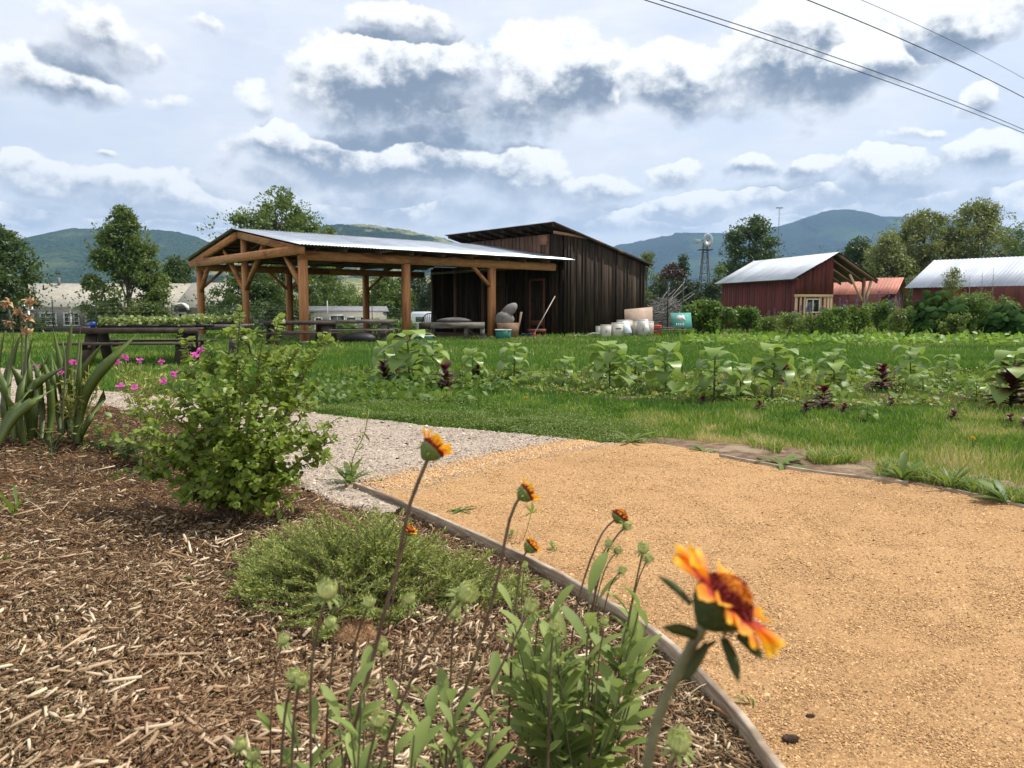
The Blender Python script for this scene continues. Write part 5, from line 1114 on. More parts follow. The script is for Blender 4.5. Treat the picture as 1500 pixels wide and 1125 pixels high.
def place_rows():
    protos = [sunflower_proto(k) for k in range(5)]; used = set()
    pl = [(562,548,500),(600,566,486),(634,552,500),(692,562,512),(752,566,504),(824,568,523),(893,575,502),(930,566,520),(975,578,503),(1046,592,508),(1085,588,530),(1130,584,506),(1222,574,512),(1333,572,508),(1352,592,545),(1270,622,588),(1478,600,512),(1430,590,552),(1385,560,520),(1180,560,524)]
    labs = ['leafy sunflower at the left end of the row, above dark red amaranth','tall young sunflower in front of the second long-side pavilion post','young sunflower with a pale heart-shaped leaf, in front of the grey worktable','sunflower with two folded drooping leaves, below the green bucket','dark stemmed sunflower below the barn door','short wilting sunflower just left of the white buckets','large-leaved sunflower in front of the leftmost white buckets','small sunflower close behind the large-leaved one, right of it','sunflower with a bare lower stem, below the green painted sign','broad drooping sunflower below the large round bush','short sunflower tucked beside the broad drooping one','sunflower with a dark spiky bud and pale top leaf, below the smaller round bush','sunflower with two upright pale leaves below the red shed end wall','tallest broad sunflower with long arching leaves, below the left broad-leaved plant','low sunflower crowding the foot of the tallest one','small flat-topped sunflower nearest the path, amid the red amaranth','sunflower cut by the right edge of the photo','low pale-leaved sunflower just left of the right-edge amaranth','small sunflower in the back of the row, right of the tallest one','small sunflower in the back of the row, left of the upright pale-leaved one']
    for i, ((u, vb, vt), lab) in enumerate(zip(pl, labs)):
        p = G(u, vb, 0); p[2] = gz(p[0], p[1]); H = P(u, vt, p[1])[2]-p[2]; k = (i*2+1) % 5; sc = H/.66
        if k not in used: o = protos[k]; used.add(k); o.location = tuple(p); o.scale = (sc,)*3; o.rotation_euler = (0, 0, i*1.7)
        else: o = copy_tree(protos[k], None, p, i*1.7+.4, sc)
        o.rotation_euler.x = random.uniform(-.06, .06); o.rotation_euler.y = random.uniform(-.08, .08)
        tag(o, lab, 'sunflower', 'young sunflowers in the planting bed')
    protos = [amaranth_proto(k) for k in range(3)]; used = set()
    pa = [(563,566,528),(580,560,535),(652,574,530),(700,562,535),(1150,568,532),(1205,604,564),(1180,610,588),(1292,576,532),(1305,600,590),(1480,602,532),(1396,620,600),(1478,628,610),(1236,612,590),(1030,596,585),(1112,606,590),(1500,636,612)]
    la = ['dark red amaranth under the leftmost sunflower','small red amaranth just right of the leftmost sunflower','dark red amaranth in front of the grey worktable','low red amaranth below the green bucket','dark red amaranth right of the spiky-budded sunflower','spreading crimson amaranth near the path below the shed end wall','low crimson amaranth left of the spreading one','tall wine-red amaranth left of the tallest sunflower','tiny red amaranth beside the flat-topped sunflower','tall dark red amaranth at the right edge','small red amaranth rosette in the front grass at right','low dark red amaranth in the front grass near the right edge','low crimson amaranth right of the spreading one','small low red amaranth below the broad drooping sunflower','tiny red amaranth rosette nearest the path, left of the crimson group','red amaranth seedling cut by the right edge']
    for i, ((u, vb, vt), lab) in enumerate(zip(pa, la)):
        p = G(u, vb, 0); p[2] = gz(p[0], p[1]); H = P(u, vt, p[1])[2]-p[2]; k = i % 3; sc = max(.35, H/.40)
        if k not in used: o = protos[k]; used.add(k); o.location = tuple(p); o.scale = (sc,)*3; o.rotation_euler = (0, 0, i*1.3)
        else: o = copy_tree(protos[k], None, p, i*1.3, sc)
        tag(o, lab, 'amaranth', 'red amaranths in the planting bed')
place_rows()
L_weed = leafm('weed_leaves', (.050, .105, .018), (.105, .165, .04), .3)
def weed(name, lab, cat, u, v, s, n, up=.35, W=.24, m=None, z=None, L=1., group=None, on='path', droop=.6, vary=.35):
    p = G(u, v, ZP if z is None else z) if on == 'path' else GB(u, v)
    mb = MB(); a = rng.uniform(0, 2*PI, n); d = np.stack([np.cos(a), np.sin(a), rng.uniform(up*.4, up*1.6, n)], 1)
    T = blade(1, W, lambda t: (.35+.65*t)*math.sin(PI*min(1, t*.95+.05))**.6+.12*math.sin(t*22), 8, droop, .25)
    inst(mb, T, np.tile(p, (n, 1))+rng.normal(0, .006, (n, 3))*[1, 1, 0], d, np.stack([-d[:, 0]*.4, -d[:, 1]*.4, np.ones(n)], 1), s*L*rng.uniform(1-vary, 1+vary, n))
    return tag(mb.build(name, m or L_weed, smooth=True), lab, cat, group)
def weeds():
    g = 'dandelions and weeds along the far edge of the path'
    weed('dandelion', 'small jagged dandelion rosette in the bare dirt strip, left of the larger one', 'weed', 1030, 661, .14, 10, group=g); weed('dandelion', 'large flat dandelion rosette lying over the edging board', 'weed', 1146, 679, .22, 13, group=g)
    weed('dandelion', 'upright dark dandelion clump by the end of the first edging board', 'weed', 1322, 704, .17, 12, 1.3, .30, group=g); weed('dandelion', 'small weed tuft just left of the upright dandelion', 'weed', 1288, 698, .11, 8, 1., group=g)
    weed('dandelion', 'yellow-green weed at the board near the right edge', 'weed', 1475, 738, .17, 10, 1.1, .34, group=g); weed('dandelion', 'spiky grassy weed between the two edging boards', 'weed', 1392, 716, .17, 14, 1.6, .12, group=g)
    weed('dandelion', 'broad weed tuft at the foot of the grass, right of the spiky weed', 'weed', 1440, 722, .15, 12, 1., .14, group=g); weed('weed', 'leafy weed at the tip of the clover beside the orange path', 'weed', 925, 648, .16, 14, .6, group=g)
    g = 'small weeds growing in the path'
    weed('weed', 'low feathery weed in the orange path beyond the edging board', 'weed', 675, 748, .075, 16, .25, .3, group=g); weed('weed', 'tiny weed in the orange path right of the big flower, two upright leaves', 'weed', 1100, 1034, .035, 5, 2., .4, group=g)
    weed('weed', 'small weed tuft in the gravel right of the green shrub', 'weed', 513, 708, .15, 14, .8, .26, group=g); weed('weed', 'tiny sprout in the gravel at the orange boundary', 'weed', 556, 706, .05, 6, 1., .3, group=g)
    weed('weed', 'tiny green tuft beside the edging board behind the tall stem', 'weed', 748, 785, .045, 8, 1.4, .25, group=g); weed('weed', 'tiny green tuft in orange path just right of the small flower', 'weed', 812, 806, .04, 7, 1.6, .25, group=g)
    g = 'small weeds growing in the mulch'
    weed('weed', 'grassy weed tuft in the mulch at the left edge', 'weed', 22, 757, .16, 9, 2.2, .10, group=g, on='bed'); weed('weed', 'little two-leaved seedling in the mulch left of the juniper', 'weed', 281, 852, .055, 4, .9, .34, group=g, on='bed')
    weed('weed', 'small seedling in the mulch, upper left of the juniper', 'weed', 273, 822, .035, 4, .9, .4, group=g, on='bed'); weed('weed', 'tiny grass sprout low in the left mulch', 'weed', 90, 1068, .035, 8, 1.5, .12, group=g, on='bed')
    weed('weed', 'small green sprout at the left edge of the mulch', 'weed', 8, 822, .05, 4, 1.2, .4, group=g, on='bed')
    # tall thin stalks
    mb = MB(); p = G(513, 706, ZP); q = p+[.10, .1, .42]; mb.tube(spline([p, p+[.02, 0, .15], p+[.08, .05, .28], q], 8), .003, 5)
    n = 30; t = rng.random(n)[:, None]; inst(mb, blade(.08, .014, None, 3, .8), p*(1-t)+q*t, rdir(n, .2), rdir(n, .3), rng.uniform(.5, 1, n)); tag(mb.build('weed_stalk', leafm('dry_green', (.14, .18, .06), (.22, .26, .10), .2)), 'tall thin wispy weed stalk rising from the gravel tuft', 'weed')
    mb = MB(); p = G(766, 792, ZP); q = P(778, 752, p[1]); mb.tube([p, (p+q)/2+[.003, 0, 0], q], .0016, 5); n = 5; inst(mb, blade(.055, .02, None, 3, .5, .3), np.tile(q, (n, 1)), rdir(n, .8), rdir(n, .4), rng.uniform(.7, 1.1, n)); tag(mb.build('seedling', leafm('pale_leaf', (.16, .22, .08), (.26, .32, .14), .3)), 'thin pale seedling standing in the orange path between two flower stems', 'seedling')
    M_y = mat('dandelion_yellow', (.75, .42, .01), (.85, .55, .02), rough=.7)
    for (u, v, lab) in ((514, 561, 'yellow dandelion flower in the grass right of the shrub'), (1425, 650, 'yellow dandelion flower in the grass at the right'), (770, 588, 'small yellow dandelion in the clover'), ):
        p = G(u, v, .06); p[2] = .10; n = 50; mb = MB(); d = rdir(n, .7); inst(mb, blade(.024, .006, None, 2, .3), np.tile(p, (n, 1)), d, rdir(n), rng.uniform(.7, 1, n)); r = empty('dandelion_flower', [p[0], p[1], 0], lab, 'flower', 'yellow dandelion flowers'); mb.build('petals', M_y, r); MB().tube([[p[0], p[1], 0], p], .003, 5).build('stem', M_stem, r)
weeds()
# ================================================================== TABLES AND YARD THINGS
M_old = mat('weathered_planks', (.10, .085, .07), (.24, .21, .175), (.06, .045, .035), rough=.9, sc=5, stretch=(.6, 3, 3), varamt=.5, bump=.4, bsc=25, valamt=.6)
M_darkw = mat('dark_planks', (.035, .025, .02), (.09, .065, .05), rough=.85, sc=5, varamt=.5, bump=.3, bsc=25, valamt=.6)
def picnic_table(lab, c, yaw, L, m, group, H=.76, W=.76, name='picnic_table', benches=True):
    c = np.array(c, float); c[2] = gz(c[0], c[1]); r = empty(name, c, lab, 'table', group); e = np.array([math.cos(yaw), math.sin(yaw), 0]); n = np.array([-e[1], e[0], 0]); ax = (e, n, ZZ)
    S = lambda s, t, z: c+e*s+n*t+ZZ*z
    mb = MB(); k = 5
    for i in range(k): mb.box(S(random.uniform(-.01, .01), (i-(k-1)/2)*W/k, H-.02+random.uniform(-.003, .003)), (L/2, W/k/2-.004, .02), ax)
    for s in (-L*.36, 0, L*.36): mb.box(S(s, 0, H-.065), (.045, W/2-.02, .024), ax)
    mb.build('table_top', m, r)
    MB().box(S(0, -W/2-.016, H-.05), (L/2, .015, .055), ax).build('apron', m, r)
    if benches:
        for sg in (-1, 1):
            mb = MB()
            for i in range(2): mb.box(S(0, sg*(W/2+.26+i*.14), .44), (L/2, .066, .02), ax)
            mb.build('bench', m, r)
    for s in (-L*.36, L*.36):
        for sg in (-1, 1): MB().beam(S(s, sg*(W/2+.12), 0), S(s, sg*.22, H-.09), .06, .20, up=tuple(e)).build('leg', m, r)
        if benches: MB().box(S(s+.05, 0, .37), (.022, W/2+.42, .045), ax).build('bench_support', m, r)
    return r, S, ax
def seed_tray(lab, S, ax, s, t, z, n=170, m=None):
    c = S(s, t, z); r = empty('seedling_tray', c, lab, 'plant tray', 'trays of seedlings on the tables')
    mb = MB(); b = .27; w = .14
    for sg in (-1, 1): mb.box(c+ax[0]*sg*b+ZZ*.03, (.006, w, .03), ax); mb.box(c+ax[1]*sg*w+ZZ*.03, (b, .006, .0295), ax)
    mb.box(c+ZZ*.022, (b-.006, w-.006, .02), ax); mb.build('tray', mat('black_plastic', (.012, .012, .013), rough=.5), r)
    O = c+ax[0]*rng.uniform(-b, b, (n, 1))+ax[1]*rng.uniform(-w, w, (n, 1))+ZZ*(.05+rng.random((n, 1))*.13); mb = MB(); inst(mb, LEAF_O, O, rdir(n, .3), rdir(n)*.6+[0, 0, .8], rng.uniform(.05, .10, n)); mb.build('plant_foliage', m or leafm('tray_leaves', (.07, .14, .04), (.30, .36, .22), .3), r)
def furniture():
    g = 'weathered outdoor tables'
    c = P(205, 452, 14.6); r, S, ax = picnic_table('long dark picnic table loaded with black seedling trays, nearest the grey houses', [c[0]-.12, 14.9, 0], .10, 2.3, M_darkw, g, .72, .8)
    for i, (s, t, l) in enumerate([(-.42, -.16, 'black seedling tray at the left end of the dark picnic table, behind the blue cup'), (.15, -.18, 'black seedling tray in the front row of the dark table, second from its left'), (.72, -.18, 'black seedling tray at the right front of the dark picnic table'), (-.2, .18, 'black seedling tray in the back row of the dark table, left'), (.40, .18, 'black seedling tray in the back row of the dark table, middle'), (.98, .18, 'black seedling tray in the back row of the dark table, right end')]): seed_tray(l, S, ax, s, t, .72)
    mb = MB(); mb.lathe(S(-.85, -.12, .72), [(.0, .0), (.045, 0), (.055, .11), (.048, .11), (.04, .02), (0, .02)], 12); tag(mb.build('cup', mat('blue_plastic', (.02, .05, .30), (.03, .07, .4), rough=.4), smooth=False), 'small blue cup on the left end of the dark picnic table', 'cup')
    mb = MB(); mb.lathe(S(-.68, .05, .72), [(.0, 0), (.06, 0), (.075, .16), (.065, .16), (.05, .03), (0, .03)], 12); rp = empty('potted_plant', S(-.68, .05, .72), 'small potted plant beside the blue cup', 'potted plant'); mb.build('pot', mat('black_plastic', (.012, .012, .013)), rp); n = 60; mb = MB(); inst(mb, LEAF_O, S(-.68, .05, .87)+rng.normal(0, .06, (n, 3)), rdir(n), rdir(n, .5), np.full(n, .06)); mb.build('leaves', L_dark, rp)
    c = P(312, 452, 16.6); r, S, ax = picnic_table('short grey plank table with one seedling tray, right of the dark picnic table', [c[0], 16.6, 0], .02, 1.5, M_old, g, .76, .7, 'plank_table', False)
    seed_tray('black seedling tray with pale leaves on the short grey plank table, left one', S, ax, -.28, -.05, .76, 170); seed_tray('black seedling tray with pale leaves on the short grey plank table, right one', S, ax, .32, -.05, .76, 170)
    c = P(512, 452, 22.8); r, S, ax = picnic_table('grey picnic table under the pavilion between the corner post and the second post', [c[0], 24.0, 0], .05, 2.3, M_old, g, .74, .75)
    c = P(412, 452, 20); r, S, ax = picnic_table('dark picnic table half hidden behind the green shrub', [c[0], 21.5, 0], .5, 1.9, M_darkw, g, .76, .75)
    # grey crate bench with black sacks underneath the grey table
    bb = MB(); p0 = P(527, 500, 23.2); th, ph = np.meshgrid(np.linspace(0, PI, 9), np.linspace(0, 2*PI, 15)[:-1], indexing='ij')
    def blob(c, sx, sy, sz, k, amp=.35, fr=1.6):
        q = np.stack([np.sin(th)*np.cos(ph), np.sin(th)*np.sin(ph), np.cos(th)], -1).reshape(-1, 3); q = q*(1+amp*fbm(q[:, 0]*fr+k, q[:, 1]*fr+q[:, 2]*fr+k, 3))[:, None]*[sx, sy, sz]+c
        return q, np.array([[i*14+j, (i+1)*14+j, (i+1)*14+(j+1) % 14, i*14+(j+1) % 14] for i in range(8) for j in range(14)])
    z = float(gz(p0[0], 23.2)); bb.add(*blob(np.array([p0[0], 23.2, z+.16]), .55, .3, .22, 3)); tag(bb.build('black_sack', mat('black_tarp', (.010, .010, .010), rough=.5, bump=.5), smooth=True), 'slumped black tarp lying on the grass below the grey picnic table', 'tarp')
    # worktable with chair behind
    c = P(662, 452, 25.6); yaw = .03; L = 2.05; cc = np.array([c[0]+.05, 25.6, float(gz(c[0], 25.6))]); e = np.array([math.cos(yaw), math.sin(yaw), 0]); n = np.array([-e[1], e[0], 0]); ax = (e, n, ZZ); S = lambda s, t, z: cc+e*s+n*t+ZZ*z
    r = empty('work_table', cc, 'rough grey wooden worktable in front of the barn opening', 'table', g)
    mb = MB()
    for i in range(6): mb.box(S(0, -.32+i*.128, .62), (L/2, .06, .02), ax)
    mb.build('table_top', M_old, r); MB().box(S(.12, -.40, .54), (L/2-.12, .02, .085), ax).build('apron', M_old, r); MB().box(S(-.92, -.40, .53), (.18, .03, .10), ax).build('apron', M_darkw, r)
    for s in (-.74, .42, .95):
        for t in (-.34, .34): MB().box(S(s, t, .23), (.07, .045, .23), ax).build('leg', M_old, r)
    MB().beam(S(.50, -.36, .42), S(.9, -.36, .05), .03, .1, up=(0, 1, 0)).build('brace', M_darkw, r)
    bb = MB(); bb.add(*blob(S(.0, 0, .70), .55, .25, .10, 8)); tag(bb.build('tarp', mat('grey_tarp', (.07, .065, .06), (.13, .12, .11), sc=6), smooth=True), 'crumpled grey tarp lying on the grey worktable', 'tarp')
    # windsor chair
    p = P(628, 452, 26.6); pc = np.array([p[0], 26.6, float(gz(p[0], 26.6))]); r = empty('windsor_chair', pc, 'black spindle-back wooden chair behind the left end of the worktable', 'chair'); mk = mat('black_wood', (.012, .010, .009), rough=.5)
    MB().box(pc+[0, 0, .45], (.23, .21, .02)).build('seat', mk, r)
    for sx in (-.18, .18):
        for sy in (-.16, .16): MB().tube([pc+[sx, sy, .44], pc+[sx*1.25, sy*1.25, 0]], .018, 6).build('leg', mk, r)
    a = np.linspace(0, PI, 13); hoop = np.array([pc+[.27*math.cos(t), .20, .46+.46*math.sin(t)**.8] for t in a]); MB().tube(hoop, .018, 6).build('back_hoop', mk, r)
    for x in np.linspace(-.18, .18, 7): MB().tube([pc+[x*.8, .19, .46], pc+[x*1.12, .2, .46+.46*math.sin(math.acos(x*1.12/.27))**.8]], .009, 5).build('spindle', mk, r)
    # green buckets
    def bucket(lab, u, D, H, R0, m, rim, nm='bucket', grp='green buckets in front of the barn'):
        p = P(u, 452, D); c = np.array([p[0], D, float(gz(p[0], D))]); r = empty(nm, c, lab, 'bucket', grp); MB().lathe(c, [(0, 0), (R0*.86, 0), (R0, H), (R0-.01, H), (R0*.84, .02), (0, .02)], 20).build('body', m, r, smooth=False)
        a = np.linspace(0, 2*PI, 21); MB().tube([c+[R0*math.cos(t), R0*math.sin(t), H] for t in a], .018, 6, cap=False).build('rim', rim, r); return r
    mg = mat('green_plastic', (.012, .13, .09), (.02, .17, .12), rough=.45); mw2 = mat('pale_rim', (.5, .52, .5), (.6, .6, .58))
    bucket('dark green tub with a pale rim just right of the third long-side post', 737, 25.4, .40, .26, mg, mw2); bucket('green tub half hidden under the left end of the worktable', 622, 24.9, .22, .3, mg, mw2)
    # armchair with cushions in front of the barn
    p = P(744, 452, 27.6); c = np.array([p[0], 27.6, float(gz(p[0], 27.6))]); r = empty('armchair', c, 'old tan armchair piled with grey sacks in the shade in front of the barn wall', 'armchair'); mt_ = mat('tan_upholstery', (.20, .12, .07), (.30, .19, .11), sc=5)
    MB().box(c+[0, 0, .28], (.36, .36, .16)).build('seat', mt_, r); MB().prism([c+[.30, -.3, .1], c+[.34, -.3, .1], c+[.52, .1, .98], c+[.44, .1, .98]], (0, .6, 0)).build('backrest', mt_, r)
    for y in (-.38, .38): MB().box(c+[0, y, .36], (.38, .07, .24)).build('armrest', mt_, r)
    bb = MB(); bb.add(*blob(c+[-.12, -.05, .72], .34, .3, .30, 4)); tag(bb.build('sack', mat('grey_sack', (.16, .145, .13), (.24, .22, .20), sc=4), smooth=True), 'lower bulging grey sack on the armchair', 'sack', 'grey sacks on the armchair')
    bb = MB(); q, fq = blob(c+[.06, 0, 1.05], .26, .22, .26, 14); q[:, 0] += (q[:, 2]-c[2]-1.05)*.6; bb.add(q, fq); tag(bb.build('sack', mat('grey_sack', (.16, .145, .13)), smooth=True), 'upper pointed grey sack heaped on the armchair', 'sack', 'grey sacks on the armchair')
    # broom leaning, small junk
    a = P(783, 488, 27.8); b = P(813, 434, 28.9); r = empty('broom', [a[0], a[1], 0], 'broom with a pale handle leaning to the right against the barn wall', 'broom'); MB().tube([a, b], .016, 6).build('handle', mat('pale_handle', (.42, .36, .30), (.5, .44, .38)), r); MB().prism([a+[-.09, -.05, -.22], a+[.05, -.05, -.22], a+[.03, -.05, .02], a+[-.02, -.05, .02]], (0, .1, 0)).build('brush_head', mat('orange_bristles', (.45, .06, .03), (.55, .09, .04)), r)
    p = P(773, 490, 28.4); z = float(gz(p[0], 28.4)); MB(); t_ = MB(); a = np.linspace(0, 8*PI, 80); t_.tube(np.stack([p[0]+(.22+.02*np.sin(a*1.3))*np.cos(a), 28.4+.22*np.sin(a), z+.04+a*.006+.02*np.sin(a*2.1)], 1), .014, 5); tag(t_.build('hose_coil', mat('blue_hose', (.02, .03, .07), (.05, .06, .10), rough=.5)), 'tangled dark blue hose on the ground below the leaning broom', 'hose')
    t_ = MB(); t_.box([p[0]+.35, 29.0, z+.28], (.34, .2, .05)); t_.box([p[0]+.35, 29.0, z+.06], (.30, .18, .06)); tag(t_.build('crate', mat('red_brown_crate', (.17, .05, .03), (.23, .08, .05))), 'reddish brown low crate at the foot of the barn door', 'crate')
    # white pails and boards by the barn corner
    mp = mat('white_plastic', (.62, .58, .52), (.74, .71, .66), rough=.5, sc=3); mi = mat('black_ink', (.03, .03, .03))
    def pail(lab, u0, u1, vt, vb, D, yaw, square=False, mark=0):
        p = P((u0+u1)/2, 452, D); w = (u1-u0)*D/F_PX/2; z = float(gz(p[0], D)); H = P(u0, vt, D)[2]-z; c = np.array([p[0], D, z]); r = empty('pail', c, lab, 'pail', 'white pails beside the barn')
        e = np.array([math.cos(yaw), math.sin(yaw), 0]); n = np.array([-e[1], e[0], 0]); mb = MB()
        mb.box(c+ZZ*H/2, (w*.88, w*.8, H/2), (e, n, ZZ), taper=1.1); mb.build('body', mp, r); MB().box(c+ZZ*(H-.015), (w*.99, w*.9, .02), (e, n, ZZ)).build('lid', mp, r)
        if mark == 1: MB().box(c-n*(w*.88+.004)+ZZ*H*.62, (w*.55, .003, .018), (e, n, ZZ)).build('printed_strip', mi, r)
        if mark == 2:
            mb = MB()
            for k in range(5): mb.box(c-n*(w*.86+.004)+e*random.uniform(-.3, .3)*w+ZZ*(H*.45+random.uniform(-.06, .06)), (.006, .003, random.uniform(.01, .03)), (e, n, ZZ))
            mb.build('printed_mark', mi, r)
        return r
    pail('leftmost of the white pails beside the barn, slightly behind its neighbour', 873.5, 883, 478, 492, 29.3, .2, mark=2); pail('white pail with a small printed mark, second from the left', 880.5, 895, 476, 492, 28.8, .1, mark=2)
    pail('white box with a black printed line across its side', 897, 912, 473, 489, 29.2, .15, mark=1); pail('white pail standing behind the leaning blue-white panel', 905, 925, 469, 486, 30.3, .1)
    pail('small white pail in the middle of the row, left of the big one', 926, 937, 471, 485, 30.4, .2); pail('largest white pail in front of the leaning tan board', 934, 949, 468, 486, 30., .1, mark=2); pail('rightmost white pail beside the red crate', 947, 958, 471, 486, 30.3, -.1)
    def panel(name, lab, pts, m, th=.02): 
        mb = MB(); a, b, d = np.array(pts[0]), np.array(pts[1]), np.array(pts[3]); n = np.cross(b-a, d-a); n /= np.linalg.norm(n); mb.prism(pts, n*th); return tag(mb.build(name, m), lab, 'board')
    panel('propped_sheet', 'narrow blue-white panel leaning between the white pails', [P(917, 488.5, 28.9), P(926, 488, 28.9), P(920, 470.5, 29.4), P(911, 471, 29.4)], mat('blue_white_board', (.55, .60, .68), (.66, .70, .76)))
    panel('propped_sheet', 'small white sheet leaning against the largest pail', [P(943, 486, 29.2), P(952, 486, 29.2), P(948, 468, 29.6), P(946, 468, 29.6)], mp)
    panel('leaning_board', 'large tan fibreboard sheet leaning behind the white pails', [P(915, 486, 31), P(956, 485, 31.2), P(955.5, 450, 31.6), P(914.5, 453.5, 31.4)], mat('tan_fibreboard', (.36, .26, .19), (.44, .33, .25), (.30, .21, .15), sc=2.4))
    # red crate, pallet, green sign
    p = P(962, 452, 30.6); z = float(gz(p[0], 30.6)); cr = MB(); c = np.array([p[0], 30.6, z+.24])
    for k in range(4): cr.box(c+[0, -.15, -.18+k*.12], (.16, .01, .04)); cr.box(c+[-.165, 0, -.18+k*.12], (.01, .15, .04)); cr.box(c+[.165, 0, -.18+k*.12], (.01, .15, .04)); cr.box(c+[0, .15, -.18+k*.12], (.16, .01, .04))
    for sx in (-.15, .15):
        for sy in (-.14, .14): cr.box(c+[sx, sy, 0], (.022, .022, .22))
    tag(cr.build('red_crate', mat('red_plastic', (.60, .05, .02), (.70, .08, .04), rough=.5)), 'bright red-orange plastic crate right of the white pails', 'crate')
    sg = empty('painted_sign', P(991, 480, 31), 'teal painted board sign with a white animal shape, leaning left of the round bush', 'sign'); q = [P(986, 479.5, 30.8), P(1014, 480, 30.8), P(1012, 458, 31.3), P(981.5, 458.5, 31.3)]; nrm = np.cross(q[1]-q[0], q[3]-q[0]); nrm /= np.linalg.norm(nrm)
    MB().prism(q, nrm*-.03 if nrm[1] < 0 else nrm*.03).build('board', mat('teal_paint', (.06, .25, .20), (.10, .32, .26), sc=4), sg); f = nrm if nrm[1] < 0 else -nrm
    def onb(a, b): return q[0]*(1-a)*(1-b)+q[1]*a*(1-b)+q[2]*a*b+q[3]*(1-a)*b+f*.006
    body = [(.24,.62),(.30,.76),(.40,.83),(.52,.80),(.60,.86),(.68,.78),(.66,.62),(.72,.52),(.66,.44),(.60,.52),(.50,.48),(.44,.38),(.40,.50),(.30,.50)]
    MB().prism([onb(a, b) for a, b in body], f*.003).build('painted_animal', mat('white_sign_paint', (.62, .62, .58), (.5, .45, .42), sc=9), sg)
    mb = MB()
    for k in range(5): mb.prism([onb(.2+k*.09, .12), onb(.23+k*.09, .12), onb(.23+k*.09, .28-.03*(k % 2)), onb(.2+k*.09, .28-.03*(k % 2))], f*.003)
    mb.build('painted_strokes', mat('white_sign_paint', (.62, .62, .58)), sg)
    pl = empty('wood_planks', P(980, 484, 30), 'few weathered planks lying on the ground before the teal sign', 'planks'); 
    for (a, b) in ((P(962, 484, 29.8), P(1005, 483, 29.8)), (P(958, 481, 30.4), P(990, 480, 30.4))): MB().beam(a, b, .12, .05).build('plank', M_old, pl)
    t_ = MB(); p = P(865, 487, 29.0); a = np.linspace(0, 1, 14); t_.tube(np.stack([p[0]-.65+a*1.1, 29.+.1*np.sin(a*9), gz(p[0], 29)+.05+.14*a+.03*np.sin(a*12)], 1), .02, 6); tag(t_.build('pipe', mat('pale_hose', (.4, .42, .4), (.5, .5, .48))), 'pale bent pipe on the grass left of the white pails', 'pipe')
furniture()
# ================================================================== VEHICLES
def car(lab, u, D, body, H=1.45, W=1.8, L=4.5, yaw=.15):
    p = P(u, 452, D); c = np.array([p[0], D, float(gz(p[0], D))]); e = np.array([math.cos(yaw), math.sin(yaw), 0]); n = np.array([-e[1], e[0], 0]); r = empty('parked_car', c, lab, 'car'); ax = (e, n, ZZ)
    S = lambda s, t, z: c+e*s+n*t+ZZ*z; k = H/1.45
    prof = [(0,.35),(0,.95*k),(.55,1.02*k),(3.3,.98*k),(4.4,.75*k),(4.5,.4),(4.4,.28),(.1,.28)]
    MB().prism([S(-W/2, t*L/4.5, z) for t, z in prof], e*W).build('body', body, r)
    cab = [(.35,1.0*k),(.95,H-.03),(1.5,H),(2.5,H-.05),(3.3,.99*k)]; V0 = [S(-W/2+.1, t, z) for t, z in cab]; cb = MB(); V = [S(-W/2+(.08 if z < 1.1*k else .22), t, z) for t, z in cab]+[S(W/2-(.08 if z < 1.1*k else .22), t, z) for t, z in cab]; cb.add(V, [[0,1,2,3,4], [9,8,7,6,5], [0,5,6,1], [1,6,7,2], [2,7,8,3], [3,8,9,4]]); cb.build('cabin', body, r)
    mg = mat('car_glass', (.10, .12, .14), (.16, .18, .20), rough=.1, spec=.8); MB().prism([S(-W/2+.2, .40, 1.04*k), S(W/2-.2, .40, 1.04*k), S(W/2-.3, .90, H-.08), S(-W/2+.3, .90, H-.08)], -n*.03).build('rear_window', mg, r)
    for s in (-W/2+.02, W/2-.02):
        for t in (.85, 3.6):
            a = np.linspace(0, 2*PI, 17)[:-1]; w = MB().prism([S(s-.1, t+.31*math.cos(x), .31+.31*math.sin(x)) for x in a], e*.2).build('wheel', mat('tyre', (.015, .015, .015)), r)
            MB().prism([S(s-.11, t+.18*math.cos(x), .31+.18*math.sin(x)) for x in a], e*.22).build('rim', mat('rim_metal', (.4, .4, .4), metal=.7, rough=.4), w)
    for s in (-W/2+.28, W/2-.28): MB().box(S(s, -.02, .82*k), (.22, .03, .09), ax).build('tail_light', mat('tail_red', (.35, .01, .01), rough=.3), r)
    MB().box(S(0, -.02, .80*k), (.26, .02, .07), ax).build('number_plate', mat('plate', (.6, .6, .62)), r); MB().box(S(0, -.05, .42), (W/2-.02, .06, .10), ax).build('bumper', mat('black_plastic', (.012, .012, .013)), r)
    return r
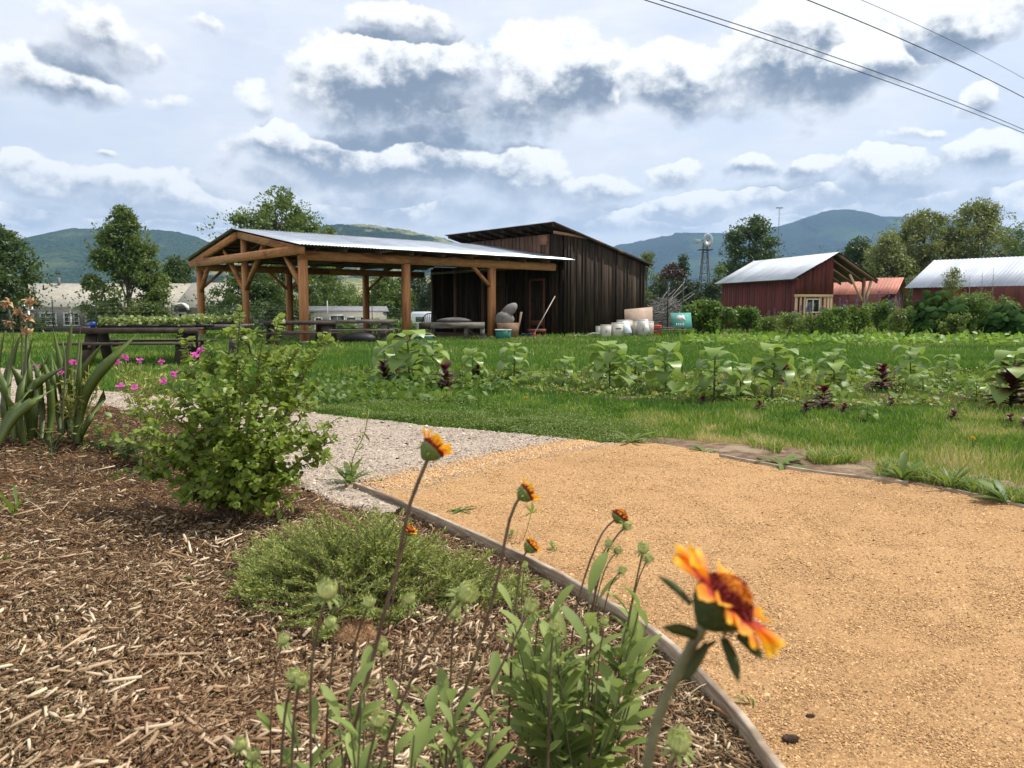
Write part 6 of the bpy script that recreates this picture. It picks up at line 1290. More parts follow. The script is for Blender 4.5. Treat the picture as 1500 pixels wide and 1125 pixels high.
def vehicles():
    car('dark blue sedan seen from behind, parked by the long grey house', 130, 83, mat('navy_paint', (.02, .028, .05), (.03, .04, .06), rough=.25, spec=.6)); car('black car half hidden behind the iris leaves at the left', 24, 80, mat('black_paint', (.008, .008, .009), rough=.25, spec=.6), 1.5)
    car('white car roof showing just above the seedling trays', 239, 80, mat('white_car_paint', (.65, .65, .66), rough=.25, spec=.6), 1.6)
    # white trailer
    p = P(624, 452, 78); c = np.array([p[0], 78., float(gz(p[0], 78))]); r = empty('travel_trailer', c, 'white travel trailer parked beyond the hedge, seen left of the barn', 'trailer'); mw = mat('white_trailer', (.72, .74, .77), (.78, .80, .82), rough=.4)
    a = [(-1.6,.55),(-1.75,.9),(-1.7,2.0),(-1.35,2.35),(1.6,2.4),(1.9,2.3),(1.9,.6),(1.6,.5)]; MB().prism([c+[x, 0, z] for x, z in a], (0, 2.3, 0)).build('body', mw, r)
    MB().box(c+[.9, -.012, 1.35], (.32, .012, .8)).build('door', mat('door_white', (.6, .62, .65)), r); MB().box(c+[-.6, -.015, 1.6], (.45, .012, .25)).build('window', M_glass, r); MB().box(c+[-1.2, -.015, 1.1], (.3, .012, .12)).build('stripe', mat('stripe_grey', (.3, .32, .36)), r)
    for x in (-.2, .55): 
        t = np.linspace(0, 2*PI, 15)[:-1]; MB().prism([c+[x+.33*math.cos(k), -.04, .33+.33*math.sin(k)] for k in t], (0, .22, 0)).build('wheel', mat('tyre', (.015, .015, .015)), r)
vehicles()
# ================================================================== FOREGROUND: SHRUB, JUNIPER, IRIS, ROSE CAMPION
L_snow = leafm('snowberry_leaves', (.085, .155, .024), (.19, .28, .060), .42, tcol=(.40, .52, .09), rough=.45, spec=.5)
M_twig = mat('brown_twigs', (.09, .06, .035), (.17, .12, .07), rough=.8)
def big_shrub():
    b = GB(345, 762); r = empty('snowberry_shrub', b, 'large leafy green shrub with small round leaves at the left edge of the path', 'shrub')
    tips = [(352,462,-.1),(345,492,.1),(412,476,.0),(420,520,.2),(385,505,-.1),(300,515,.1),(262,500,.15),(245,560,.1),(225,585,0),(190,600,.1),(245,640,-.1),(215,655,.1),(165,640,.2),(180,690,.1),(235,700,-.15),(262,735,-.2),(440,520,.1),(475,500,.3),(470,560,.2),(500,610,.1),(495,640,0),(480,670,.1),(440,700,-.1),(425,735,-.15),(330,560,-.3),(370,580,-.35),(290,600,-.3),(320,650,-.4),(400,620,-.3),(450,620,-.15),(380,700,-.35),(300,720,-.35),(350,540,.3),(300,560,.4),(420,580,.4),(400,660,.3),(270,660,.3),(330,620,.2),(455,590,.35),(365,640,.0),(285,560,-.05),(430,650,-.2),(350,740,-.35),(395,755,-.25),(210,630,-.1),(310,595,0)]
    sb = MB(); O = []; Dn = []; Nn = []; S = []
    Yb = b[1]
    for (u, v, dy) in tips:
        v -= 14*(v < 530)
        e = P(u, v, Yb+dy*.9); c = b+(e-b)*.5+np.array([random.uniform(-.04, .04), 0, .06]); st = b+np.array([random.uniform(-.05, .05), random.uniform(-.05, .05), 0])
        path = spline([st, c, e], 14); sb.tube(path, np.linspace(.0055, .0015, 14), 5, cap=False)
        L = np.linalg.norm(e-b)
        twigs = [(path, .25)]
        for k in range(int(7+L*12)):
            t = random.uniform(.25, .97); p0 = path[int(t*13)]; d = rdir(1, .35)[0]; d[2] = abs(d[2])*.8-.05; ln = random.uniform(.07, .20)*(1.2-.5*t); p1 = p0+d*ln; pm = (p0+p1)/2+np.array([0, 0, .015]); sb.tube([p0, pm, p1], [.0022, .0016, .0009], 4, cap=False); twigs.append((spline([p0, pm, p1], 6), 0.))
        for path2, t0 in twigs:
            ll = np.linalg.norm(np.diff(path2, axis=0), axis=1).sum(); m = max(3, int(ll/.024)); 
            for k in range(m):
                t = t0+(1-t0)*(k+.6)/m; q = t*(len(path2)-1); i = min(int(q), len(path2)-2); p = path2[i]+(path2[i+1]-path2[i])*(q-i); tg = path2[i+1]-path2[i]; tg = tg/(np.linalg.norm(tg)+1e-9)
                for sg in (1, -1):
                    if random.random() < .15: continue
                    side = np.cross(tg, rdir(1)[0]); side /= np.linalg.norm(side)+1e-9; O.append(p); Dn.append(side*sg+tg*.55+[0, 0, .1]); Nn.append(rdir(1)[0]*.55+[0, 0, .9]); S.append(random.uniform(.024, .050)*(1.08-.4*t))
    print('shrub leaves', len(O)); O = np.array(O); n = len(O); keep = O[:, 2] > hb(O[:, 0], O[:, 1])+.01; 
    T = blade(1, .78, lambda t: math.sin(PI*min(1, t*.92+.06))**.6, 4, .45, .22)
    mb = MB(); inst(mb, T, O[keep], np.array(Dn)[keep], np.array(Nn)[keep], np.array(S)[keep]); mb.build('foliage', L_snow, r); sb.build('branches', M_twig, r)
big_shrub()
def juniper():
    b = GB(560, 880); r = empty('juniper', b, 'low spreading green juniper in the middle of the mulch bed', 'juniper')
    Lj = gmat('juniper_needles', [(0, (.040, .065, .012)), (.35, (.11, .155, .026)), (.7, (.22, .27, .05)), (1, (.34, .36, .10))], .15, .7)
    cx, cy = GB(530, 858)[:2]; W2 = .50; D2 = .40; sb = MB(); O = []; Dd = []; V = []
    for i in range(460):
        a = random.uniform(0, 2*PI); rr = random.random()**.5; x = cx+math.cos(a)*rr*W2*(1+.25*math.sin(a*3+1)); y = cy+math.sin(a)*rr*D2*(1+.2*math.cos(a*4)); dx, dy = math.cos(a), math.sin(a)
        z0 = float(hb(x, y)); hh = (.17*(1-rr**2)+.04)*random.uniform(.55, 1.3); L = random.uniform(.07, .16); a2 = a+random.gauss(0, .9); dx, dy = math.cos(a2), math.sin(a2)
        e = np.array([x, y, z0+hh]); s = e-np.array([dx*L, dy*L, hh*.85]); m = (s+e)/2+[0, 0, .012]; up = np.array([dx*.04, dy*.04, .03*random.random()]); e = e+up
        path = spline([s, m, e], 10); sb.tube(path, np.linspace(.0022, .0008, 10), 4, cap=False); lead = random.random()*.35
        for k in range(15):
            t = .2+.8*k/15; q = t*9; ii = min(int(q), 8); p = path[ii]+(path[ii+1]-path[ii])*(q-ii); tg = path[ii+1]-path[ii]; tg /= np.linalg.norm(tg)+1e-9
            for sg in (-1, 1):
                side = np.cross(tg, [0, 0, 1])*sg+rdir(1)[0]*.35; side /= np.linalg.norm(side); ln = .032*(1.15-t)+.010; d = tg*.75+side*.7+np.array([0, 0, .15]); d /= np.linalg.norm(d)
                for j in range(4): O.append(p+d*ln*j/4); Dd.append(d+rdir(1)[0]*.55); V.append([np.clip(lead+.5*t+.1*j+random.gauss(0, .1), 0, 1), random.random(), 0])
    O = np.array(O); n = len(O); k = O[:, 2] > hb(O[:, 0], O[:, 1])
    mb = MB(); inst(mb, (np.array([[0,-.5,0],[.6,-.45,.1],[1,0,0],[.6,.45,.1],[0,.5,0]], float), np.array([[0,1,2],[0,2,4],[2,3,4]])), O[k], np.array(Dd)[k], rdir(k.sum(), .4), np.stack([rng.uniform(.009, .016, k.sum()), rng.uniform(.0022, .0036, k.sum()), np.full(k.sum(), .004)], 1), np.array(V)[k])
    mb.build('foliage', Lj, r); sb.build('branches', M_twig, r)
juniper()
L_iris = leafm('iris_leaves', (.062, .108, .030), (.120, .175, .062), .25, tcol=(.16, .26, .06), rough=.5, spec=.4, sc=5.)
def sword(mb, pts, w, n=14, face=None, var=None):
    """flat tapering leaf along px path given as world points, folded along its rib"""
    p = spline(pts, n); t = np.gradient(p, axis=0); t /= np.linalg.norm(t, axis=1)[:, None]; f = np.array(face if face is not None else [0, -1, .25], float)
    s = np.cross(t, f); s /= np.linalg.norm(s, axis=1)[:, None]; q = np.linspace(0, 1, n); ww = w*(.44+.24*np.sin(q*PI))*np.clip((1-q)*3.2, 0, 1)**.7
    nn = np.cross(s, t); V = np.stack([p-s*ww[:, None]/2, p-nn*(ww*.04+.0008)[:, None], p+s*ww[:, None]/2, p+nn*(ww*.02+.0008)[:, None]], 1).reshape(-1, 3); F = []
    for i in range(n-1):
        for j in range(4): F.append([i*4+j, (i+1)*4+j, (i+1)*4+(j+1) % 4, i*4+(j+1) % 4])
    mb.add(V, np.array(F), var if var is not None else (random.random(), random.random(), 0))
def iris():
    D = 3.9
    def clump(base, leaves, lab, D, k):
        D = GB(*base)[1]
        b = P(base[0], base[1], D); b[2] = float(hb(b[0], b[1]))-.01; r = empty('iris_plant', b, lab, 'iris', 'iris clumps at the left edge')
        for (pts, w, dy) in leaves:
            W = [P(u, v, D+(dy+random.uniform(-.25, .25))*(.4+.6*q)) for q, (u, v) in zip(np.linspace(.2, 1, len(pts)), pts)]; W[0] = np.array([W[0][0], W[0][1], min(W[0][2], b[2]+.02)]) if pts[0][1] > 610 else W[0]
            mb = MB(); sword(mb, W, w*D/F_PX, face=[random.uniform(-.35, .35), -1, .25]); mb.build('leaf', L_iris, r, smooth=False)
        return r
    clump((112,642), [([(112,645),(118,600),(135,560),(165,525),(203,487)], 27, -.2), ([(108,648),(102,600),(98,540),(106,468)], 22, .1), ([(105,645),(110,590),(125,540),(150,503)], 20, .15), ([(100,642),(96,590),(90,540),(77,478)], 15, .2), ([(118,645),(130,615),(150,585),(152,567)], 15, -.3), ([(98,646),(92,600),(84,560),(76,520)], 20, .0), ([(90,645),(84,600),(78,560),(75,513)], 12, -.1), ([(120,645),(113,600),(115,560),(120,490)], 13, -.1), ([(95,640),(105,590),(112,540),(118,480)], 12, .3)], 'iris clump with one long leaf leaning right, left of the pink flowers', D, 1)
    clump((30,645), [([(-10,640),(20,600),(50,565),(95,537)], 26, -.3), ([(-8,660),(15,620),(45,590),(82,568)], 24, -.4), ([(10,650),(8,600),(12,550),(30,488)], 26, .1), ([(30,648),(30,600),(34,550),(48,493)], 16, .1), ([(40,645),(46,600),(42,550),(38,470)], 18, .3), ([(50,645),(52,600),(60,550),(75,512)], 18, .1), ([(20,650),(12,620),(5,570),(-12,520)], 24, 0), ([(0,655),(-5,600),(-4,540),(8,480)], 22, .3), ([(60,640),(62,600),(56,550),(44,525)], 18, .2), ([(45,645),(40,600),(30,560),(15,535)], 22, -.1), ([(15,655),(22,630),(18,600),(8,575)], 26, -.3), ([(70,645),(75,610),(72,560),(60,520)], 16, 0), ([(35,650),(28,610),(30,570),(40,540)], 22, -.2)], 'dense dark green iris clump cut off by the left edge', D-.15, 2)
    # withered iris flower stalks
    D0_ = GB(30, 645)[1]
    M_wilt = mat('withered_petals', (.42, .24, .12), (.60, .38, .22), (.30, .15, .08), rough=.8, sc=20, trans=.25); M_st = mat('iris_stalk', (.10, .12, .06), (.16, .15, .09), rough=.6)
    for (pts, fl, lab) in (([(12,640),(8,560),(20,500),(12,447)], [(11,442),(13,472)], 'withered iris stalk with two shrivelled flowers, cut close to the left edge'), ([(30,640),(32,560),(32,500),(30,450)], [(28,456),(42,440)], 'tallest withered iris stalk with peach-coloured shrivelled flowers'), ([(36,640),(37,580),(38,520),(40,470)], [(40,466),(37,484)], 'shorter withered iris stalk right of the tallest one'), ([(92,640),(92,600),(96,540),(92,500)], [], 'bare thin iris stalk standing between the iris leaves')):
        W = [P(u, v, D0_) for u, v in pts]; r = empty('iris_stalk', W[0], lab, 'iris stalk', 'withered iris stalks'); MB().tube(spline(W, 10), np.linspace(.006, .0035, 10), 6).build('stem', M_st, r)
        for (u, v) in fl:
            c = P(u, v, D0_); mb = MB(); n = 14; inst(mb, blade(.055, .030, None, 4, 2.4, .5, 1.5), np.tile(c-[0, 0, .015], (n, 1)), rdir(n, .6), rdir(n), rng.uniform(.6, 1.2, n)); mb.build('withered_flower', M_wilt, r, smooth=True)
iris()
def campions():
    M_pk = mat('magenta_petals', (.55, .06, .32), (.70, .14, .48), rough=.6, trans=.3); M_cal = leafm('pale_calyx', (.20, .24, .10), (.36, .38, .22), .25, rough=.6)
    def plant(lab, base, heads, D, stem=None):
        b = GB(*base); D = b[1]; r = empty('campion_plant', b, lab, 'flowering plant', 'pale plants with magenta flowers'); top = P(np.mean([h[0] for h in heads]), max(h[1] for h in heads)+38, D)
        sb = MB(); jn = top; sb.tube(spline([b, (b+jn)/2+[.01, 0, 0], jn], 8), np.linspace(.005, .0035, 8), 5); cl = MB()
        for (u, v, blm) in heads:
            e = P(u, v, D+random.uniform(-.08, .08)); m = (jn+e)/2+np.array([(e[0]-jn[0])*.25, 0, -.01]); path = spline([jn, m, e], 7); sb.tube(path, np.linspace(.003, .0016, 7), 4)
            n = 30; t = rng.uniform(.2, 1, n)[:, None]; O = path[(t[:, 0]*6).astype(int)]+rng.normal(0, .012, (n, 3)); inst(cl, blade(.045, .012, None, 3, .4, .3), O, rdir(n, .7), rdir(n), rng.uniform(.6, 1.2, n))
            if blm:
                f = MB(); n = 16; fd = np.array([random.uniform(-.3, .3), -.5, .8]); d = rdir(n, .2); d -= fd*np.dot(d, fd)[:, None]*.6
                inst(f, blade(.022, .016, lambda t: .3+.7*t if t < .9 else .8, 3, .5), np.tile(e, (n, 1)), d+fd*.35, np.tile(fd, (n, 1))+rdir(n)*.4, rng.uniform(.8, 1.25, n)); f.build('flower', M_pk, r)
        n = 34; t = rng.random(n)[:, None]; O = b+(jn-b)*t; inst(cl, blade(.075, .020, None, 4, .9, .2), O, rdir(n, .25), rdir(n, .8), rng.uniform(.5, 1.1, n))
        sb.build('stems', M_cal, r); cl.build('foliage', M_cal, r)
    plant('pale branching plant with magenta flowers in front of the iris leaves', (122,655), [(107,531,1),(53,537,1),(90,546,1),(118,548,0),(147,541,1),(130,535,0),(135,555,0),(112,560,0),(90,565,0),(122,572,0),(140,560,0),(100,580,0),(72,560,0)], 3.5)
    plant('pale branching plant with magenta flowers between the iris and the shrub', (222,660), [(172,530,1),(184,524,1),(205,528,1),(236,530,1),(193,545,0),(215,545,0),(225,550,0),(200,555,0),(240,545,0),(180,550,0)], 3.45)
    plant('low magenta-flowered plant in front of the gravel', (215,690), [(176,566,1),(197,568,1),(240,560,1),(256,548,1),(294,513,1),(285,520,1),(210,575,0),(190,580,0),(230,580,0),(250,575,0)], 3.3)
    L_c = leafm('columbine_leaves', (.070, .13, .035), (.14, .20, .065), .3)
    # lobed-leaf plants in front
    for (u, v, s, n, m, lab) in ((208, 688, .085, 26, L_dark, 'dark green plant with deeply lobed leaves in front of the shrub'), (150, 662, .06, 40, L_c, 'light green low columbine-like plant at the top of the mulch'), (185, 675, .05, 40, L_c, 'small light green leafy plant left of the dark lobed one'), (75, 668, .045, 12, L_will, 'pale withered low leaves in the mulch under the iris')):
        b = GB(u, v); r = empty('leafy_perennial', b, lab, 'plant', 'low leafy plants at the top of the mulch'); mb = MB(); sb = MB()
        for k in range(n):
            a = random.uniform(0, 2*PI); h = random.uniform(.03, .19)*(s/.06)**.5; rr = random.uniform(.02, .14); c = b+np.array([math.cos(a)*rr, math.sin(a)*rr*.7, h]); sb.tube([b, (b+c)/2+[0, 0, .02], c], .0014, 4, cap=False)
            q = 5; aa = a+np.linspace(-1.25, 1.25, q); inst(mb, blade(s*.62, s*.26, None, 3, .3, .2), np.tile(c, (q, 1)), np.stack([np.cos(aa), np.sin(aa), np.full(q, -.1)], 1), np.tile([0, -.2, 1.], (q, 1))+rdir(1)*.35, rng.uniform(.7, 1.1, q), np.tile(rng.random(3), (q, 1)))
        mb.build('foliage', m, r); sb.build('stems', M_stem, r)
    # straw bits
    mb = MB()
    for (u0, v0, u1, v1, lb) in ((30,738,78,776,'pale dry stem slanting down near the grassy tuft at the left edge'),(55,752,118,746,'nearly level dry stem left in the mulch, right of the grassy tuft'),(92,756,120,737,'short dry stem crossing the end of the level one'),(830,1090,1030,1010,'longest pale dry stem, reaching the edging board at the bottom right'),(1000,1040,1062,1015,'short thin dry stem against the edging board behind the close-up stem'),(60,845,10,870,'dry straw stem at the left edge among pale chips')):
        mb = MB(); a, b = GB(u0, v0), GB(u1, v1); sword(mb, [a+[0, 0, .03], (a+b)/2+[0, 0, .05], b+[0, 0, .03]], .007, 6, [0, 0, 1]); tag(mb.build('dry_stem', mat('straw', (.38, .28, .17), (.52, .42, .28))), lb, 'dry stem', 'dry stems on the mulch')
campions()
# ================================================================== FOREGROUND: BLANKET FLOWERS
L_gal = leafm('gaillardia_leaves', (.115, .185, .070), (.20, .275, .12), .35, tcol=(.36, .48, .13), rough=.6, spec=.35, sc=25.)
L_gald = leafm('gaillardia_bracts', (.035, .062, .028), (.055, .085, .038), .15, tcol=(.10, .16, .05), rough=.7)
STEM_K = .82
M_gst = mat('hairy_stem', (.10, .058, .038), (.17, .115, .065), (.13, .13, .05), rough=.8, sc=30); M_gstg = mat('hairy_green_stem', (.10, .12, .05), (.16, .17, .07), rough=.8, sc=30)
M_bud = mat('bud_green', (.34, .40, .11), (.60, .62, .27), rough=.8, sc=60, varamt=.7, trans=.25)
M_disc = mat('disc_maroon', (.16, .012, .010), (.30, .035, .018), rough=.8, sc=200, varamt=.7); M_disco = mat('disc_orange', (.62, .17, .015), (.80, .30, .03), rough=.8, sc=200, varamt=.7)
def petalmat():
    m = bpy.data.materials.new('blanket_flower_petals'); m.use_nodes = True; t = m.node_tree; g = NG(t); bs = t.nodes['Principled BSDF']; at = mknode(t, 'ShaderNodeAttribute', attribute_name='var'); s = g.sep(at.outputs['Vector'])
    c = g.mix(g.ramp(g.m('ADD', s[0], g.m('MULTIPLY', s[1], .22)), .42, .70), (.55, .05, .03), (.88, .26, .012)); c = g.mix(g.ramp(g.m('ADD', s[0], g.m('MULTIPLY', s[1], .22)), .72, 1.15), c, (.95, .52, .012))
    t.links.new(c, bs.inputs['Base Color']); bs.inputs['Roughness'].default_value = .65; tr = t.nodes.new('ShaderNodeBsdfTranslucent'); t.links.new(c, tr.inputs[0]); mx = t.nodes.new('ShaderNodeMixShader'); mx.inputs[0].default_value = .35
    t.links.new(bs.outputs[0], mx.inputs[1]); t.links.new(tr.outputs[0], mx.inputs[2]); t.links.new(mx.outputs[0], t.nodes['Material Output'].inputs[0]); return m
M_pet = petalmat()
def basis(n):
    n = np.array(n, float); n /= np.linalg.norm(n); a = np.cross(n, [0, .3, 1.]); a /= np.linalg.norm(a); return a, np.cross(n, a), n
def blanket_head(r, c, nrm, R, petals, plen, opened, seed=0, bracts=True, disc=.5):
    """flower head: petals radiating round a domed disc"""
    a, b, n = basis(nrm); c = np.array(c); h = empty('flower_head', (0, 0, 0)); h.parent = r; R_ = np.random.default_rng(seed)
    h.location = tuple(c-np.array(r.location)); L = lambda mb, nm, m, **k: mb.build(nm, m, h, **k)
    # disc florets
    dr = R*disc; N = 420; k = np.arange(N); rr = np.sqrt((k+.5)/N); th = k*2.39996; dome = .78*dr*(1-rr**2)
    O = c+dr*rr[:, None]*(np.cos(th)[:, None]*a+np.sin(th)[:, None]*b)+n*dome[:, None]; d = n+(rr*.8)[:, None]*(np.cos(th)[:, None]*a+np.sin(th)[:, None]*b)
    for nm, m, sel in (('disc', M_disc, (rr < .22) | (rr > .66)), ('disc_florets', M_disco, (rr >= .22) & (rr <= .66))):
        mb = MB(); inst(mb, (np.array([[0,-.5,0],[.7,-.6,0],[1,0,.3],[.7,.6,0],[0,.5,0],[.6,0,.7]], float), np.array([[0,1,5],[1,2,5],[2,3,5],[3,4,5]])), O[sel], d[sel]+R_.normal(0, .2, (sel.sum(), 3)), R_.normal(0, 1, (sel.sum(), 3)), np.full(sel.sum(), dr*.16)); L(mb, nm, m)
    mb = MB(); mb.lathe(c-n*R*.02, [(0, .5*dr), (.5*dr, .42*dr), (.85*dr, .2*dr), (dr*.97, 0), (.5*dr, -.10*R), (.12*R, -.12*R), (0, -.12*R)], 16, (.5, .5, .5), (a, b, n)); L(mb, 'receptacle', M_disc, smooth=True)
    mb = MB(); mb.lathe(c-n*R*.03, [(dr*.90, .02*R), (dr*1.02, -.05*R), (dr*.98, -.20*R), (dr*.75, -.42*R), (.30*R, -.62*R), (.12*R, -.75*R), (0, -.76*R)], 18, (.5, .5, .5), (a, b, n)); L(mb, 'calyx', L_gald if R > .0301 else L_gal, smooth=True)
    for i in range(petals):
        t = i/petals*2*PI+R_.uniform(-.12, .12); o = (math.cos(t)*a+math.sin(t)*b); cup = opened+R_.uniform(-.28, .28); d = o*math.cos(cup)+n*math.sin(cup); ln = plen*R*R_.uniform(.82, 1.12)
        # petal grows wider to a three-lobed tip
        nl, nw = 8, 7; V = []; C = []
        wmax = ln*.50
        for q in range(nl+1):
            f = q/nl; w = wmax*(.28+.72*min(1, f*1.35))*(1 if f < .85 else 1-.12*(f-.85)/.15)
            for s in range(nw):
                x = s/(nw-1)*2-1; lob = (abs(math.sin(x*1.5*PI+PI/2))*.16 if f > .8 else 0)*(f-.8)/.2; ext = f-(lob*.9 if f > .8 else 0)*1.+(.0)
                bend = R_.uniform(-.004, .004)*0; side = np.cross(n, o); curl = -.30*f*f*ln*(.6+.5*math.sin(i*2.1)); V.append(c+o*dr*.86+d*ln*ext+side*w*x*.5+n*(curl+abs(x)*w*(.30+.12*math.sin(i*3.3)))); C.append([f+R_.uniform(-.03, .03)+(.30 if R < .03 else 0), .5+.5*math.sin(i*1.9), 0])
        F = [[q*nw+s, (q+1)*nw+s, (q+1)*nw+s+1, q*nw+s+1] for q in range(nl) for s in range(nw-1)]
        mb = MB(); mb.add(V, np.array(F), np.array(C)); L(mb, 'petal', M_pet, smooth=True)
    if bracts:
        n2 = 30; t = np.arange(n2)/n2*2*PI*2.0; o = np.cos(t)[:, None]*a+np.sin(t)[:, None]*b; mb = MB(); inst(mb, blade(R*.62, R*.16, None, 4, 1.0, .3), c+o*dr*.35-n*R*.2, o+n*np.where(np.arange(n2) % 2, -.15, .45)[:, None], n*1.+o*.2, R_.uniform(.7, 1.1, n2)); L(mb, 'bracts', L_gald if R > .0301 else L_gal, smooth=True)
    return h
def blanket_bud(r, c, nrm, R, green=True):
    a, b, n = basis(nrm); h = empty('flower_bud', np.array(c)-np.array(r.location)); h.parent = r
    mb = MB(); mb.lathe(c, [(0, -.6*R), (.40*R, -.52*R), (.68*R, -.1*R), (.62*R, .3*R), (.3*R, .5*R), (0, .52*R)], 12, (.5, .5, .5), (a, b, n)); mb.build('core', M_bud if green else M_disc, h, smooth=True)
    for (k, n2, t0, l, cur, up) in ((0, 15, 0, 1.45, 1.3, 1.0), (1, 18, .2, 1.25, 1.3, 1.6), (2, 11, .1, 1.15, -.6, -.1)):
        t = np.arange(n2)/n2*2*PI+t0; o = np.cos(t)[:, None]*a+np.sin(t)[:, None]*b; mb = MB(); inst(mb, blade(R*l, R*.30, None, 4, -cur if k < 2 else .7, .25), c+o*R*.55*(1-.2*k)-n*R*.3, o*.9+n*up, -o*.8+n*.6 if k < 2 else n, rng.uniform(.85, 1.12, n2)); mb.build('bracts', M_bud if k != 2 else L_gal, h, smooth=True)
def gstem(r, W, r0, r1, m=None, n=16):
    p = spline(W, n); MB().tube(p, np.linspace(r0, r1, n)*STEM_K, 8).build('stem', m or M_gst, r, smooth=True); return p
def gleaves(r, p, specs, D):
    """specs: (t along stem, direction dx,dz, length px, width px)"""
    for (t, dx, dz, L, Wd) in specs:
        i = int((1-t)*(len(p)-1)); mb = MB(); d = np.array([dx, random.uniform(-.5, .2), dz]); inst(mb, blade(L*D/F_PX, Wd*D/F_PX, lambda t: math.sin(PI*min(1, t*.93+.05))**.75, 8, random.uniform(.3, .9), .35), p[i][None], d[None], np.array([[-dx*.6, -.5, .9]]), [1.]); mb.build('leaf', L_gal, r, smooth=True)
GG = 'blanket flower stems in the foreground'
def flower(name, lab, cat, pts, D, r0, r1, kind, R, nrm, leaves=(), lean=0., **k):
    """pts px from base upwards; D distance of the base and of the top"""
    D0, D1 = D if isinstance(D, tuple) else (D, D); n = len(pts); W = [P(u, v, D0+(D1-D0)*i/(n-1)) for i, (u, v) in enumerate(pts)]
    g0 = W[0].copy(); g0[2] = float(hb(g0[0], g0[1])); 
    if W[0][2] > g0[2]+.03:
        hgt_ = W[0][2]-g0[2]; k_ = max(1, int(hgt_/.13)); sl = (W[0]-W[1])/max(.02, abs(W[0][2]-W[1][2])); W = [W[0]+np.array([sl[0]*hgt_*.5*f, 0, -hgt_*f]) for f in np.linspace(1, 1/(k_+1), k_+1)]+W
    r = empty(name, W[0], lab, cat, GG); p = gstem(r, W, r0, r1, M_gst if kind else mat('grey_green_stem', (.15, .135, .075), (.22, .20, .11), rough=.85, sc=60)); c = W[-1]
    if kind == 'open': blanket_head(r, c, nrm, R, **k)
    elif kind == 'bud': blanket_bud(r, c, nrm, R, **k)
    for q in leaves: gleaves(r, p[::-1] if False else p[::-1], [q], D0)
    return r, p
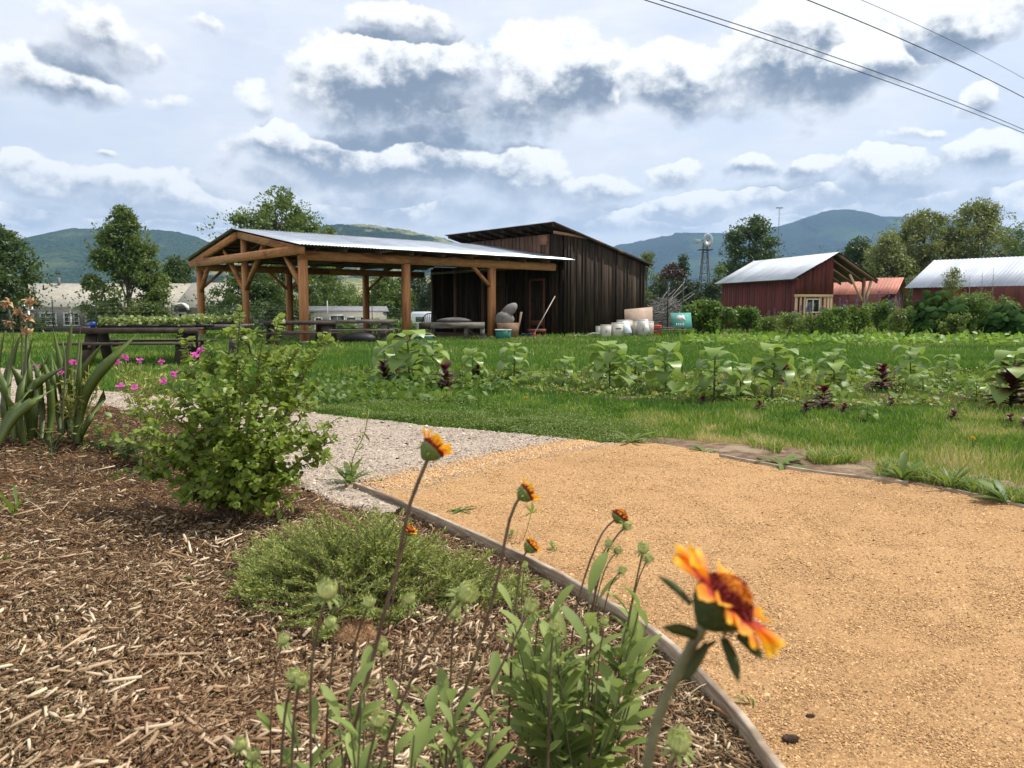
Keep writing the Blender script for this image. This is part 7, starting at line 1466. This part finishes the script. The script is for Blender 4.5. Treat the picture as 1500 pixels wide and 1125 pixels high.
def foreground_flowers():
    bf = 'blanket_flower'
    r, p = flower(bf, 'large close-up red and orange blanket flower leaning right over the path', 'flower', [(940,1190),(950,1110),(966,1045),(990,990),(1010,952),(1026,922),(1040,903)], (.56, .56), .0046, .0056, None, .03, (0,0,1), [])
    c = P(1061, 880, .56); a_ = P(1034, 936, .56)
    blanket_head(r, c, (.56, -.06, .66), .034, 20, .92, .22, seed=4, disc=.66)
    for (x0, y0, x1, y1, w, dy) in ((1030,935,968,918,22,-.01),(1036,945,998,1000,26,-.02),(1060,935,1082,1002,22,-.015),(1080,930,1118,968,20,-.01),(1012,885,962,842,14,.02),(1046,940,1012,965,20,.02)):
        mb = MB(); sword(mb, [P(x0, y0, .56), P((x0+x1)/2+2, (y0+y1)/2-3, .56+dy), P(x1, y1, .56+dy*2)], w*.56/F_PX*1.25, 8, [.1, -1, .1]); mb.build('bract', L_gald, r, smooth=True)
    flower('blanket_flower_bud', 'green spiky bud at the bottom edge, under the large close-up flower', 'flower bud', [(978,1200),(982,1130),(994,1090)], (.75,.78), .0028, .003, 'bud', .0155, (.12,-.1,1))
    flower(bf, 'half-open orange flower on the tallest stem, seen against the pale gravel', 'flower', [(498,1150),(520,1060),(545,970),(562,900),(582,830),(597,750),(618,693),(634,657)], (1.15,1.2), .0042, .0035, 'open', .029, (.62,.34,.62), [(.1,.5,.9,80,24),(.3,.6,.9,62,18)], petals=18, plen=.85, opened=.95, seed=7, disc=.66)
    flower(bf, 'half-open flower on a long curved stem, second tallest, against the orange path', 'flower', [(640,1130),(665,1055),(690,985),(714,905),(732,835),(744,770),(758,733),(771,722)], (1.3,1.35), .0038, .0032, 'open', .0235, (.8,.25,.5), [(.12,-.8,.7,60,18)], petals=15, plen=.75, opened=.95, seed=9, disc=.68)
    flower(bf, 'small maroon and orange flower just over the edging board, on a curved stem', 'flower', [(748,985),(752,930),(757,870),(765,820),(778,800)], (1.55,1.6), .003, .0025, 'open', .022, (.7,.2,.6), petals=14, plen=.7, opened=.95, seed=11, disc=.7)
    flower(bf, 'small orange flower seen just above the juniper, behind the tallest stem', 'flower', [(560,985),(572,900),(582,840),(594,790),(599,777)], (2.2,2.25), .003, .0025, 'open', .024, (.5,-.1,.8), petals=14, plen=.6, opened=.6, seed=12, disc=.7)
    flower(bf, 'orange-tipped flower topmost of the group over the leafy clump', 'flower', [(842,905),(852,860),(868,812),(884,778),(900,762),(908,757)], (1.6,1.65), .0028, .0022, 'open', .021, (.5,.1,.7), petals=13, plen=.5, opened=1.1, seed=13, disc=.9)
    bb = 'blanket_flower_bud'
    B = [('round bud close under the topmost orange-tipped flower', [(862,930),(872,870),(888,812),(905,783),(917,771)], 1.6, .0125, (.8,-.3,.3), False), ('small green bud left in the group over the leafy clump', [(868,905),(872,860),(878,822),(891,797)], 1.6, .010, (.2,0,1), True), ('dark bud in the middle of the group over the leafy clump', [(868,915),(876,870),(888,830),(904,807)], 1.58, .011, (.7,-.3,.5), False), ('flat-topped green bud on the rightmost tall stem of the leafy clump', [(905,1000),(915,935),(928,870),(942,805)], 1.5, .0145, (.1,-.1,1), True), ('small bud just below the flat-topped green bud', [(922,905),(935,850),(949,819)], 1.5, .0105, (.5,-.4,.5), True), ('small green bud right of the clump, above the edging board', [(888,880),(898,850),(911,836)], 1.6, .0105, (.4,-.3,.7), True),
         ('big green bud on the tall straight stem left of the tallest flower stem', [(456,1150),(455,1060),(456,985),(464,930),(479,868)], 1.0, .0165, (.1,-.1,1), True), ('green bud left in the pair above the clump of brown roots', [(480,1040),(484,990),(489,940),(484,914)], 1.3, .0125, (-.1,0,1), True), ('green bud right above the clump of brown roots', [(512,1090),(515,1000),(521,940),(540,884)], 1.25, .0125, (.3,-.1,1), True), ('small green bud in front of the juniper, on a thin straight stem', [(580,1050),(588,985),(594,930),(600,880)], 1.35, .012, (0,-.1,1), True),
         ('largest fuzzy bud on a thick stem arching to the right', [(548,1150),(575,1065),(607,985),(635,932),(660,895),(682,871)], 1.0, .0175, (.6,-.2,.7), True), ('green bud half hidden behind the largest fuzzy bud', [(655,1070),(660,1000),(662,940),(666,898)], 1.25, .0125, (.1,-.1,1), True), ('green bud on a slanting stem left of the leafy clump', [(655,1120),(690,1050),(722,1000),(752,940),(777,890)], 1.15, .0135, (.3,-.2,1), True), ('thin-stemmed green bud farthest left of the stem group', [(396,1090),(398,1040),(404,980),(415,938)], 1.25, .0115, (.2,0,1), True),
         ('left one of two touching green buds at lower left', [(410,1150),(414,1080),(420,1030),(430,992)], 1.1, .0125, (-.1,0,1), True), ('right one of two touching green buds at lower left', [(428,1110),(430,1060),(434,1025),(441,998)], 1.1, .0125, (.3,-.1,1), True), ('pale bud in front of the mulch right of the tallest stem, low', [(566,1070),(564,1020),(560,985),(559,948)], 1.2, .012, (.1,-.1,1), True), ('green bud low among the leaves at the bottom centre', [(535,1150),(543,1100),(555,1056)], 1.0, .0135, (.2,-.2,1), True), ('small bud at the bottom left of the flower group, upper one', [(346,1160),(349,1120),(352,1092)], 1.1, .012, (.1,0,1), True), ('small bud at the bottom left of the flower group, lower one', [(366,1180),(368,1140),(371,1108)], 1.1, .012, (.1,0,1), True),
         ('yellow-green bud behind the leafy clump, by the edging board', [(786,930),(792,890),(799,857)], 1.5, .0105, (.1,-.2,1), True), ('green bud near the middle of the leafy clump', [(806,990),(808,950),(812,918)], 1.35, .0125, (.1,-.2,1), True), ('yellowish bud at the right of the leafy clump', [(878,960),(882,935),(885,911)], 1.4, .010, (.1,-.2,1), True), ('small yellow bud behind the juniper tip near the board', [(764,880),(766,850),(768,829)], 1.9, .011, (.1,-.2,1), True)]
    for i, (lab, pts, D, R, nrm, gr) in enumerate(B):
        lv = [(.25,random.choice((-1,1))*.5,.9,60,18),(.1,random.choice((-1,1))*.6,.8,72,22),(.42,random.choice((-1,1))*.4,1,40,13)] if pts[0][1] > 1020 else [(.3,random.choice((-1,1))*.5,.9,34,12)]
        flower(bb, lab, 'flower bud', pts, D, .0030 if R > .012 else .0020, .0022 if R > .012 else .0016, 'bud', R, nrm, lv, green=gr)
    # leafy stems at the bottom
    def leafy(lab, u0, u1, v0, v1, Dr, nst, hl, n, cx):
        Dm = sum(Dr)/2; b = P(cx, v1+25, Dm); b[2] = float(hb(b[0], b[1])); r = empty('leafy_clump', b, lab, 'leafy plant', 'leafy blanket flower clumps'); sb = MB(); mb = MB()
        for k in range(nst):
            u = random.uniform(u0, u1); D = random.uniform(*Dr); v = random.uniform(v0, v0+(v1-v0)*.55)+abs(u-(u0+u1)/2)/(u1-u0)*60; e = P(u, v, D); f = b+(e-b)*np.array([.12, .2, 0]); s = np.array([f[0]+random.uniform(-.04, .04), f[1]+random.uniform(-.04, .04), b[2]]); m = (s*.5+e*.5)+np.array([(e[0]-s[0])*.12, 0, 0]); path = spline([s, m, e], 14); sb.tube(path, np.linspace(.0028, .0014, 14), 5)
            q = n; t = np.linspace(.15, 1, q); a = np.arange(q)*2.4+k; i = (t*13).astype(int); tg = np.array([.0, 0, 1.]); el = .8+1.2*t**2
            d = np.stack([np.cos(a), np.sin(a), el], 1); L = rng.uniform(.7, 1.1, q)*hl*(1-.35*np.abs(t-.45)); inst(mb, blade(1, .34, lambda t: (t*.9+.12)**.5*math.sin(PI*min(1, t*.86+.12))**.6*1.15, 7, .55, .35), path[i], d, np.stack([-np.cos(a)*.9, -np.sin(a)*.9, np.full(q, .8)], 1), L)
        sb.build('stems', M_gstg, r); mb.build('foliage', L_gal, r, smooth=True)
    leafy('dense bright green leafy clump beside the edging board at the bottom centre', 745, 950, 860, 1125, (1.35, 1.6), 25, .105, 10, 840)
    leafy('low leafy growth at the bottom edge, left of the dense clump', 400, 640, 985, 1150, (1.0, 1.3), 9, .08, 7, 530)
    leafy('leafy base at the bottom edge between the two leafy groups', 620, 740, 960, 1140, (1.15, 1.35), 7, .08, 7, 690)
    for (pts, w, D, lab) in (([(470,1085),(495,1075),(520,1100),(545,1150)], 40, .95, 'broad folded leaf at the bottom edge'),):
        pass
foreground_flowers()
